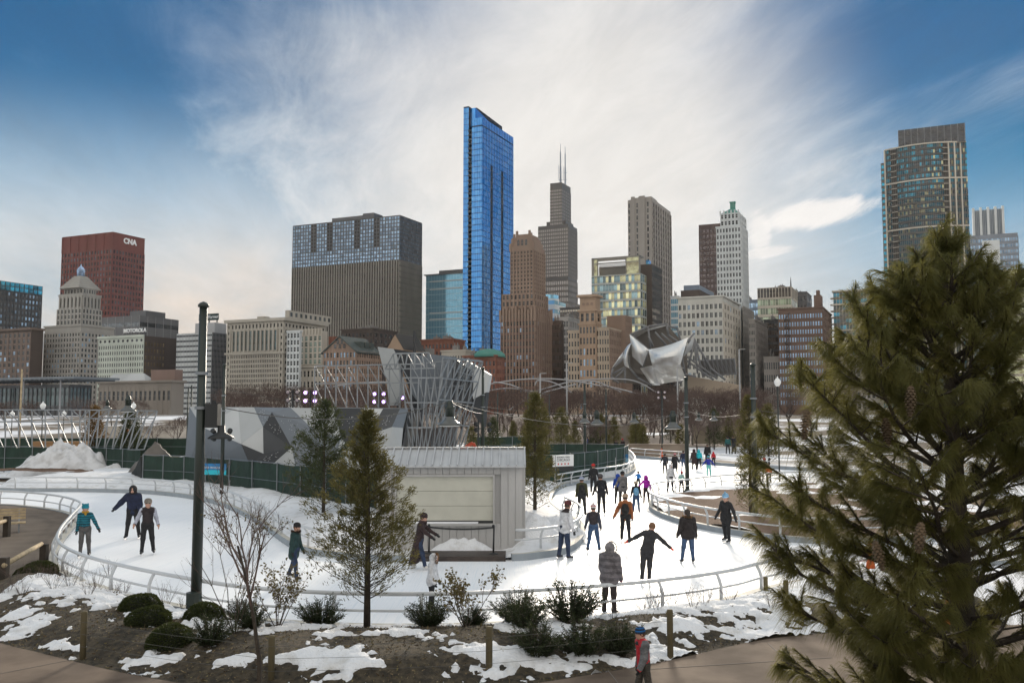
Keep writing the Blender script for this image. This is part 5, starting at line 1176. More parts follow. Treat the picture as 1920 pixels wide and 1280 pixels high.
c = gnd(1040, 1012); lump('snow_heap', 'lower snow heap beside the cedar at the railing corner', c.x, c.y+.5, 1.2, 1.3, .6, .1, z0=.4, seed=5)
M_DSNOW = mat('dirty ploughed snow', (0.66, 0.66, 0.67), 0.85, col2=(0.42, 0.41, 0.40), scale=1.4, lo=.45, hi=.75, bump=1.0, bscale=5)
c = gnd(98, 892); lump('snow_pile', 'large dirty ploughed snow pile before the green fence at left', c.x, c.y+3, 5.2, 3.4, 2.5, .17, .8, M_DSNOW, seed=11)
c = gnd(205, 893); lump('snow_pile', 'low tail of dirty snow lumps right of the large pile', c.x, c.y+2, 2.3, 1.8, 1.1, .14, .5, M_DSNOW, seed=4)
# brown mulch ridge before the snow pile
def ridge(xs, ys):
    pass
rp = [gxy(*p) for p in [(-60, 894), (40, 893), (110, 893), (170, 897), (192, 902), (150, 903), (60, 899), (-60, 900)]]
heightfield('mulch_ridge', rp, .3, lambda x, y: .55+.25*fbm(x*.8, y*.8, 3), M_MULCHR)
# crowd barrier in front of the shed
def barrier():
    a = gnd(804, 1046); b_ = gnd(925, 1047); e = empty('crowd_barrier', a); tag(e, 'black retractable belt barrier before the shed', 'barrier')
    for p in (Vector((0, 0, .16)), b_-a+Vector((0, 0, .16))):
        mb = MB(); mb.tube([p, p+Vector((0.02, 0, .98))], .032, 8); mb.lathe([(.045, .95), (.05, 1.0), (.03, 1.03)], p, 10); mb.lathe([(.17, 0), (.16, .03), (.04, .06)], p, 14); mb.build('post', M_DARKM, e, True)
    mb = MB(); v = b_-a; n = 10
    for i in range(n):
        p, q = v*(i/n), v*((i+1)/n); z = lambda t: 1.09-.07*4*t*(1-t)
        mb.box(min(p.x, q.x), max(p.x, q.x), min(p.y, q.y)-.005, max(p.y, q.y)+.006, 0, 0) if False else mb.bar(p+Vector((0, 0, z(i/n))), q+Vector((0, 0, z((i+1)/n))), .012, .06)
    mb.build('belt', M_DARKM, e); return a
BAR = barrier()

# ---- green screened fences
M_GREEN = mat('green fence screen', (0.011, 0.028, 0.019), 0.8, col2=(0.016, 0.042, 0.029), scale=1.2, bump=.6, bscale=3)
M_BLACKF = mat('black fence screen', (0.012, 0.015, 0.014), 0.8, var=.2, scale=1.0, bump=.5, bscale=3)
def fence(label, pts, h, posts=2.6, z0=KERB_H, grp='green screened site fences', alt=None):
    W = [gnd(*p) for p in pts]; e = empty('site_fence', W[0]); tag(e, label, 'fence', grp); org = W[0]; k = 0
    for a, b_ in zip(W[:-1], W[1:]):
        n = max(1, round((b_-a).length/posts))
        for i in range(n):
            p, q = a.lerp(b_, i/n)-org, a.lerp(b_, (i+1)/n)-org; zv = Vector((0, 0, 1))
            mb = MB(); nn = 6; d = (q-p).normalized(); nr = Vector((d.y, -d.x, 0))
            for t in range(nn):
                f0, f1 = t/nn, (t+1)/nn; o0 = nr*(.03*math.sin(t*2.1+k)); o1 = nr*(.03*math.sin((t+1)*2.1+k)); s0 = -.05*math.sin(math.pi*f0); s1 = -.05*math.sin(math.pi*f1)
                A, B = p.lerp(q, f0)+o0, p.lerp(q, f1)+o1
                mb.face([A+zv*(z0-.15), B+zv*(z0-.15), B+zv*(z0+h-.03+s1), A+zv*(z0+h-.03+s0)])
            mb.build('screen_panel', alt if (alt and k % 5 == 3) else M_GREEN, e); k += 1
            mb = MB(); mb.tube([p+zv*(z0-.3)+nr*.05, p+zv*(z0+h+.05)+nr*.05], .035, 6); mb.build('post', M_STEEL, e)
            mb = MB(); mb.tube([p+zv*(z0+h)+nr*.05, q+zv*(z0+h)+nr*.05], .022, 5); mb.tube([p+zv*(z0+h*.5)+nr*.06, q+zv*(z0+h*.5)+nr*.06], .016, 5); mb.build('rail', M_STEEL, e)
fence('green screened fence behind the snow pile at far left', [(-200, 884), (60, 884), (170, 886), (262, 894)], 1.95)
fence('green screened fence in front of the faceted wall', [(268, 915), (345, 920), (430, 930), (520, 944), (612, 960), (735, 985)], 2.05)
fence('green screened fence with the CHICAGO sign beside the channel', [(985, 912), (1040, 912), (1120, 899), (1170, 886), (1178, 878)], 1.95)
fence('dark green fence line behind the CHICAGO sign fence', [(900, 876), (1020, 866), (1100, 866), (1172, 868)], 1.7, alt=M_BLACKF)
fence('distant green fence behind the left steel frames', [(-60, 856), (110, 856), (240, 856), (350, 857)], 2.0, 4.0)
fence('distant green fence between the evergreens right of the frames', [(880, 852), (960, 852), (1010, 850)], 2.0, 4.0)
# black tarp at the fence corner and tarp heap
mb = MB(); a = gnd(236, 906); t = gnd(268, 912)
mb.face([a+Vector((0, 0, .25)), t+Vector((0, -.1, .25)), t+Vector((.1, 0, 2.15)), t+Vector((-.25, 0, 2.1)), a.lerp(t, .5)+Vector((0, .1, 1.2))]); mb.face([a+Vector((0, .3, .25)), t+Vector((0, .3, .25)), t+Vector((0, .2, 2.1)), a.lerp(t, .5)+Vector((0, .3, 1.2))]); mb.face([t+Vector((.02, -.12, .3)), t+Vector((.42, -.12, .3)), t+Vector((.40, -.1, 1.9)), t+Vector((.15, -.1, 2.15))], 1)
o = mb.build('folded_tarp', [M_BLACKF, mat('grey white cloth', (.5, .49, .46), .8, var=.15, scale=3)]); tag(o, 'black and pale folded screen hanging loose at the fence corner', 'tarp')
c = at(290, 862, 72); lump('tarp_heap', 'grey brown tarpaulin heap behind the fence corner', c.x, c.y, 2.4, 1.4, 2.2, .2, 1.2, mat('brown tarpaulin', (.13, .115, .10), .6, var=.2, scale=.9), z0=.2); bpy.data.objects['tarp_heap']['category'] = 'tarp'
# banners on the fences
def banner(label, px0, px1, py0, py1, Y, mats_rows, lines, name='banner', yaw=0.0):
    A = at(px0, py1, Y); B = at(px1, py0, Y); w, h = (B.x-A.x)/math.cos(yaw), B.z-A.z
    e = empty(name, (A.x, A.y, A.z), yaw); tag(e, label, 'banner')
    for k, (f0, f1, m) in enumerate(mats_rows): mb = MB(); mb.box(0, w, -.03, 0, h*f0, h*f1-.004); mb.build('board', m, e)
    for (txt, size, fx, fz, m) in lines:
        me = text_mesh(txt, size*h, .004); me.materials.append(m); o = bpy.data.objects.new('lettering', me); COL.objects.link(o); o.parent = e; o.location = (w*fx, -.04, h*fz); o.rotation_euler = (math.pi/2, 0, 0)
    return e, w, h
M_WH = mat('white banner vinyl', (0.75, 0.75, 0.74), .5); M_BK = mat('black banner vinyl', (0.02, 0.022, 0.022), .5); M_BL = mat('blue banner vinyl', (0.02, 0.18, 0.42), .5, var=.2, scale=3); M_CY = mat('cyan banner vinyl', (0.02, 0.50, 0.62), .5); M_REDS = mat('red star', (0.55, 0.02, 0.03), .5); M_TX = mat('dark lettering', (0.03, 0.03, 0.035), .5)
yaw_s = math.atan2(gnd(1120, 899).y-gnd(1040, 912).y, gnd(1120, 899).x-gnd(1040, 912).x)
Yb = gnd(1040, 912).y-.15
e, w, h = banner('white and black site sign reading BUILDING A NEW CHICAGO with red stars', 1036, 1077, 853, 884, Yb, [(.3, 1, M_WH), (0, .3, M_BK)], [('BUILDING A NEW', .13, .5, .86, M_TX), ('CHICAGO', .23, .5, .69, M_TX)], 'site_sign', yaw_s*.6)
for i in range(4):
    mb = MB(); pts = []
    for k in range(12): r = .075*h*(1 if k % 2 == 0 else .5); pts.append((r*math.sin(k*math.pi/6), -.036, r*math.cos(k*math.pi/6)))
    mb.face(pts[::-1]); mb.face([(p[0], -.045, p[2]) for p in pts]); o = mb.build('star', M_REDS, e); o.location = (w*(.26+.16*i), 0, h*.45)
e, w, h = banner('blue and cyan winter program banner on the fence at left', 365, 429, 868, 889, gnd(395, 927).y-.4, [(.42, 1, M_BL), (0, .42, M_CY)], [('A WINTER PROGRAM', .27, .52, .60, M_WH), ('SKATING RIBBON', .15, .5, .86, M_WH), ('MAGGIE DALEY PARK', .12, .5, .25, M_WH)], 'blue_banner', R(-12)) if False else banner('blue and cyan winter program banner on the fence at left', 365, 429, 868, 889, gnd(395, 927).y-.4, [(.42, 1, M_BL), (0, .42, M_CY)], [('WINTER PROGRAM', .25, .52, .62, M_WH)], 'blue_banner', R(-12))
banner('small pale blue banner at the fence end by the channel', 1166, 1178, 851, 866, gnd(1174, 882).y-.5, [(0, .5, mat('sky banner', (.25, .45, .6), .5)), (.5, 1, M_BL)], [], 'blue_banner')

# ---- faceted climbing wall
def climbing_wall():
    Y0 = 62.0; lg = mat('light grey panel', (0.40, 0.415, 0.42), .6, var=.04, scale=.8); mg = mat('mid grey panel', (0.155, 0.175, 0.20), .6, var=.05, scale=.8); wg = mat('white grey panel', (0.52, 0.53, 0.53), .6, var=.04, scale=.8); dk = mat('charcoal panel', (0.026, 0.029, 0.034), .55, var=.1, scale=.8); d2 = mat('dark grey panel', (0.060, 0.063, 0.068), .55, var=.08, scale=.8)
    e = empty('climbing_wall', at(550, 775, Y0).xy.to_3d()); org = e.location.copy(); tag(e, 'faceted climbing wall of grey, white and charcoal triangles', 'climbing wall')
    base = 905
    # vertices: px, py, depth
    V = dict(T0=(355, 762, 66), T1=(447, 763, 62.5), T2=(476, 763, 62), T3=(545, 764, 61.5), T4=(626, 765, 61), T5=(682, 765, 61.5), T6=(718, 766, 61), T7=(750, 766, 61.5), T8=(765, 767, 62.2),
             L1=(452, 832, 61), L2=(378, 800, 64), D1=(510, 772, 61.2), D2=(493, 800, 60.9), D3=(547, 838, 60.6), D4=(502, 878, 60.4), D5=(468, 870, 60.6), C1=(582, 800, 60.6), C2=(560, base, 60.2), C3=(640, 822, 60.2), C4=(668, 850, 60.1), C5=(684, base, 60.2),
             B0=(343, base, 65.5), B1=(440, base, 61.5), B2=(500, base, 60.4), B3=(610, base, 60.0), E1=(690, 815, 60.3), E2=(735, 800, 60.6), E3=(728, 845, 60.5), E4=(740, base, 61), E5=(752, 845, 61.2), K1=(494, 850, 60.8), S1=(756, 802, 61.6))
    P3 = {k: at(*v)-org for k, v in V.items()}
    faces = [(('T0', 'T1', 'L2'), lg), (('T1', 'L1', 'L2'), wg), (('T0', 'L2', 'B0'), mg), (('L2', 'L1', 'D5', 'B0'), mg), (('T1', 'T2', 'D2', 'L1'), lg), (('L1', 'D2', 'K1'), wg), (('L1', 'K1', 'D5'), dk), (('B0', 'D5', 'B1'), dk), (('T2', 'D1', 'D2'), mg), (('D1', 'D3', 'D2'), dk), (('D2', 'D3', 'K1'), d2), (('K1', 'D3', 'D4', 'D5'), dk), (('T2', 'T3', 'D1'), mg),
             (('T3', 'C1', 'D3', 'D1'), mg), (('D5', 'D4', 'B2', 'B1'), mg), (('D4', 'D3', 'C2', 'B2'), lg), (('D3', 'C1', 'C2'), mg), (('T3', 'T4', 'C1'), lg), (('C1', 'C3', 'B3', 'C2'), mg), (('T4', 'C3', 'C1'), lg), (('T4', 'T5', 'E1', 'C3'), dk), (('C3', 'E1', 'C4'), dk), (('C3', 'C4', 'C5', 'B3'), lg), (('C4', 'E1', 'C5'), dk), (('T5', 'T6', 'E1'), wg), (('T6', 'T7', 'E2', 'E1'), d2), (('E1', 'E2', 'E3', 'C5'), lg), (('E3', 'E4', 'C5'), d2), (('E2', 'E5', 'E3'), lg), (('E3', 'E5', 'E4'), mg), (('T7', 'T8', 'S1', 'E2'), mg), (('E2', 'S1', 'E5'), lg)]
    for names, m in faces:
        pts = [P3[n] for n in names]; nv = (pts[1]-pts[0]).cross(pts[2]-pts[0])
        if nv.y > 0: pts = pts[::-1]
        nv = (pts[1]-pts[0]).cross(pts[2]-pts[0]).normalized(); cen = sum(pts, Vector())/len(pts); mb = MB()
        pts = [cen+(p-cen)*.996 for p in pts]; back = [p-nv*.12 for p in pts]
        mb.face(pts); mb.face(back[::-1])
        for i in range(len(pts)): j = (i+1) % len(pts); mb.face([pts[i], back[i], back[j], pts[j]])
        mb.build('panel', m, e)
    # body behind the panels: roof deck, rear and side walls
    mb = MB(); top = [P3[k] for k in ('T0', 'T1', 'T2', 'T3', 'T4', 'T5', 'T6', 'T7', 'T8')]
    bk = Vector((0, 9, 0)); dz = Vector((0, 0, -.18))
    for a, b_ in zip(top[:-1], top[1:]): mb.face([a+dz+Vector((0, .25, 0)), b_+dz+Vector((0, .25, 0)), b_+bk+dz, a+bk+dz])
    for p, q, r_ in (('T8', 'S1', 'E4'), ('T8', 'E5', 'E4')): pass
    zb = Vector((0, 0, -1)); A = P3['T8']; G = P3['E4']; mb.face([A+dz, A+bk+dz, G+bk, G+Vector((.1, .3, 0))]); A = P3['T0']; G = P3['B0']; mb.face([A+bk+dz, A+dz+Vector((0, .3, 0)), G+Vector((0, .3, 0)), G+bk])
    mb.face([P3['T0']+bk+dz, P3['B0']+bk, P3['E4']+bk, P3['T8']+bk+dz]); mb.build('body', d2, e)
    # small holds
    mbh = MB(); r = random.Random(5); hs = mat('climbing holds', (.5, .5, .5), .6)
    for i in range(150):
        names, m = faces[r.choice([8, 9, 11, 13, 16, 18, 20, 22, 25])]; w = [r.random() for _ in names]; s_ = sum(w); p = sum((P3[n]*(x/s_) for n, x in zip(names, w)), Vector()); mbh.ball(p+Vector((0, -.10, 0)), .022, k=5)
    tag(mbh.build('holds', hs, e), kind='stuff')
climbing_wall()
# ---- upper wall shell behind, plain slabs of several greys
def slabs():
    e = empty('upper_climbing_wall', at(760, 775, 72).xy.to_3d()); org = e.location.copy(); tag(e, 'tall unfinished grey and charcoal wall shell rising behind the steel frames', 'climbing wall')
    for pts, m in (([(708, 650), (738, 654), (745, 668), (722, 705)], 'light grey panel'), ([(738, 654), (790, 662), (770, 735), (745, 668)], 'charcoal panel'), ([(722, 690), (745, 668), (752, 735), (738, 760), (730, 760)], 'light grey panel'), ([(752, 660), (800, 668), (812, 740), (790, 765), (770, 735)], 'mid grey panel'), ([(800, 664), (850, 668), (846, 760), (812, 762)], 'mid grey panel'), ([(846, 668), (893, 700), (880, 770), (846, 765)], 'dark grey panel'), ([(868, 672), (918, 702), (912, 735), (890, 760), (880, 715)], 'white grey panel'), ([(890, 735), (912, 735), (906, 800), (884, 770)], 'charcoal panel'), ([(770, 735), (790, 760), (785, 800), (768, 790)], 'charcoal panel'), ([(765, 805), (850, 800), (850, 850), (760, 850)], 'dark warm panel')):
        mm = MATS.get(m) or mat('dark warm panel', (.13, .115, .11), .7, var=.08, scale=.6); P = [at(px, py, 72+.02*(px-800))-org for px, py in pts]; nv = (P[1]-P[0]).cross(P[2]-P[0])
        if nv.y > 0: P = P[::-1]
        mb = MB(); bk = [p+Vector((.2, .8, 0)) for p in P]; mb.face(P); mb.face(bk[::-1])
        for i in range(len(P)): j = (i+1) % len(P); mb.face([P[i], bk[i], bk[j], P[j]])
        mb.build('panel', mm, e)
slabs()
# ---- steel lattice frames
def lattice(label, corners, n, Y0, Y1, rows=(0, .5, 1), thick=.11, diag=1, skew=0.0, depth=0.0, grp='galvanised steel frames of the climbing structure'):
    """corners px: top-left, top-right, bottom-right, bottom-left"""
    thick *= .72; tl, tr, br, bl = corners; e = empty('steel_frame', at((bl[0]+br[0])/2, 775, (Y0+Y1)/2).xy.to_3d()); org = e.location.copy(); tag(e, label, 'steel frame', grp)
    def P(u, v, dd=0):
        x = (tl[0]*(1-u)+tr[0]*u)*(1-v)+(bl[0]*(1-u)+br[0]*u)*v; y = (tl[1]*(1-u)+tr[1]*u)*(1-v)+(bl[1]*(1-u)+br[1]*u)*v
        return at(x, y, Y0+(Y1-Y0)*u+dd)-org
    for dd in ([0] if not depth else [0, depth]):
        for i in range(n+1): mb = MB(); mb.bar(P(i/n, 0, dd), P(i/n, 1, dd), thick); mb.build('upright', M_STEEL, e)
        for v in rows: mb = MB(); mb.bar(P(0, v, dd), P(1, v, dd), thick*1.1); mb.build('beam', M_STEEL, e)
        for i in range(n):
            for a, b_ in zip(rows[:-1], rows[1:]):
                if diag: mb = MB(); mb.bar(P(i/n, a, dd+.1), P((i+1)/n, b_, dd+.1) if (diag > 0) else P((i+1)/n, a, dd+.1), thick*.8) if diag > 0 else mb.bar(P((i+1)/n, a, dd+.1), P(i/n, b_, dd+.1), thick*.8); mb.build('brace', M_STEEL, e)
    if depth:
        for i in range(0, n+1, 1):
            for v in rows: mb = MB(); mb.bar(P(i/n, v, 0), P(i/n, v, depth), thick*.8); mb.build('tie', M_STEEL, e)
lattice('long straight run of galvanised frames on the wall roof', [(590, 686), (790, 682), (790, 766), (590, 764)], 10, 66, 67, (0, .42, 1), .11, 1)
lattice('raised polygonal frame bay above the faceted wall', [(738, 663), (804, 661), (815, 690), (722, 692)], 5, 67, 67, (0, 1), .12, 1)
lattice('front leaning frame bay left of the shed lamp', [(755, 708), (830, 708), (800, 845), (768, 845)], 5, 63, 64, (0, .34, .68, 1), .12, 1, depth=2.0)
lattice('right hand leaning frame tower narrowing to its base', [(830, 670), (905, 678), (868, 850), (812, 845)], 6, 66, 72, (0, .22, .45, .7, 1), .12, -1, depth=2.5)
lattice('rear frame bay crossing behind the leaning tower', [(800, 680), (880, 672), (850, 840), (800, 840)], 5, 70, 71, (0, .3, .6, 1), .11, 1)
lattice('flared end frame beside the white panel', [(866, 672), (902, 676), (880, 735), (846, 720)], 4, 70, 74, (0, .5, 1), .10, -1)
lattice('low steel frame run at the far left', [(-40, 768), (160, 768), (160, 848), (-40, 848)], 8, 84, 84, (0, .28, 1), .13, 1)
lattice('low steel frame with leaning end before the evergreens at left', [(150, 768), (295, 770), (270, 842), (150, 848)], 8, 83, 82, (0, .2, 1), .13, -1)
# red boom lift behind the leaning frame
M_RL = mat('orange red machine paint', (.42, .055, .02), .5, var=.1, scale=2)
g = at(830, 775, 80); e = empty('boom_lift', (g.x, g.y, 0)); tag(e, 'orange red boom lift parked behind the steel frames', 'lift')
mb = MB(); mb.box(-1.6, 1.6, -.8, .8, .5, 1.2); mb.build('chassis', M_RL, e)
for (x, y) in ((-1.2, -.8), (1.2, -.8), (-1.2, .8), (1.2, .8)):
    mb = MB(); mb.lathe([(.45, -.14), (.45, .14)], (0, 0, 0), 14); o = mb.build('wheel', M_DARKM, e); o.location = (x, y, .45); o.rotation_euler = (math.pi/2, 0, 0)
mb = MB(); mb.bar((0, 0, 1.2), (2.6, 0, 2.6), .3); mb.bar((2.6, 0, 2.6), (3.6, 0, .9), .25); mb.build('boom', M_RL, e)
mb = MB()
for z in (1.2, 1.7, 2.2): mb.box(-1.5, -.2, -.7, -.64, z, z+.06); mb.box(-1.5, -.2, .64, .7, z, z+.06)
for x in (-1.5, -.9, -.26): mb.box(x, x+.06, -.7, -.64, 1.2, 2.26)
mb.build('basket_rail', M_RL, e)

# ---- pavilion of curled steel sheets
def pavilion():
    Y0 = 360.0; M_SH = mat('brushed stainless sheet', (0.74, 0.73, 0.71), .34, metal=.7, var=.10, scale=.12, bump=.05, bscale=1.2); M_FR = mat('grey pavilion frame', (.17, .17, .175), .5, metal=.2); M_IN = mat('pavilion back wall', (.12, .105, .09), .7)
    e = empty('pavilion', at(1240, 775, Y0).xy.to_3d()); org = e.location.copy(); tag(e, 'bandshell pavilion of curled stainless steel sheets on lattice frames', 'pavilion')
    def P(px, py, dd=0): return at(px, py, Y0+dd)-org
    def sheet(c00, c10, c11, c01, bulge=0.0, n=10, name='steel_sheet', sag=(0, 0)):
        """corner = (px, py, depth offset): bilinear patch bowed outwards, split into plates"""
        g = []
        for j in range(n+1):
            row = []
            for i in range(n+1):
                u, v = i/n, j/n; q = [(c00[k]*(1-u)+c10[k]*u)*(1-v)+(c01[k]*(1-u)+c11[k]*u)*v for k in range(3)]
                b_ = bulge*16*u*(1-u)*v*(1-v)*.25; q[0] += sag[0]*4*v*(1-v); q[1] += sag[1]*4*u*(1-u)
                row.append(P(q[0], q[1], q[2]-b_*12))
            g.append(row)
        mb = MB(); th = Vector((0, .5, 0))
        for j in range(n):
            for i in range(n): mb.face([g[j+1][i], g[j+1][i+1], g[j][i+1], g[j][i]]); mb.face([g[j][i]+th, g[j][i+1]+th, g[j+1][i+1]+th, g[j+1][i]+th])
        return mb.build(name, M_SH, e, True)
    sheet((1216, 655, -6), (1290, 632, -10), (1276, 683, -12), (1222, 680, -9), 1.6, sag=(0, 3)); sheet((1222, 680.5, -9), (1276, 683.5, -12), (1287, 712, -6), (1236, 720, -4), -1.4); sheet((1200, 690, -2), (1223, 685, -5), (1238, 722, -3), (1222, 722, 0), -.6)
    sheet((1181, 627, -2), (1216, 655, -5), (1205, 686, -3), (1186, 668, -1), 1.2); sheet((1176, 648, 0), (1186, 640, -2), (1180, 690, -3), (1172, 686, -2), .8, sag=(-5, 0)); sheet((1149, 690, 2), (1178, 648, 4), (1171, 670, 0), (1160, 682, 1), .9, sag=(-5, 0))
    sheet((1287, 650, -10), (1303, 628, -6), (1297, 655, -4), (1282, 668, -8), .2); sheet((1185, 628, -2), (1252, 606, 4), (1250, 612, 14), (1195, 634, 10), -.4, sag=(0, -3))
    fr = [((1182, 627), (1215, 612)), ((1215, 612), (1250, 607)), ((1250, 607), (1253, 628)), ((1182, 627), (1216, 655)), ((1216, 655), (1204, 690)), ((1204, 690), (1222, 687)), ((1149, 690), (1146, 706)), ((1146, 706), (1160, 718)), ((1149, 690), (1170, 672)), ((1183, 645), (1178, 665)), ((1178, 665), (1180, 688)), ((1180, 688), (1196, 708)), ((1196, 708), (1222, 722)), ((1302, 624), (1276, 655)), ((1276, 655), (1286, 708)), ((1286, 708), (1264, 724)), ((1302, 636), (1294, 660)), ((1302, 640), (1308, 700)), ((1302, 638), (1318, 705)), ((1302, 636), (1332, 690)), ((1332, 690), (1360, 712)), ((1302, 640), (1290, 690)), ((1288, 668), (1345, 710)), ((1288, 676), (1338, 712)), ((1253, 612), (1270, 615)), ((1270, 615), (1276, 640)), ((1253, 628), (1285, 650)), ((1215, 612), (1220, 655)), ((1240, 625), (1262, 645)), ((1150, 700), (1172, 688)), ((1172, 688), (1172, 718)), ((1155, 708), (1172, 690)), ((1216, 630), (1225, 650)), ((1228, 622), (1250, 648)), ((1280, 700), (1305, 706))]
    for a, b_ in fr: mb = MB(); mb.tube([P(*a, -1), P(*b_, -1)], .42, 6); mb.build('strut', M_FR, e, True)
    mb = MB(); mb.face([P(1186, 628, 8), P(1186, 700, 8), P(1290, 712, 8), P(1288, 650, 8), P(1252, 610, 8)]); mb.face([P(1148, 690, 9), P(1148, 716, 9), P(1230, 722, 9), P(1230, 660, 9), P(1178, 650, 9)]); mb.build('stage_back', M_IN, e)
    # side lattice wing
    mb = MB(); mb.box(0, 1, 0, 1, 0, 1) if False else None
    A = [P(1310, 676, 10), P(1376, 673, 4), P(1380, 700, 4), P(1318, 704, 10)]; mb.face(A[::-1]); mb.face([p+Vector((0, .6, 0)) for p in A]); mb.build('wing_screen', wallm('wing screen', (.13, .125, .12)), e)
    for i in range(9):
        u = i/8; mb = MB(); mb.tube([A[0].lerp(A[1], u)+Vector((0, -.5, .3)), A[3].lerp(A[2], u)+Vector((0, -.5, -.6))], .28, 5)
        if i < 8: mb.tube([A[0].lerp(A[1], u)+Vector((0, -.5, 0)), A[3].lerp(A[2], u+.125)+Vector((0, -.5, 0))], .16, 5)
        mb.build('strut', M_FR, e)
    mb = MB(); mb.tube([A[0], A[1]], .35, 6); mb.tube([A[3], A[2]], .35, 6); mb.tube([A[1], A[2]], .35, 6); mb.build('strut', M_FR, e)
    mb = MB(); q = [P(1290, 704, 6), P(1390, 722, 2), P(1390, 745, 2), P(1290, 745, 6)]; mb.face(q[::-1]); mb.face([p+Vector((0, 8, 0)) for p in q]); mb.face([q[0], q[1], q[1]+Vector((0, 8, 0)), q[0]+Vector((0, 8, 0))]); mb.build('side_wall', wallm('warm pavilion wall', (.30, .24, .18)), e)
    return e
pavilion()
# trellis: great crossing arcs of steel tube over the lawn
M_ARC = mat('trellis tube', (.36, .36, .37), .45, metal=.4)
for k, (pts, Y) in enumerate([([(905, 722), (980, 711), (1060, 712), (1150, 728)], 300), ([(925, 716), (960, 722), (1000, 740)], 280), ([(1000, 735), (1080, 714), (1180, 712), (1230, 735)], 310), ([(1003, 722), (1010, 713), (1040, 718), (1075, 738)], 290), ([(1085, 726), (1092, 716), (1120, 716), (1165, 735)], 300), ([(560, 740), (640, 722), (720, 716), (800, 722)], 290), ([(1180, 735), (1230, 745), (1290, 762)], 260), ([(900, 735), (960, 728), (1035, 742)], 270), ([(955, 768), (1000, 742), (1080, 720)], 260), ([(1130, 722), (1200, 740), (1240, 765)], 250)]):
    P_ = [at(x, y, Y+3*k) for x, y in pts]; S = [Vector(p) for p in spline([tuple(p) for p in P_], 8)]; mb = MB(); o0 = S[0].copy(); mb.tube([p-o0 for p in S], .26, 6)
    o = mb.build('trellis_arc', M_ARC, None, True, o0); tag(o, ['long pale steel arc passing before the art deco tower', 'short bright arc right of the steel frames', 'long pale arc ending at the pavilion', 'hooked arc under the art deco tower', 'hooked arc under the tan corner tower', 'pale arc seen through the steel frames', 'descending arc below the pavilion', 'low arc over the bare trees right of the frames', 'rising arc crossing the bare trees', 'falling arc before the pavilion left edge'][k], 'steel arc', 'crossing trellis arcs over the lawn')
# low concrete walls and snowy steps in the middle distance
for (px0, px1, py0, py1, Y, col, lab) in ((1180, 1290, 834, 852, 112, (.25, .20, .155), 'low tan concrete wall behind the far railing'), (1120, 1200, 800, 812, 140, (.22, .19, .16), 'low brown wall among the evergreens'), (1300, 1390, 800, 812, 135, (.16, .13, .09), 'low brown bank wall below the small evergreens'), (60, 160, 830, 850, 92, (.30, .17, .08), 'rust brown plywood panels behind the left fence'), (1330, 1400, 778, 783, 170, (.05, .30, .24), 'thin teal barrier far behind the evergreens'), (180, 350, 800, 806, 150, (.42, .38, .33), 'low stone wall on the snowy slope at left')):
    a = at(px0, py1, Y); b_ = at(px1, py0, Y); mb = MB(); mb.box(0, b_.x-a.x, 0, .8, -1.5, b_.z-a.z); mb.box(-.05, b_.x-a.x+.05, -.06, .86, b_.z-a.z, b_.z-a.z+.14); o = mb.build('low_wall', mat('wall '+lab[-12:], col, .85, var=.12, scale=.6), None, False, a); tag(o, lab, 'wall')
# orange cone
g = gnd(1241, 862); e = empty('traffic_cone', g); tag(e, 'orange traffic cone behind the far railing', 'traffic cone'); M_OR = mat('orange plastic', (.75, .13, .02), .5); mb = MB(); mb.lathe([(.16, .04), (.12, .35), (.1, .36), (.05, .95), (.03, .97)], (0, 0, .3), 12); mb.build('cone', M_OR, e, True); mb = MB(); mb.box(-.25, .25, -.25, .25, .3, .34); mb.build('base', M_OR, e)
for i, (px, py, lab) in enumerate(((1633, 1078, 'orange cone behind the pine, leftmost of the near ones'), (1722, 1080, 'orange cone behind the pine, second from the left'), (1806, 1076, 'orange cone behind the pine, third from the left'), (1782, 1182, 'orange cone behind the pine nearest the path'))):
    c_ = copy_tree(e); q_ = gnd(px, py); c_.location = (q_.x, q_.y, -.22 if py < 1100 else -.1); c_['label'] = lab

# ---- timber fence, bench, wire-fence posts
def log_post(label, px, pyb, hpx, r=.066, m=None, cat='post', grp='timber garden fence posts'):
    g = gnd(px, pyb); g.z = 0.0; h = hpx/F*g.y; mb = MB(); mb.lathe([(r, 0), (r, h-.03), (r*.85, h), (.01, h+.004)], (0, 0, 0), 10); o = mb.build('fence_post', m or mat('olive timber', (.115, .092, .048), .85, var=.25, scale=5, streak=.15), None, True, g); tag(o, label, cat, grp); return g, h
PW = []
for (px, pyb, hp, lab) in ((155, 1237, 88, 'weathered garden post among the snow patches at left'), (508, 1283, 88, 'garden post beside the bare sapling'), (917, 1270, 92, 'garden post below the leafy shrub'), (1257, 1236, 90, 'garden post right of the striped hat child'), (1436, 1116, 34, 'short post at the rink corner by the pine'), (1475, 1170, 80, 'garden post half hidden by the pine')):
    PW.append(log_post(lab, px, pyb, hp))
for k in range(3):
    g0, h0 = PW[k]; g1, h1 = PW[k+1]
    for i, f in enumerate((.30, .55, .80)):
        a = g0+Vector((0, -.09, h0*f)); b_ = g1+Vector((0, -.09, h1*f)); mb = MB(); mb.tube([Vector((0, 0, 0)), (b_-a)*.5-Vector((0, 0, .03)), b_-a], .0035, 4); o = mb.build('fence_wire', M_WIRE, None, False, a); tag(o, ['lowest', 'middle', 'top'][i]+' fence wire '+['left of the sapling post', 'between the sapling and leafy shrub posts', 'between the shrub post and the child'][k], 'wire', 'thin garden fence wires')
e = empty('log_fence', gnd(8, 1098)); tag(e, 'rustic log fence with two posts at the left edge', 'fence'); org = e.location.copy(); M_LOGD = mat('dark post timber', (.035, .026, .018), .85, var=.2, scale=4)
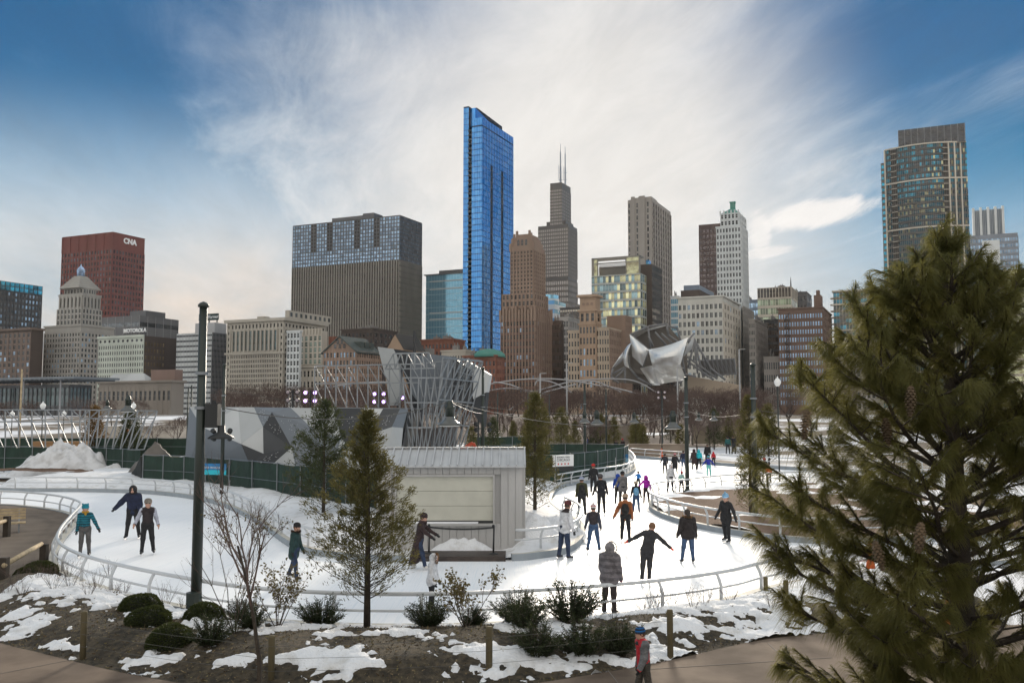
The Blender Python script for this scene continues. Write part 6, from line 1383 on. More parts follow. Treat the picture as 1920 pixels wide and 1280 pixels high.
for (px, pyb, pyt) in ((6, 1098, 1046), (82, 1052, 1021), (12, 1008, 968)):
    g = gnd(px, pyb); h = (pyb-pyt)/F*g.y; mb = MB(); mb.box(g.x-org.x-.11, g.x-org.x+.11, g.y-org.y-.11, g.y-org.y+.11, 0, h); mb.build('post', M_LOGD, e)
a = gnd(10, 1098)-org; b_ = gnd(80, 1052)-org; mb = MB(); mb.tube([a+Vector((0, -.12, .62)), a.lerp(b_, .5)+Vector((0, -.12, .63)), b_+Vector((0, -.12, .62))], [.075, .08, .07], 8); mb.build('log_rail', M_WOODL, e, True)
a = gnd(-40, 1030)-org; b_ = gnd(12, 1008)-org; mb = MB(); mb.tube([a+Vector((0, -.12, .75)), b_+Vector((0, -.12, .72))], .08, 8); mb.build('log_rail', M_WOODL, e, True)
g = gnd(10, 1000); e = empty('park_bench', g, R(28)); tag(e, 'pale timber slat bench on the walkway at the left edge', 'bench')
for k in range(4): mb = MB(); mb.box(-1.2, .75, -.5+k*.14, -.38+k*.14, .44, .49); mb.build('seat_slat', M_WOODL, e)
for k in range(4): mb = MB(); mb.box(-1.2, .75, .08+k*.03, .11+k*.03, .58+k*.12, .68+k*.12); mb.build('back_slat', M_WOODL, e)
for x in (-.8, .5): mb = MB(); mb.bar((x, -.4, 0), (x, -.4, .44), .06); mb.bar((x, .05, 0), (x, .05, .44), .06); mb.bar((x, -.5, .42), (x, .1, .42), .05); mb.bar((x, .06, .42), (x, .22, 1.05), .05); mb.build('leg', M_STEEL, e)
# ================================================================== vegetation
def leafm(name, col, col2, scale=1.5, rough=.6, trans=0.25):
    if name in MATS: return MATS[name]
    m = mat(name, col, rough, col2=col2, scale=scale, lo=.3, hi=.7, spec=.3)
    nt = m.node_tree; N = nt.nodes; L = nt.links; b = N['Principled BSDF']; out = N['Material Output']
    tr = N.new('ShaderNodeBsdfTranslucent'); tr.inputs[0].default_value = (*[min(1, c*1.6) for c in col2], 1)
    mx = N.new('ShaderNodeMixShader'); mx.inputs[0].default_value = trans; L.new(b.outputs[0], mx.inputs[1]); L.new(tr.outputs[0], mx.inputs[2]); L.new(mx.outputs[0], out.inputs[0])
    return m
M_BARK = mat('grey brown bark', (.052, .040, .029), .9, var=.3, scale=8, bump=.6, bscale=30)
M_TWIG = mat('brown twigs', (.115, .080, .068), .9)
M_NEEDLE = leafm('white pine needles', (.052, .060, .014), (.15, .138, .040), 5.0, trans=.44)
M_CEDAR = leafm('cedar foliage', (.044, .050, .017), (.110, .096, .032), 3.0, trans=.32)
M_CEDARG = leafm('green conifer foliage', (.024, .038, .014), (.058, .066, .026), 1.2)
M_RUST = leafm('rusty conifer foliage', (.10, .055, .018), (.17, .10, .03), 1.2)
M_YEW = leafm('yew foliage', (.014, .024, .008), (.036, .046, .016), 4)
M_BOX = leafm('boxwood foliage', (.020, .030, .008), (.050, .058, .014), 3)
M_LEAF = leafm('olive dry leaves', (.050, .050, .016), (.11, .085, .028), 5)
def unit(v): return v/np.maximum(np.linalg.norm(v, axis=-1, keepdims=True), 1e-9)
def blades(base, dirs, length, width, rng, bend=0.0, segs=1, gravity=None):
    """tapered blades: base Nx3, dirs Nx3 (unit) -> verts, tris"""
    n = len(base); length = np.broadcast_to(length, (n,))[:, None]; width = np.broadcast_to(width, (n,))[:, None]
    side = unit(np.cross(dirs, rng.normal(size=(n, 3))))
    g = np.array([0, 0, -1.0])
    mid = base+dirs*length*.5 + g*bend*length*.12; tip = base+dirs*length + g*bend*length*.5
    if segs == 1:
        V = np.stack([base-side*width*.5, mid+side*width*.6, tip, mid-side*width*.6], 1).reshape(-1, 3)
        i = np.arange(n)[:, None]*4; Fc = np.concatenate([i+np.array([[0, 1, 2]]), i+np.array([[0, 2, 3]])])
    else:
        V = np.stack([base-side*width*.5, base+side*width*.5, mid+side*width*.45, mid-side*width*.45, tip], 1).reshape(-1, 3)
        i = np.arange(n)[:, None]*5; Fc = np.concatenate([i+np.array([[0, 1, 2]]), i+np.array([[0, 2, 3]]), i+np.array([[3, 2, 4]])])
    return V, Fc
def rdir(rng, n): return unit(rng.normal(size=(n, 3)))

# ---- foreground white pine, right
def white_pine():
    rng = np.random.default_rng(21); r = random.Random(21)
    base = Vector((at(1800, 1000, 6.0).x, 6.0, 0.0)); top = at(1768, 440, 6.0)
    e = empty('white_pine', base); tag(e, 'large long needled pine filling the right foreground', 'tree'); H = top.z
    tp = [Vector((0, 0, 0)), Vector((.02, .0, H*.45)), Vector((-.02, 0, H*.75)), Vector((top.x-base.x, top.y-base.y, H-.12))]
    mb = MB(); mb.tube(tp, [.13, .10, .06, .012], 8); mb.build('trunk', M_BARK, e, True)
    def trunk_at(z):
        for a, b_ in zip(tp[:-1], tp[1:]):
            if a.z <= z <= b_.z: return a.lerp(b_, (z-a.z)/(b_.z-a.z))
        return tp[-1]
    br = MB(); shoots = []
    OX = [1380, 1420, 1450, 1560, 1600, 1660, 1700, 1755, 1775, 1815, 1850, 1890, 1930, 2100]; OY = [930, 740, 680, 630, 520, 505, 460, 415, 415, 470, 465, 520, 480, 520]
    def inside(p):
        w = p+base; px_, py_ = proj(w.x, w.y, w.z); return py_ > float(np.interp(px_, OX, OY))+6
    def prof(z):   # crown half-width against height, measured from the photo (px from trunk at 6 m)
        py = 775-(z-CAMZ)/6.0*F
        ys = [430, 500, 560, 640, 720, 800, 900, 1000, 1080, 1180, 1280, 1500]; ws = [20, 95, 190, 230, 350, 385, 385, 405, 405, 350, 310, 300]
        return float(np.interp(py, ys, ws))/F*6.0
    z = 2.3; k = 0
    def wander(p, d, L, n, lift, jit):
        pts = [p]; cur = p.copy()
        for i in range(n): d = (d+Vector((r.uniform(-jit, jit), r.uniform(-jit, jit), lift+r.uniform(-jit, jit)*.5))).normalized(); cur = cur+d*(L/n); pts.append(cur.copy())
        return pts, d
    while z < H-.06:
        nbr = 5 if z < H-1.3 else 3
        for q in range(nbr):
            az = k*2.39996+r.uniform(-.4, .4); k += 1; t = (z-2.3)/(H-2.3)
            Lh = prof(z+.22)*r.choice((.6, .8, .92, 1.0, 1.08)); up = (.10+1.05*t**2.0)*r.uniform(.7, 1.3)
            d0 = Vector((math.cos(az), math.sin(az), up*.7)).normalized(); n = 8; okb = False
            for tr_ in range(5):
                pts, dd = wander(trunk_at(z+r.uniform(-.08, .08)), d0, Lh*1.04, n, .035+.05*up, .10); okb = inside(pts[-1]) and inside(pts[-3])
                if okb: break
                Lh *= .8; d0.z *= .75; d0.normalize()
            if not okb: continue
            br.tube(pts, [.017*(1-.82*i/n)+.003 for i in range(n+1)], 5, caps=False); shoots.append((pts[-1], dd.copy(), 1.2))
            ns = int(3+Lh*7.5)
            for s in range(ns):
                f = .22+.78*(s+r.random())/ns; ii = min(n-1, int(f*n)); p = pts[ii].lerp(pts[ii+1], f*n-ii); bd = (pts[ii+1]-pts[ii]).normalized()
                sd = bd.cross(Vector((0, 0, 1))).normalized()*(1 if s % 2 else -1)
                L2 = (.16+.30*r.random())*(1.15-.6*f)*min(1.2, .55+Lh*.6)
                p2, d2 = wander(p, (bd*.7+sd*r.uniform(.4, 1.0)+Vector((0, 0, r.uniform(-.15, .35)))).normalized(), L2, 3, .06, .14)
                if not inside(p2[-1]): continue
                br.tube(p2, [.007, .006, .005, .003], 4, caps=False); shoots.append((p2[-1], d2.copy(), 1.05))
                for w in range(2):
                    if r.random() < .8:
                        q0 = p2[1+w]; p3, d3 = wander(q0, (d2+Vector((r.uniform(-.8, .8), r.uniform(-.8, .8), r.uniform(-.2, .4)))).normalized(), r.uniform(.07, .16), 2, .05, .1); br.tube(p3, [.0045, .004, .003], 4, caps=False); shoots.append((p3[-1], d3.copy(), r.uniform(.8, 1.0)))
        z += .155
    for (lx, ly, ld) in ((1855, 500, 5.9), (1905, 520, 6.1), (1712, 505, 6.1), (1600, 560, 5.6), (1925, 610, 5.8), (1885, 650, 5.5), (1930, 720, 5.6), (1500, 700, 5.4)):
        tgt = at(lx, ly, ld)-base; p0 = trunk_at(tgt.z-.75); mid_ = p0.lerp(tgt, .45)+Vector((0, 0, -.12)); br.tube([p0, mid_, p0.lerp(tgt, .75)+Vector((0, 0, -.05)), tgt], [.016, .011, .008, .004], 5, caps=False)
        for j in range(16):
            f = .35+.65*j/15; q = (mid_.lerp(tgt, (f-.35)/.65)); az = j*2.4; dv = Vector((math.cos(az)*.8, math.sin(az)*.8, .9)).normalized(); L_ = .10+.16*(1-f); q2 = q+dv*L_; br.tube([q, q2], [.005, .003], 4, caps=False); shoots.append((q2, dv, 1.05))
        shoots.append((tgt+Vector((0, 0, .05)), Vector((0, 0, 1)), 1.25))
    br.tube([tp[-1], tp[-1]+Vector((0, 0, .14))], [.01, .005], 5); shoots.append((tp[-1]+Vector((0, 0, .15)), Vector((0, 0, 1)), 1.3))
    tag(br.build('branches', M_BARK, e), kind='stuff')
    P = np.array([s[0] for s in shoots]); D = np.array([s[1] for s in shoots]); S = np.array([s[2] for s in shoots])
    # keep shoots in or near the picture
    per = 125; n = len(P)*per
    idx = np.repeat(np.arange(len(P)), per); along = rng.random(n)**.9*.15
    b0 = P[idx]-D[idx]*along[:, None]
    spread = .36+.28*(along/.15); dirs = unit(D[idx]+rdir(rng, n)*spread[:, None]*1.05)
    V, Fc = blades(b0, dirs, (.105+.045*rng.random(n))*S[idx], .0029, rng, bend=1.75, segs=2)
    o = link_mesh('needles', np_mesh('needles', V, Fc, M_NEEDLE), e); tag(o, kind='stuff')
    # cones
    M_CONE = mat('brown cone scales', (.115, .078, .045), .8, var=.3, scale=20)
    cm = MB(); Lc = .15
    for i in range(11):
        for j in range(7):
            zz = -Lc*i/10; rr = .026*math.sin(math.pi*min(1, .12+.86*i/10))**.7+.004; an = (j+.5*(i % 2))*2*math.pi/7; c_, s_ = math.cos(an), math.sin(an)
            b0_ = Vector((c_*rr*.3, s_*rr*.3, zz)); tp_ = Vector((c_*rr, s_*rr, zz-.012)); sd = Vector((-s_, c_, 0))*.011
            cm.face([b0_-sd*.5, b0_+sd*.5, tp_+sd, tp_+Vector((c_*.004, s_*.004, -.006)), tp_-sd])
    cme = cm.build('cone', M_CONE, link=False)
    for (px, py, Y) in ((1513, 790, 5.2), (1708, 745, 5.1), (1727, 1000, 5.0), (1640, 1035, 5.3), (1660, 805, 5.5)):
        p = at(px, py-22, Y); o = link_mesh('cone', cme, e, p-base); o.rotation_euler = (R(r.uniform(-12, 12)), R(r.uniform(-12, 12)), r.random()*6)
white_pine()

# ---- conifers of the garden: cedar / arborvitae
def conifer_mesh(seed, H, Rb, nbr, leaf, nl, m, zmin=.12, droop=.1, power=.85, lw=.35, ragged=.25, lean=0.0):
    rng = np.random.default_rng(seed); r = random.Random(seed)
    tr = MB(); tr.tube([(0, 0, -.05), (0, 0, H*.5), (lean, 0, H*.98)], [.018*H**.9+.01, .011*H**.9+.006, .004], 7)
    bm = MB(); tips = []; tdirs = []
    for i in range(nbr):
        t = zmin+(1-zmin)*((i+r.random())/nbr); az = i*2.39996+r.uniform(-.4, .4)
        lobes = 1+ragged*math.sin(az*2+t*9+seed)*.6+r.uniform(-ragged, ragged)
        Rr = Rb*max(.04, ((1-t)/(1-zmin))**power)*min(1, .55+2.2*(t-zmin+.08))*lobes
        p0 = Vector((lean*t, 0, H*t-Rr*.18)); d = Vector((math.cos(az), math.sin(az), .35-droop)).normalized(); n = 4; pts = [p0]; cur = p0.copy()
        for s in range(n): d = (d+Vector((r.uniform(-.1, .1), r.uniform(-.1, .1), .10))).normalized(); cur = cur+d*(Rr/n); pts.append(cur.copy())
        bm.tube(pts, [.010*(1-.7*s/n)+.002 for s in range(n+1)], 3, caps=False)
        for s in range(3+int(Rr*6)):
            f = .25+.75*r.random(); ii = min(n-1, int(f*n)); tips.append(pts[ii].lerp(pts[ii+1], f*n-ii)+Vector((r.gauss(0, .05), r.gauss(0, .05), r.gauss(0, .05)))*(Rr*1.2)); tdirs.append(d)
        tips.append(pts[-1]); tdirs.append(d)
    T = np.array(tips); D = np.array(tdirs); pw = np.clip((T[:, 2]/H-zmin)/.30, .16, 1); idx = rng.choice(len(T), nl, p=pw/pw.sum())
    b0 = T[idx]+rng.normal(size=(nl, 3))*leaf*.6; dirs = unit(D[idx]*1.0+rdir(rng, nl)*.7+np.array([0, 0, .25]))
    V, Fc = blades(b0, dirs, leaf*(.8+.9*rng.random(nl)), leaf*lw*.72, rng, bend=.25)
    crown = np_mesh('crown', V, Fc, m)
    return tr.build('trunk', M_BARK, link=False, smooth=True), bm.build('branches', M_BARK, link=False), crown
def place_tree(name, label, meshes, loc, scale=1.0, rz=0.0, group=None, cat='tree'):
    e = empty(name, loc, rz); e.scale = (scale, scale, scale) if not isinstance(scale, tuple) else scale; tag(e, label, cat, group)
    for nm, me in zip(('trunk', 'branches', 'crown'), meshes):
        if me is None: continue
        o = link_mesh(nm, me, e)
        if nm != 'trunk': tag(o, kind='stuff')
    return e
g = gnd(688, 1190); HC = (1190-790)/F*g.y
cedar = conifer_mesh(3, HC, 1.35, 170, .08, 23000, M_CEDAR, zmin=.16, droop=.05, power=.75, lw=.30, ragged=.55, lean=-.04)
place_tree('cedar_tree', 'tall sparse olive cedar standing in front of the rink before the shed', cedar, g+Vector((0, 0, .1)))
g = gnd(606, 985); HP = (985-768)/F*g.y
pine2 = conifer_mesh(8, HP, 1.9, 130, .12, 12000, M_CEDARG, zmin=.10, droop=.0, power=.6, lw=.35, ragged=.5)
place_tree('pine_tree', 'dark green shrubby pine on the snow bank behind the tall cedar', pine2, g+Vector((0, 0, .3)))
g = gnd(1003, 980); HD = (980-752)/F*g.y
ced2 = conifer_mesh(12, HD, 1.3, 130, .11, 13000, M_CEDAR, zmin=.10, droop=.05, power=.6, lw=.33, ragged=.3)
place_tree('cedar_tree', 'dense cedar beside the right end of the shed', ced2, g+Vector((0, 0, .25)))
g = gnd(1408, 972); HE = (972-738)/F*g.y
ced3 = conifer_mesh(15, HE, 1.0, 130, .10, 12000, M_CEDAR, zmin=.04, droop=.0, power=.45, lw=.33, ragged=.2)
place_tree('cedar_tree', 'columnar cedar on the mulch island beside the dark green pole', ced3, g+Vector((0, 0, .2)), (1, 1, .93))
MIDC = [conifer_mesh(30+i, 6.0, 1.5, 90, .20, 3800, (M_CEDAR, M_CEDARG, M_CEDAR)[i], zmin=.05, power=.6, ragged=.3, lw=.4) for i in range(3)]
midlist = [(884, 800, 862, 96, 0, 'right of the leaning frame tower'), (925, 783, 850, 105, 1, 'in front of the slim dark poles'), (1052, 765, 845, 110, 2, 'rising above the CHICAGO sign fence'), (1078, 790, 845, 120, 0, 'left of the sign pole'), (1112, 795, 838, 125, 1, 'behind the sign pole lamps'), (1192, 782, 848, 118, 2, 'left of the stage light mast'), (1205, 800, 850, 114, 0, 'at the foot of the stage light mast'), (1276, 796, 850, 113, 2, 'behind the mulch island pole'), (1338, 768, 838, 130, 1, 'on the snowy bank, taller of the pair'), (1366, 780, 836, 132, 0, 'on the snowy bank, shorter of the pair'), (1440, 760, 850, 95, 2, 'between the pole and the big pine'), (962, 790, 835, 125, 2, 'behind the cedar beside the shed'), (1420, 775, 850, 100, 1, 'behind the columnar cedar'), (1560, 790, 850, 110, 1, 'seen through the big pine')]
for (px, yt, yb, Y, k, lab) in midlist:
    p = at(px, 775, Y); p.z = float(terrain_z(p.x, p.y)); h = at(px, yt, Y).z-p.z
    place_tree('evergreen_tree', 'middle distance evergreen '+lab, MIDC[k], p, (h/6*1.05, h/6*1.05, h/6), rnd.random()*6, 'middle distance evergreens')
for (px, yt, Y, m, lab) in ((178, 762, 112, M_RUST, 'rusty brown conical evergreen behind the left steel frames'), (245, 770, 108, M_CEDARG, 'dark conical evergreen behind the left bell lamp')):
    p = at(px, 775, Y); p.z = 0; h = at(px, yt, Y).z-p.z; me = conifer_mesh(50+px, h, 1.7, 90, .22, 4500, m, zmin=.03, power=.5, ragged=.2, lw=.4); place_tree('evergreen_tree', lab, me, p)

# ---- bare trees of the park behind
def bare_tree_meshes(seed, H=9.0, levels=5, spread=.55):
    r = random.Random(seed); tr = MB(); tw = MB()
    def grow(p, d, L, rad, lv):
        n = 3; pts = [p]; cur = p.copy()
        for s in range(n): d = (d+Vector((r.uniform(-.14, .14), r.uniform(-.14, .14), .05))).normalized(); cur = cur+d*L/n; pts.append(cur.copy())
        rr = [rad, rad*.9, rad*.78, rad*.66]
        (tr if lv >= levels-1 else tw).tube(pts, rr, 5 if lv >= levels-1 else 3, caps=False)
        if lv == 0: return
        k = 4 if lv >= levels-1 else (3 if lv > 1 else 4)
        for i in range(k):
            az = i*2*math.pi/k+r.uniform(-.6, .6); u = d.orthogonal().normalized(); v = d.cross(u); sp = spread*r.uniform(.6, 1.3)
            nd = (d+(u*math.cos(az)+v*math.sin(az))*sp+Vector((0, 0, .12))).normalized(); q = pts[-1] if i < k-1 else pts[-2]
            grow(q, nd, L*r.uniform(.62, .82), max(rad*.55, .016), lv-1)
    grow(Vector((0, 0, 0)), Vector((0, 0, 1)), H*.27, .13, levels)
    return tr.build('trunk', M_BARK, link=False, smooth=True), tw.build('crown', M_TWIG, link=False)
BARE = [bare_tree_meshes(60+i, 9, 5, .62) for i in range(4)]
LM = [(480, 'below the broad beige block'), (560, 'below the narrow white front'), (660, 'below the gabled club'), (800, 'behind the steel frames'), (940, 'below the blue glass tower'), (1040, 'below the art deco tower'), (1130, 'below the tan corner tower'), (1220, 'below the sunlit glass block'), (1310, 'before the pavilion'), (1440, 'below the white spired tower')]
def lmk(x): return next(t for q, t in LM if x < q)
ROWS = []
def place_bare(label, px, ytop, Y, k, group='bare trees across the park'):
    p = at(px, 775, Y); p.z = float(terrain_z(p.x, p.y)); h = at(px, ytop, Y).z-p.z
    e = empty('bare_tree', p, rnd.random()*6); s = h/8.6; e.scale = (s*1.25, s*1.25, s); tag(e, label, 'tree', group)
    link_mesh('trunk', BARE[k][0], e); tag(link_mesh('crown', BARE[k][1], e), kind='stuff'); ROWS.append((px, e))
rb = random.Random(4)
x = 430
row = 0
while x < 1420:
    place_bare('leafless purple brown tree in the rear row '+lmk(x), x, rb.uniform(706, 726), rb.uniform(190, 260), rb.randrange(4), 'dense row of bare park trees'); x += rb.uniform(10, 19)
x = 440
while x < 1430:
    place_bare('leafless purple brown tree in the nearer row '+lmk(x), x, rb.uniform(716, 742), rb.uniform(140, 185), rb.randrange(4), 'dense row of bare park trees'); x += rb.uniform(16, 28)
x = 880
while x < 1440:
    place_bare('low leafless thicket tree on the snowy rise '+lmk(max(x, 880)), x, rb.uniform(752, 785), rb.uniform(118, 150), rb.randrange(4), 'low thicket trees on the rise'); x += rb.uniform(14, 30)
for i in range(16):
    px = rb.uniform(905, 1400); Y = rb.uniform(122, 165); p = at(px, 775, Y); p.z = float(terrain_z(p.x, p.y)); h = at(px, rb.uniform(775, 800), Y).z-p.z; place_tree('evergreen_tree', 'small far evergreen on the snowy rise '+lmk(px), MIDC[rb.randrange(3)], p, (h/6*1.1, h/6*1.1, h/6), rb.random()*6, 'small far evergreens')
for (px, yt, Y, lab) in ((1365, 712, 150, 'bare vase shaped tree below the white spired tower'), (1310, 716, 150, 'bare vase shaped tree right of the pavilion pole'), (1225, 722, 160, 'bare tree in front of the pavilion stage'), (1420, 700, 170, 'bare tree left of the brown fire escape building'), (1480, 705, 170, 'bare tree before the brown fire escape building'), (1530, 705, 175, 'bare tree beside the pine under the condominium'), (1590, 705, 175, 'bare tree hidden behind the pine'), (330, 765, 120, 'small bare tree on the snowy slope at left'), (290, 785, 125, 'smaller bare tree on the snowy slope at left'), (150, 735, 190, 'bare tree before the museum wing'), (210, 738, 200, 'bare tree below the lettered building'), (60, 735, 190, 'bare tree at the far left before the museum wing'), (265, 735, 210, 'bare tree by the low museum wing'), (10, 740, 180, 'bare tree at the left edge')):
    place_bare(lab, px, yt, Y, rb.randrange(4), 'single bare trees in the park')

_cnt = {}
for px, e in sorted(ROWS, key=lambda t: t[0]): _cnt.setdefault(e['label'], []).append(e)
_ord = ['first', 'second', 'third', 'fourth', 'fifth', 'sixth', 'seventh', 'eighth', 'ninth', 'tenth', 'eleventh', 'twelfth', 'thirteenth', 'fourteenth']
for lab, es in _cnt.items():
    if len(es) > 1:
        for n_, e in enumerate(es): e['label'] = lab+', '+_ord[min(n_, 13)]+' from left'
_far = {}
for o_ in list(COL.objects):
    if o_.get('group') == 'small far evergreens': _far.setdefault(o_['label'], []).append(o_)
for lab, es in _far.items():
    if len(es) > 1:
        for n_, e in enumerate(sorted(es, key=lambda q: q.location.x/q.location.y)): e['label'] = lab+', '+_ord[n_]+' from left'
# ---- garden shrubs
def ball_shrub(seed, m, leaf=.035, n=5200, sq=.75):
    rng = np.random.default_rng(seed); d = rdir(rng, n); d[:, 2] = np.abs(d[:, 2])*1.0-.25*(rng.random(n) < .35); d = unit(d)
    lob = .86+.16*vnoise(d[:, 0]*3.1+seed, d[:, 1]*3.1+d[:, 2]*2.7)+.05*rng.random(n); p = d*lob[:, None]*np.array([1, 1, sq]); p[:, 2] += .12
    V, Fc = blades(p*.97, unit(d+rdir(rng, n)*.75), leaf*(2.0+1.5*rng.random(n)), leaf*1.0, rng)
    core = MB(); core.ball((0, 0, .1), .84, .84, .84*sq, 14)
    return np_mesh('foliage', V, Fc, m), core.build('core', mat('shrub inside', (.012, .014, .006), .9), link=False, smooth=True)
BOX = [ball_shrub(i, M_BOX) for i in (1, 2)]
for (px, pyb, wpx, lab) in ((262, 1166, 78, 'round clipped boxwood left of the thick pole, rear one'), (278, 1196, 84, 'round clipped boxwood left of the thick pole, middle one'), (382, 1186, 76, 'round clipped boxwood at the foot of the thick pole'), (318, 1232, 88, 'largest round boxwood nearest the path'), (75, 1078, 66, 'round boxwood at the left beside the log fence, right one'), (52, 1088, 52, 'round boxwood at the left beside the log fence, left one')):
    g = gnd(px, pyb); s = wpx/2/F*g.y; e = empty('boxwood', (g.x, g.y, float(bed_z(np.array([g.x]), np.array([g.y]))[0])-.08), rnd.random()*6); e.scale = (s, s, s); tag(e, lab, 'shrub', 'round clipped boxwoods'); k = rnd.randrange(2)
    tag(link_mesh('foliage', BOX[k][0], e), kind='stuff'); link_mesh('core', BOX[k][1], e)
def yew_mesh(seed, n=70, per=75):
    rng = np.random.default_rng(seed); r = random.Random(seed); mb = MB(); P = []; D = []
    for i in range(n):
        az = r.random()*6.283; sp = r.uniform(.05, 1.15); d = Vector((math.cos(az)*sp, math.sin(az)*sp, 1)).normalized(); L = r.uniform(.55, 1.0)*(1-.28*sp); p = Vector((math.cos(az), math.sin(az), 0))*.12*r.random(); q = p+d*L; q2 = q+(d+Vector((math.cos(az)*.4, math.sin(az)*.4, .1))).normalized()*.12; mb.tube([p, q, q2], [.012, .006, .003], 3, caps=False)
        for s in range(per): t = .2+.8*r.random(); P.append(p.lerp(q2, t)); D.append(d)
    P = np.array(P); D = np.array(D); dirs = unit(D*.55+rdir(rng, len(P)))
    V, Fc = blades(P, dirs, .06+.04*rng.random(len(P)), .014, rng, bend=.1); return np_mesh('foliage', V, Fc, M_YEW), mb.build('stems', M_BARK, link=False)
YEW = [yew_mesh(i) for i in (3, 4, 5)]
for i, (px, pyb, hp, lab) in enumerate(((600, 1184, 56, 'spiky yew left of the tall cedar'), (803, 1194, 56, 'spiky yew left of the leafy shrub'), (888, 1190, 40, 'small spiky yew under the leafy shrub'), (968, 1190, 62, 'spiky yew rearmost right of the leafy shrub'), (985, 1212, 60, 'spiky yew just in front of the rearmost one'), (1008, 1252, 66, 'spiky yew nearest the path at centre'), (1072, 1194, 74, 'tall spiky yew below the grey puffer skater'), (1092, 1244, 66, 'spiky yew left of the striped hat child'), (1162, 1236, 60, 'spiky yew beside the striped hat child'), (395, 1238, 56, 'spiky yew right of the largest boxwood'), (470, 1205, 46, 'spiky yew by the bare sapling'), (450, 1182, 40, 'small spiky yew behind the sapling'))):
    g = gnd(px, pyb); s = hp/F*g.y*1.08; e = empty('yew_shrub', (g.x, g.y, float(bed_z(np.array([g.x]), np.array([g.y]))[0])-.04), rnd.random()*6); e.scale = (s*1.25, s*1.25, s); tag(e, lab, 'shrub', 'dark spiky yews'); k = i % 3
    tag(link_mesh('foliage', YEW[k][0], e), kind='stuff'); tag(link_mesh('stems', YEW[k][1], e), kind='stuff')
# leafy broadleaf shrub and sapling
def twig_plant(name, label, px, pyb, H, seed, nst, spread, leaves, leafsize, m_leaf, lv=3, cat='shrub', trunk=False, base_r=.02, group=None, leafzone=(.2, 1.0), z=None, kids=3):
    r = random.Random(seed); rng = np.random.default_rng(seed); g = gnd(px, pyb); gz = float(bed_z(np.array([g.x]), np.array([g.y]))[0]) if z is None else z
    e = empty(name, (g.x, g.y, gz-.03)); tag(e, label, cat, group); st = MB(); tw = MB(); P = []
    def grow(p, d, L, rad, k):
        n = 4; pts = [p]; cur = p.copy()
        for s in range(n): d = (d+Vector((r.uniform(-.16, .16), r.uniform(-.16, .16), .06))).normalized(); cur = cur+d*L/n; pts.append(cur.copy())
        (st if k == lv else tw).tube(pts, [rad*(1-.14*s) for s in range(n+1)], 5 if k == lv else 3, caps=False)
        for s in range(1, n+1):
            if leafzone[0]*H < pts[s].z < leafzone[1]*H: P.append((pts[s], d))
        if k > 0:
            for i in range(kids+(k == lv)):
                f = r.uniform(.3, 1); ii = min(n-1, int(f*n)); q = pts[ii].lerp(pts[ii+1], f*n-ii); az = r.random()*6.283; u = d.orthogonal().normalized(); v = d.cross(u)
                grow(q, (d+(u*math.cos(az)+v*math.sin(az))*r.uniform(.4, .9)+Vector((0, 0, .2))).normalized(), L*r.uniform(.42, .62), max(rad*.5, .0028), k-1)
    for i in range(nst):
        az = i*2*math.pi/nst+r.uniform(-.5, .5); d = Vector((math.cos(az)*spread, math.sin(az)*spread, 1)).normalized(); grow(Vector((math.cos(az)*.03, math.sin(az)*.03, 0)), d, H*(.62 if nst > 1 else .72)*r.uniform(.8, 1.05), base_r, lv)
    st.build('trunk' if trunk else 'stems', M_BARK, e, True)
    if tw.v: tag(tw.build('twigs', M_TWIG, e), kind='stuff')
    if leaves:
        pts = np.array([p for p, _ in P]); dd = np.array([d for _, d in P]); idx = rng.integers(0, len(pts), leaves); b0 = pts[idx]+rng.normal(size=(leaves, 3))*.03; dirs = unit(dd[idx]+rdir(rng, leaves)*1.3-np.array([0, 0, .3])); V, Fc = blades(b0, dirs, leafsize*(.7+.6*rng.random(leaves)), leafsize*.5, rng, bend=.3); tag(link_mesh('leaves', np_mesh('leaves', V, Fc, m_leaf), e), kind='stuff')
    return e
twig_plant('leafy_shrub', 'open shrub with curled olive leaves before the rink right of centre', 872, 1206, 1.55, 5, 6, .75, 620, .085, M_LEAF, 2, base_r=.014)
twig_plant('young_tree', 'young bare tree with a few brown leaves in the left foreground', 483, 1310, 4.6, 31, 1, .0, 300, .05, M_LEAF, 4, 'tree', True, .050, leafzone=(.25, .7), z=.05, kids=4)
twig_plant('leafy_shrub', 'low shrub with dry olive leaves behind the young bare tree', 520, 1205, 1.7, 14, 7, .6, 700, .075, M_LEAF, 2, base_r=.012)
twig_plant('bare_sapling', 'thin bare sapling with upright whips right of the thick pole', 440, 1215, 3.0, 19, 5, .28, 70, .035, M_LEAF, 2, 'tree', False, .014, leafzone=(.4, 1))
M_DRY = leafm('dry brown seed heads', (.05, .026, .018), (.085, .05, .03), 6)
dry = [(28, 1120), (66, 1112), (100, 1132), (130, 1128), (165, 1148), (180, 1112), (212, 1128), (92, 1098), (232, 1118), (312, 1140), (345, 1150), (40, 1140), (1222, 1160), (1232, 1172), (1260, 1158), (1322, 1165), (1370, 1152), (1448, 1168), (1300, 1172), (1205, 1158), (1150, 1188), (128, 1085), (10, 1130), (205, 1088)]
_ord = ['first', 'second', 'third', 'fourth', 'fifth', 'sixth', 'seventh', 'eighth', 'ninth', 'tenth']
DW = [None]*len(dry)
for lo_, hi_ in ((0, 140), (140, 500), (500, 2000)):
    for n_, i_ in enumerate(sorted((i for i, d_ in enumerate(dry) if lo_ <= d_[0] < hi_), key=lambda i: dry[i][0])): DW[i_] = _ord[n_]+' from the left'
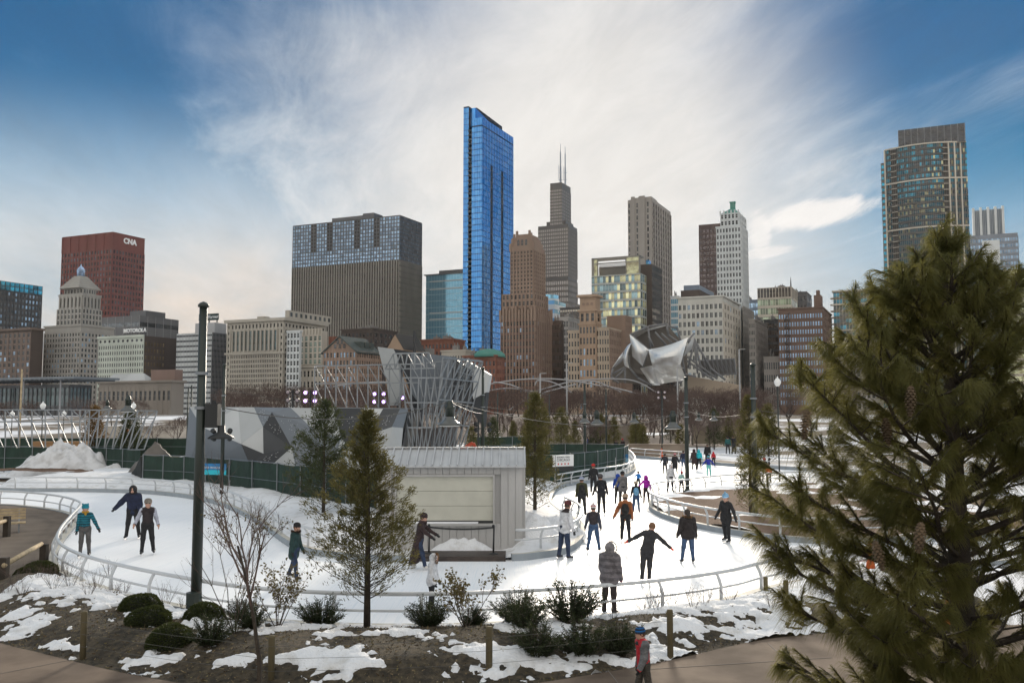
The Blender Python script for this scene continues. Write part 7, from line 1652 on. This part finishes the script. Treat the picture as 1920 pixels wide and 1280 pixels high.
for i, (px, py) in enumerate(dry):
    twig_plant('dry_perennial', 'dry brown twiggy perennial '+('%s in the snow at far left' % DW[i] if px < 140 else '%s beside the left railing posts' % DW[i] if px < 500 else '%s on the snow around the child' % DW[i]), px, py, rnd.uniform(.55, 1.05), 100+i, 9, .55, 60, .022, M_DRY, 1, 'plant', group='dry perennials in the snowy bed', leafzone=(.3, 1), base_r=.005)
# ================================================================== people
def surface_nets(sdf, lo, hi, step):
    n = np.ceil((hi-lo)/step).astype(int)+1
    ax = [lo[k]+step*np.arange(n[k]) for k in range(3)]
    X, Y, Z = np.meshgrid(*ax, indexing='ij'); D = sdf(X, Y, Z); ins = D < 0
    nx, ny, nz = D.shape; S = np.zeros((nx-1, ny-1, nz-1, 3)); C = np.zeros((nx-1, ny-1, nz-1))
    corners = [(i, j, k) for i in (0, 1) for j in (0, 1) for k in (0, 1)]
    sl = lambda c: tuple(slice(c[q], D.shape[q]-1+c[q]) for q in range(3))
    for a in corners:
        for q in range(3):
            if a[q] == 0:
                b_ = list(a); b_[q] = 1; da, db = D[sl(a)], D[sl(b_)]; cr = (da < 0) != (db < 0)
                t = np.where(cr, da/np.where(cr, da-db, 1), 0)
                for w in range(3): S[..., w] += np.where(cr, a[w]+(t if w == q else 0), 0)
                C += cr
    act = C > 0; idx = -np.ones(C.shape, int); idx[act] = np.arange(act.sum())
    ii = np.argwhere(act); V = (S[act]/C[act][:, None]+ii)*step+lo
    Q = []
    for q in range(3):
        a, b_ = [w for w in range(3) if w != q]
        s0 = [slice(1, -1)]*3; s0[q] = slice(0, -1); s1 = list(s0); s1[q] = slice(1, None)
        da, db = ins[tuple(s0)], ins[tuple(s1)]; cr = np.argwhere(da != db)
        if not len(cr): continue
        flip = da[tuple(cr.T)]; base = cr.copy()
        for w in range(3):
            if w != q: base[:, w] += 1
        def cell(oa, ob): p = base.copy(); p[:, a] -= oa; p[:, b_] -= ob; return idx[p[:, 0], p[:, 1], p[:, 2]]
        f = np.stack([cell(1, 1), cell(0, 1), cell(0, 0), cell(1, 0)], 1)
        if q == 1: f = f[:, ::-1]
        f[~flip] = f[~flip][:, ::-1]; Q.append(f)
    Q = np.concatenate(Q); return V, Q[(Q >= 0).all(1)]
def clothm(name, col, rough=.85, **k): return mat('cloth '+name, col, rough, var=k.pop('var', .28), scale=k.pop('scale', 7), bump=.9, bscale=14, **k)
M_SKIN = mat('skin', (.52, .30, .22), .55, var=.06, scale=10); M_SKATE = mat('black skate boot', (.02, .02, .022), .45); M_BLADE = mat('skate blade', (.6, .61, .63), .3, metal=.9); M_SKATEW = mat('white skate boot', (.62, .60, .58), .5)
def person(label, px, py, hpx, jacket, trousers, hat=None, hair=(.05, .03, .02), face=0.0, arms=((12, 0, 10), (12, 0, 10)), legs=((5, 0, 4), (5, 0, 4)), lean=0.0, fwd=4.0, coat=.0, hood=False, backpack=None, gloves=(.02, .02, .022), skates='b', H=None, hatstyle='beanie', hat2=None, stripes=None, group='people around the ice rink', vest=None, fur=None, scarf=None, puffy=.0, sunglasses=False, z=0.0, pom=None, bag=None, Y=None, extra_hair=0.0, collar=None, skirt=False, wide=1.0):
    """face: heading in degrees, 0 = towards the camera, 90 = to picture right, 180 = away. arms/legs (right of figure first): outward, forward, bend in degrees"""
    if Y is None: g = gnd(px, py, z)
    else: g = at(px, py, Y)
    h = H or hpx/F*g.y; s = h/1.72
    e_rot = R(face)
    hip = .90; sh = 1.42; W = wide
    lv = R(lean); fv = R(fwd)
    def up(v):  # torso tilt about the hip
        x, y, zz = v; zz -= hip
        y, zz = y*math.cos(fv)-zz*math.sin(fv), y*math.sin(fv)*-0+zz*math.cos(fv)
        x, zz = x*math.cos(lv)+zz*math.sin(lv), -x*math.sin(lv)+zz*math.cos(lv)
        return np.array((x, y, zz+hip))
    B = []  # a, b, ra, rb, tag, flatten
    tz = lambda *v: up(v)
    B.append((tz(0, 0, .93), tz(0, -.005, 1.12), .145*W, .145*W, 'j')); B.append((tz(0, 0, 1.12), tz(0, 0, 1.32), .145*W, .155*W, 'j')); B.append((tz(-.12, 0, 1.37), tz(.12, 0, 1.37), .095, .095, 'j')); B.append((tz(-.06, 0, .92), tz(.06, 0, .92), .125*W, .125*W, 't'))
    B.append((tz(0, 0, 1.40), tz(0, -.02, 1.50), .058, .055, 'n'))
    hc = tz(0, -.035, 1.60); B.append((tz(0, -.02, 1.57), tz(0, -.03, 1.63), .088, .098, 'h')); B.append((tz(0, -.085, 1.535), tz(0, -.06, 1.56), .050, .065, 'h')); B.append((tz(0, -.135, 1.585), tz(0, -.120, 1.61), .016, .012, 'h'))
    hands = []
    for sd, (o_, f_, b_) in zip((-1, 1), arms):
        S0 = tz(sd*.185, 0, 1.385); o, f = R(o_), R(f_)
        d = np.array((sd*math.sin(o), -math.sin(f)*math.cos(o), -math.cos(o)*math.cos(f))); E = S0+d*.285
        fb = R(b_); fw = np.array((0, -1.0, 0)); d2 = d*math.cos(fb)+(fw-d*fw.dot(d))*math.sin(fb); d2 /= np.linalg.norm(d2); Wr = E+d2*.245
        B.append((S0, E, .062+puffy*.5, .052+puffy*.5, 'j')); B.append((E, Wr, .050+puffy*.4, .038, 'j')); hands.append((Wr, d2, sd)); B.append((Wr, Wr+d2*.07, .034, .036, 'g'))
    feet = []
    for sd, (o_, f_, k_) in zip((-1, 1), legs):
        P0 = np.array((sd*.095, 0, hip)); o, f = R(o_), R(f_); d = np.array((sd*math.sin(o), -math.sin(f)*math.cos(o), -math.cos(o)*math.cos(f))); K = P0+d*.43; kb = R(k_)
        d2 = np.array((d[0], d[1]*math.cos(kb)+(-d[2])*math.sin(kb)*1.0, d[2]*math.cos(kb)+d[1]*math.sin(kb)*-1.0*-1.0)); d2 /= np.linalg.norm(d2); A = K+d2*.41
        B.append((P0, K, .098*W, .072, 't')); B.append((K, A, .070, .052, 't')); T = A+np.array((sd*.02, -.15, -.045)); B.append((A+np.array((0, .03, -.02)), T, .046, .040, 'b')); feet.append((A, sd))
    if coat:
        for sd in (-1, 1): B.append((tz(sd*.055, 0, .95), tz(sd*(.075), .01, .95-coat), .15*W, .155*W if not skirt else .19, 'j'))
    zmin = min(min(b_[0][2]-b_[2], b_[1][2]-b_[3]) for b_ in B); blade = .045 if skates else 0.0
    A_ = np.array([b_[0] for b_ in B]); Bb = np.array([b_[1] for b_ in B]); ra = np.array([b_[2] for b_ in B]); rb = np.array([b_[3] for b_ in B]); tg = [b_[4] for b_ in B]
    if puffy: ra = ra+np.array([puffy if t == 'j' else 0 for t in tg]); rb = rb+np.array([puffy if t == 'j' else 0 for t in tg])
    def dist(X, Y_, Z, k):
        ab = Bb[k]-A_[k]; L2 = ab.dot(ab)+1e-9; t = np.clip(((X-A_[k][0])*ab[0]+(Y_-A_[k][1])*ab[1]+(Z-A_[k][2])*ab[2])/L2, 0, 1)
        fl = 1.28 if tg[k] == 'j' and ra[k] > .12 else 1.0
        return np.sqrt((X-A_[k][0]-t*ab[0])**2+((Y_-A_[k][1]-t*ab[1])*fl)**2+(Z-A_[k][2]-t*ab[2])**2)-(ra[k]+(rb[k]-ra[k])*t)
    def sdf(X, Y_, Z):
        acc = None; kk = 60.0
        for k in range(len(B)):
            e_ = np.exp(-kk*np.clip(dist(X, Y_, Z, k), -.4, .6)); acc = e_ if acc is None else acc+e_
        return -np.log(acc)/kk
    lo = np.minimum(A_-ra[:, None], Bb-rb[:, None]).min(0)-.06; hi = np.maximum(A_+ra[:, None], Bb+rb[:, None]).max(0)+.06
    step = .027 if hpx > 60 else (.034 if hpx > 42 else .042)
    V, Q = surface_nets(sdf, lo, hi, step)
    dm = np.stack([dist(V[:, 0], V[:, 1], V[:, 2], k) for k in range(len(B))], 1); near = dm.argmin(1)
    vt = np.array([{'j': 0, 't': 1, 'n': 2, 'h': 2, 'g': 3, 'b': 4}[t] for t in tg])[near]
    ft = np.array([np.bincount(r_, minlength=5).argmax() for r_ in vt[Q]])
    off = np.array((0, 0, -zmin+blade))
    jm = clothm(*jacket) if isinstance(jacket, tuple) and isinstance(jacket[0], str) else jacket
    tm = clothm(*trousers) if isinstance(trousers, tuple) and isinstance(trousers[0], str) else trousers
    gm = M_SKIN if gloves is None else clothm('gloves %.2f %.2f %.2f' % gloves, gloves)
    bm_ = M_SKATEW if skates == 'w' else M_SKATE
    me = np_mesh('person', (V+off)*s, Q, [M_SKIN, tm, M_SKIN, gm, bm_], True, np.where(ft == 0, 1, ft))
    o = link_mesh('person', me, None, g, e_rot); tag(o, label, 'person', group)
    # normals for the garment shells
    fn = np.cross(V[Q[:, 1]]-V[Q[:, 0]], V[Q[:, 2]]-V[Q[:, 0]]); vn = np.zeros_like(V)
    for k in range(4): np.add.at(vn, Q[:, k], fn)
    vn = unit(vn)
    def shell(name, sel, grow, m, fmi=None):
        q = Q[sel]
        if not len(q): return None
        used = np.unique(q); rm = -np.ones(len(V), int); rm[used] = np.arange(len(used)); P = (V[used]+vn[used]*grow+off)*s
        return link_mesh(name, np_mesh(name, P, rm[q], m if isinstance(m, list) else [m], True, fmi), o)
    cz = V[Q].mean(1)
    if stripes:
        m2 = clothm(*stripes[0]); w_ = stripes[1]; mi = (np.floor((cz[ft == 0, 2])/w_).astype(int) % 2); shell('jacket', ft == 0, .010, [jm, m2], mi)
    elif vest: m2 = clothm(*vest); arm = np.isin(near[Q[:, 0]], [k for k in range(len(B)) if tg[k] == 'j' and ra[k]-puffy*1.5 < .085])[ft == 0]; shell('jacket', ft == 0, .010, [jm, m2], arm.astype(int))
    else: shell('jacket', ft == 0, .010, jm)
    shell('trousers', ft == 1, .005, tm)
    # skates: blade under each boot
    up_ = lambda p: (np.asarray(p)+off)*s
    if skates:
        for A, sd in feet:
            mb = MB(); p = up_(A+np.array((sd*.01, -.06, -.10))); mb.box(p[0]-.006, p[0]+.006, p[1]-.15*s, p[1]+.13*s, p[2]-.035*s, p[2]+.03*s); mb.build('skate_blade', M_BLADE, o)
    # hands: palm comes with the body, fingers are short separate chains
    if hpx > 75:
        for Wr, d2, sd in hands:
            mb = MB(); u = np.cross(d2, (0, 0, 1.0)); u = u/np.linalg.norm(u) if np.linalg.norm(u) > .1 else np.array((1.0, 0, 0)); n_ = np.cross(u, d2); b0 = Wr+d2*.085
            for i, L_ in enumerate((.070, .080, .076, .058)): p = b0+n_*(.030-.020*i); mb.tube([Vector(up_(p)), Vector(up_(p+d2*L_*.5+u*.008*sd)), Vector(up_(p+d2*L_+u*.022*sd))], [.0105*s, .010*s, .008*s], 5)
            p = Wr+d2*.03+n_*.028; mb.tube([Vector(up_(p)), Vector(up_(p+n_*.030+d2*.022)), Vector(up_(p+n_*.038+d2*.055))], [.012*s, .011*s, .009*s], 5); mb.build('fingers', gm, o, True)
    hv = Vector(up_(hc)); axis = Vector(up_(tz(0, -.03, 1.75)))-Vector(up_(tz(0, -.03, 1.60))); tilt = axis.normalized().to_track_quat('Z', 'Y')
    def headpart(name, mb, m, smooth=True): ob = mb.build(name, m, o, smooth); ob.location = hv; ob.rotation_euler = tilt.to_euler(); ob.rotation_euler.z = 0; ob.scale = (s, s, s); return ob
    # face: eyes, brows, mouth
    if not (100 < (face % 360) < 260) and hpx > 60:
        mb = MB()
        for sx in (-1, 1): mb.ball((sx*.036, -.096, .016), .011, .008, .008, 6)
        headpart('eyes', mb, M_DARKM); mb = MB(); mb.ball((0, -.108, -.052), .024, .008, .007, 8); headpart('mouth', mb, mat('lips', (.40, .14, .12), .5))
        if sunglasses: mb = MB(); mb.ball((-.038, -.104, .018), .032, .014, .020, 8); mb.ball((.038, -.104, .018), .032, .014, .020, 8); mb.box(-.098, .098, -.10, -.092, .014, .024); headpart('sunglasses', mb, M_DARKM)
    mb = MB()
    for sx in (-1, 1): mb.ball((sx*.096, .012, .0), .012, .022, .030, 6)
    if not hood: headpart('ears', mb, M_SKIN)
    hm = mat('hair %.2f %.2f %.2f' % hair, hair, .7, var=.3, scale=30)
    if not hood:
        mb = MB(); mb.ball((0, .022, .018), .108, .108, .118, 12); headpart('hair', mb, hm)
        if extra_hair: mb = MB(); mb.tube([Vector((0, .09, .02)), Vector((0, .12, -.12)), Vector((0, .11, -.12-extra_hair))], [.06, .065, .02], 8); headpart('long_hair', mb, hm)
    if hat and not hood:
        hmat = clothm('hat %.2f %.2f %.2f' % hat, hat); hm2 = clothm('hat band %.2f %.2f %.2f' % hat2, hat2) if hat2 else hmat
        mb = MB(); prof = [(.118, .020), (.123, .030), (.122, .062)]; mb.lathe(prof, (0, .005, 0), 14, 1); zz = [(.120, .062), (.118, .095), (.104, .128), (.078, .152), (.04, .166), (.004, .170)]
        for i in range(len(zz)-1): mb.lathe([zz[i], zz[i+1]], (0, .008, 0), 14, 0 if (i % 2 == 0 or not hat2) else 1)
        if hatstyle == 'ears':
            for sx in (-1, 1): mb.ball((sx*.085, 0, .15), .03, .02, .045, 8)
        if pom: mb.ball((0, .01, .195), .038, k=8, mi=1)
        headpart('hat', mb, [hmat, hm2])
    if hood:
        hcol = hood if isinstance(hood, tuple) else None; hmat = jm if hcol is None else clothm('hood %.2f %.2f %.2f' % hcol, hcol); mb = MB(); mb.ball((0, .035, .01), .135, .135, .150, 14); mb.ball((0, .03, -.10), .14, .13, .09, 12); headpart('hood', mb, hmat)
        if fur:
            rng = np.random.default_rng(int(px)); n = 420; an = rng.random(n)*2*np.pi; b0 = np.stack([np.cos(an)*.115, np.full(n, -.070)+rng.normal(size=n)*.008, np.sin(an)*.135+.0], 1); d = unit(np.stack([np.cos(an), rng.normal(size=n)*.5-.5, np.sin(an)], 1)+rdir(rng, n)*.4); Vf, Ff = blades(b0, d, .055, .012, rng); ob = link_mesh('fur_trim', np_mesh('fur_trim', Vf, Ff, clothm('fur %.2f %.2f %.2f' % fur, fur)), o); ob.location = hv; ob.scale = (s, s, s); tag(ob, kind='stuff')
    elif fur:
        rng = np.random.default_rng(int(px)); n = 420; an = rng.random(n)*2*np.pi; b0 = np.stack([np.cos(an)*.13, np.sin(an)*.11+.04, rng.normal(size=n)*.02-.13], 1); d = unit(np.stack([np.cos(an), np.sin(an), np.full(n, .2)], 1)+rdir(rng, n)*.5); Vf, Ff = blades(b0, d, .06, .014, rng); ob = link_mesh('fur_collar', np_mesh('fur_collar', Vf, Ff, clothm('fur %.2f %.2f %.2f' % fur, fur)), o); ob.location = hv; ob.scale = (s, s, s); tag(ob, kind='stuff')
    if scarf: mb = MB(); mb.lathe([(.07, -.15), (.115, -.14), (.12, -.10), (.10, -.075), (.07, -.08)], (0, .01, 0), 14); mb.ball((.03, -.10, -.15), .05, .03, .07, 8); headpart('scarf', mb, clothm('scarf %.2f %.2f %.2f' % scarf, scarf))
    if collar: mb = MB(); mb.lathe([(.20, -.22), (.16, -.17), (.10, -.12), (.085, -.09)], (0, .03, 0), 14, 0, 1, .8); headpart('collar', mb, clothm('collar %.2f %.2f %.2f' % collar, collar))
    if backpack:
        c = up_(tz(0, .19, 1.18)); mb = MB(); mb.ball((0, 0, 0), .155*s, .095*s, .235*s, 14); mb.ball((0, .075*s, -.07*s), .115*s, .05*s, .12*s, 10); ob = mb.build('backpack', clothm('backpack %.2f %.2f %.2f' % backpack, backpack), o, True); ob.location = c; ob.rotation_euler = (-fv, lv, 0)
        mb = MB()
        for sx in (-1, 1): mb.tube([Vector(up_(tz(sx*.10, .13, 1.36))), Vector(up_(tz(sx*.11, .0, 1.475))), Vector(up_(tz(sx*.11, -.135, 1.34))), Vector(up_(tz(sx*.10, -.13, 1.15)))], .018*s, 5)
        mb.build('backpack_straps', MATS['dark fitting'], o)
    if bag: mb = MB(); mb.tube([Vector(up_(tz(-.14, .05, 1.44))), Vector(up_(tz(-.02, -.17, 1.2))), Vector(up_(tz(.16, -.14, .98)))], .012*s, 5); mb.ball(up_(tz(.20, -.06, .93)), .09*s, .04*s, .08*s, 8); mb.build('shoulder_bag', clothm('bag', bag), o)
    return o
BLK = ('black', (.016, .016, .018)); CHAR = ('charcoal', (.030, .030, .033)); JEAN = ('blue denim', (.045, .085, .17)); DJEAN = ('dark denim', (.022, .036, .075)); NAVY = ('navy', (.014, .020, .050)); GREYC = ('grey coat', (.15, .14, .14))
person('skater in teal striped jacket, cat ear hat and mustard scarf at left', 158, 1044, 92, ('teal', (.010, .16, .22)), ('grey legging', (.09, .085, .085)), hat=(.01, .22, .30), hatstyle='ears', face=12, arms=((8, -4, 6), (28, 4, 4)), legs=((3, 2, 4), (3, -2, 4)), stripes=(('dark teal', (.006, .045, .065)), .042), scarf=(.48, .27, .03), extra_hair=.12, hair=(.10, .05, .025))
person('skater in navy jacket and dark hood with one arm held out at left', 248, 1010, 94, NAVY, BLK, hood=(.02, .018, .02), face=10, arms=((42, 8, 10), (10, 8, 25)), legs=((7, 3, 6), (7, -3, 6)), fwd=8, sunglasses=True, puffy=.022, wide=1.1)
person('skater in dark vest, pale sleeves and grey beanie at left', 275, 1040, 98, ('dark vest', (.030, .022, .024)), BLK, hat=(.22, .19, .16), face=20, arms=((24, -12, 45), (16, -10, 40)), legs=((4, 4, 8), (7, -6, 6)), vest=('pale lilac sleeve', (.40, .41, .48)), sunglasses=True, hair=(.25, .13, .05), extra_hair=.1, gloves=None)
person('skater in long dark green coat with fur collar and jeans near the cedar', 551, 1086, 99, ('dark green', (.016, .042, .040)), DJEAN, hat=(.02, .018, .02), face=75, arms=((6, -6, 18), (6, 8, 15)), legs=((3, 14, 6), (4, -12, 14)), coat=.22, fur=(.07, .04, .025), hair=(.18, .07, .03))
person('person in long dark brown coat pushing the belt barrier by the shed', 785, 1067, 100, ('dark brown coat', (.035, .020, .020)), DJEAN, hat=(.04, .022, .025), face=80, arms=((6, 40, 20), (6, 45, 18)), legs=((3, 20, 6), (3, -16, 14)), coat=.62, skirt=True, fwd=10, skates='w', scarf=(.05, .03, .03))
person('skater in white jacket with brown fur hood behind the leafy shrub', 809, 1146, 100, ('white jacket', (.62, .62, .64)), BLK, hood=True, fur=(.28, .15, .06), face=80, arms=((6, 4, 20), (6, 4, 20)), legs=((3, 6, 6), (3, -4, 6)), puffy=.02, coat=.05)
person('standing skater in white jacket, maroon hat and jeans at the shed corner', 1058, 1049, 103, ('white jacket', (.62, .62, .64)), DJEAN, hat=(.11, .03, .03), face=130, arms=((6, 2, 15), (8, 4, 22)), legs=((2, 6, 4), (5, -2, 6)), collar=(.03, .022, .022), lean=-7, coat=.05)
person('child skater in dark quilted vest and red striped pom hat', 1113, 1034, 82, ('dark quilt', (.035, .028, .032)), JEAN, hat=(.32, .03, .04), hat2=(.65, .62, .62), pom=True, face=175, arms=((10, 0, 15), (14, 4, 15)), legs=((9, 2, 6), (9, -2, 6)), vest=('slate sleeve', (.05, .055, .075)))
person('skater in rust orange jacket with black backpack seen from behind', 1173, 1015, 83, ('rust jacket', (.26, .085, .028)), BLK, hat=(.36, .26, .19), face=172, arms=((7, 0, 8), (26, -8, 8)), legs=((4, -10, 14), (4, 10, 4)), backpack=(.014, .014, .015), puffy=.008, wide=1.05)
person('skater in olive jacket with dark backpack and blue striped pom hat', 1091, 967, 68, ('olive jacket', (.060, .062, .030)), CHAR, hat=(.05, .12, .34), hat2=(.6, .62, .66), pom=True, face=178, arms=((10, 0, 10), (8, 0, 10)), backpack=(.02, .02, .02), wide=1.05)
person('skater in black jacket and backpack with dark hat beside the olive one', 1128, 964, 70, BLK, CHAR, hat=(.08, .075, .08), face=182, arms=((14, -4, 10), (18, -6, 10)), legs=((3, 4, 4), (3, -4, 6)), backpack=(.018, .02, .026), wide=1.05, lean=3)
person('skater in black jacket and red headband hat below the CHICAGO sign', 1113, 925, 52, BLK, BLK, hat=(.50, .02, .02), face=180, arms=((14, 0, 8), (10, 0, 8)), legs=((3, -10, 12), (3, 8, 4)))
person('adult skater in long grey coat and black hat seen from behind', 1168, 948, 60, GREYC, CHAR, hat=(.012, .012, .013), face=180, arms=((5, 0, 8), (24, -6, 8)), coat=.10, wide=1.08)
person('child in bright blue jacket half hidden behind the grey coated adult', 1159, 946, 54, ('bright blue', (.012, .06, .34)), BLK, hood=True, face=180)
person('skater in dark jacket with blue patterned backpack and pale hat', 1193, 962, 56, ('dark patterned', (.025, .022, .026)), JEAN, hat=(.42, .35, .27), face=175, backpack=(.16, .36, .55), extra_hair=.12)
person('small child in blue jacket with helmet ahead of the magenta skater', 1197, 917, 32, ('azure', (.015, .16, .50)), BLK, hat=(.05, .05, .06), face=170, arms=((14, 0, 10), (35, 10, 20)))
person('girl in magenta jacket with one arm out near the mulch island', 1212, 945, 50, ('magenta', (.34, .012, .34)), ('dark legging', (.035, .025, .028)), hood=(.34, .02, .30), face=180, arms=((10, 0, 12), (42, 4, 10)), skates='w', fur=(.30, .05, .25))
person('skater in long white coat inside the far bend', 1257, 923, 50, ('white jacket', (.62, .62, .64)), CHAR, hood=True, face=20, coat=.18, arms=((14, 4, 12), (14, -2, 12)), legs=((7, 0, 4), (7, 0, 4)))
person('child in teal and white striped jacket with red hat', 1278, 924, 38, ('mint', (.05, .40, .36)), BLK, hat=(.48, .02, .05), face=150, stripes=(('white stripe', (.6, .62, .62)), .085), arms=((14, 6, 20), (16, 8, 25)), legs=((8, -6, 6), (8, 8, 4)))
person('skater in dark jacket with backpack, leftmost of the far group', 1247, 889, 37, CHAR, CHAR, face=175, backpack=(.03, .035, .05), arms=((10, 0, 8), (24, 0, 8)), legs=((3, 8, 4), (3, -8, 10)), hair=(.02, .015, .012))
person('skater in long black coat and pink white hat in the far group', 1266, 890, 38, BLK, BLK, hat=(.5, .2, .22), face=175, coat=.30, arms=((20, 0, 10), (12, 0, 8)), skates='w')
person('skater in navy jacket and jeans in the far group', 1282, 884, 38, NAVY, JEAN, face=180, hair=(.05, .03, .02))
person('skater in long dark brown coat left of the cyan jacket', 1302, 881, 37, ('dark brown coat', (.035, .020, .020)), BLK, face=180, coat=.32, hood=True)
person('skater in bright cyan jacket in the far group', 1311, 881, 36, ('cyan jacket', (.01, .42, .50)), BLK, face=180, hood=(.01, .38, .46))
person('girl in blue jacket and mint trousers with arms spread', 1329, 895, 38, ('royal blue', (.025, .035, .30)), ('mint trousers', (.18, .52, .50)), hat=(.10, .35, .42), face=180, arms=((38, 0, 6), (38, 0, 6)), legs=((5, 0, 4), (5, -8, 10)))
person('adult in dark coat behind the blue jacketed girl', 1327, 870, 36, BLK, BLK, face=180, coat=.1)
person('child in red jacket holding on beside the dark coated adult', 1338, 872, 24, ('red jacket', (.45, .02, .03)), BLK, hood=True, face=180)
person('woman in black parka with fur hood and jeans skating away', 1291, 1056, 95, ('black parka', (.022, .017, .017)), JEAN, hair=(.03, .02, .015), face=185, arms=((10, 0, 6), (16, -14, 35)), legs=((4, 0, 3), (9, 0, 3)), fur=(.38, .22, .10), extra_hair=.1, coat=.06, puffy=.015)
person('man in dark jacket and red gloves leaning with both arms spread wide', 1214, 1094, 108, CHAR, CHAR, hair=(.16, .08, .04), face=180, arms=((48, 6, 6), (62, 2, 8)), legs=((-3, 2, 2), (5, -3, 3)), lean=-14, gloves=(.60, .03, .015), skates='w', wide=1.08)
person('woman in grey hooded puffer with shoulder bag and patterned leggings', 1143, 1153, 125, ('grey puffer', (.17, .155, .165)), ('patterned legging', (.03, .022, .022)), hood=(.20, .185, .19), fur=(.03, .025, .025), face=150, arms=((8, 2, 14), (8, 8, 25)), legs=((3, 0, 3), (4, 2, 4)), puffy=.025, coat=.10, gloves=(.40, .02, .10), bag=(.07, .035, .025), stripes=(('grey puffer seam', (.11, .10, .108)), .075), extra_hair=.2)
person('skater in black coat and light blue pom hat leaning beside the mulch island', 1362, 1017, 87, BLK, BLK, hat=(.16, .38, .62), pom=True, hat2=(.30, .50, .68), face=-50, arms=((14, 12, 16), (12, -24, 20)), legs=((6, -10, 8), (6, 8, 6)), lean=9, coat=.16, fwd=9)
person('child in blue striped beanie and red grey jacket walking on the path', 1208, 1322, 150, ('red jacket', (.45, .02, .03)), ('grey brown trousers', (.06, .052, .042)), hat=(.008, .12, .36), hat2=(.012, .02, .04), face=-78, arms=((8, -6, 15), (8, 8, 20)), legs=((3, 12, 4), (3, -10, 10)), vest=('grey sleeve', (.13, .13, .135)), collar=(.025, .025, .028), skates=None, H=1.32, hair=(.10, .05, .03), puffy=.02, group='people walking or standing off the ice')
spect = [('spectator in blue jacket leaning at the far rail, left of a pair', 1104, 845, 26, ('dusk blue', (.02, .04, .16)), 20), ('spectator in dark jacket at the far rail, right of a pair', 1121, 845, 27, BLK, -20), ('spectator in black by the far rail before the concrete wall', 1155, 851, 26, BLK, 180), ('spectator in dark coat with pink hat by the concrete wall', 1168, 851, 28, ('dark brown coat', (.035, .020, .020)), 200), ('walker in teal jacket on the snowy bank', 1365, 851, 32, ('dark teal coat', (.02, .10, .10)), 170), ('walker in black raising one arm on the snowy bank', 1376, 851, 34, BLK, 190), ('distant walker in black among the evergreens, left one', 966, 815, 20, BLK, 160), ('distant walker in dark coat among the evergreens, right one', 971, 815, 20, CHAR, 180), ('distant child in pink among the evergreens', 953, 812, 14, ('pink', (.5, .05, .2)), 180), ('worker in dark clothes with an orange hood behind the left fence', 235, 850, 44, BLK, 60), ('skater in orange vest seen beside the pine', 1442, 905, 34, ('orange vest', (.70, .12, .03)), 170), ('skater in black with red hat seen beside the pine', 1434, 898, 38, BLK, 170)]
for lab, px, py, hp, jk, fc in spect: person(lab, px, py, hp, jk, CHAR, face=fc, skates=None, hat=(.5, .04, .05) if 'red' in lab or 'pink hat' in lab else (.6, .15, .03) if 'orange hood' in lab else None, group='people walking or standing off the ice', arms=((10, 0, 8), (120, 0, 8)) if 'raising' in lab else ((10, 0, 8), (10, 0, 8)))
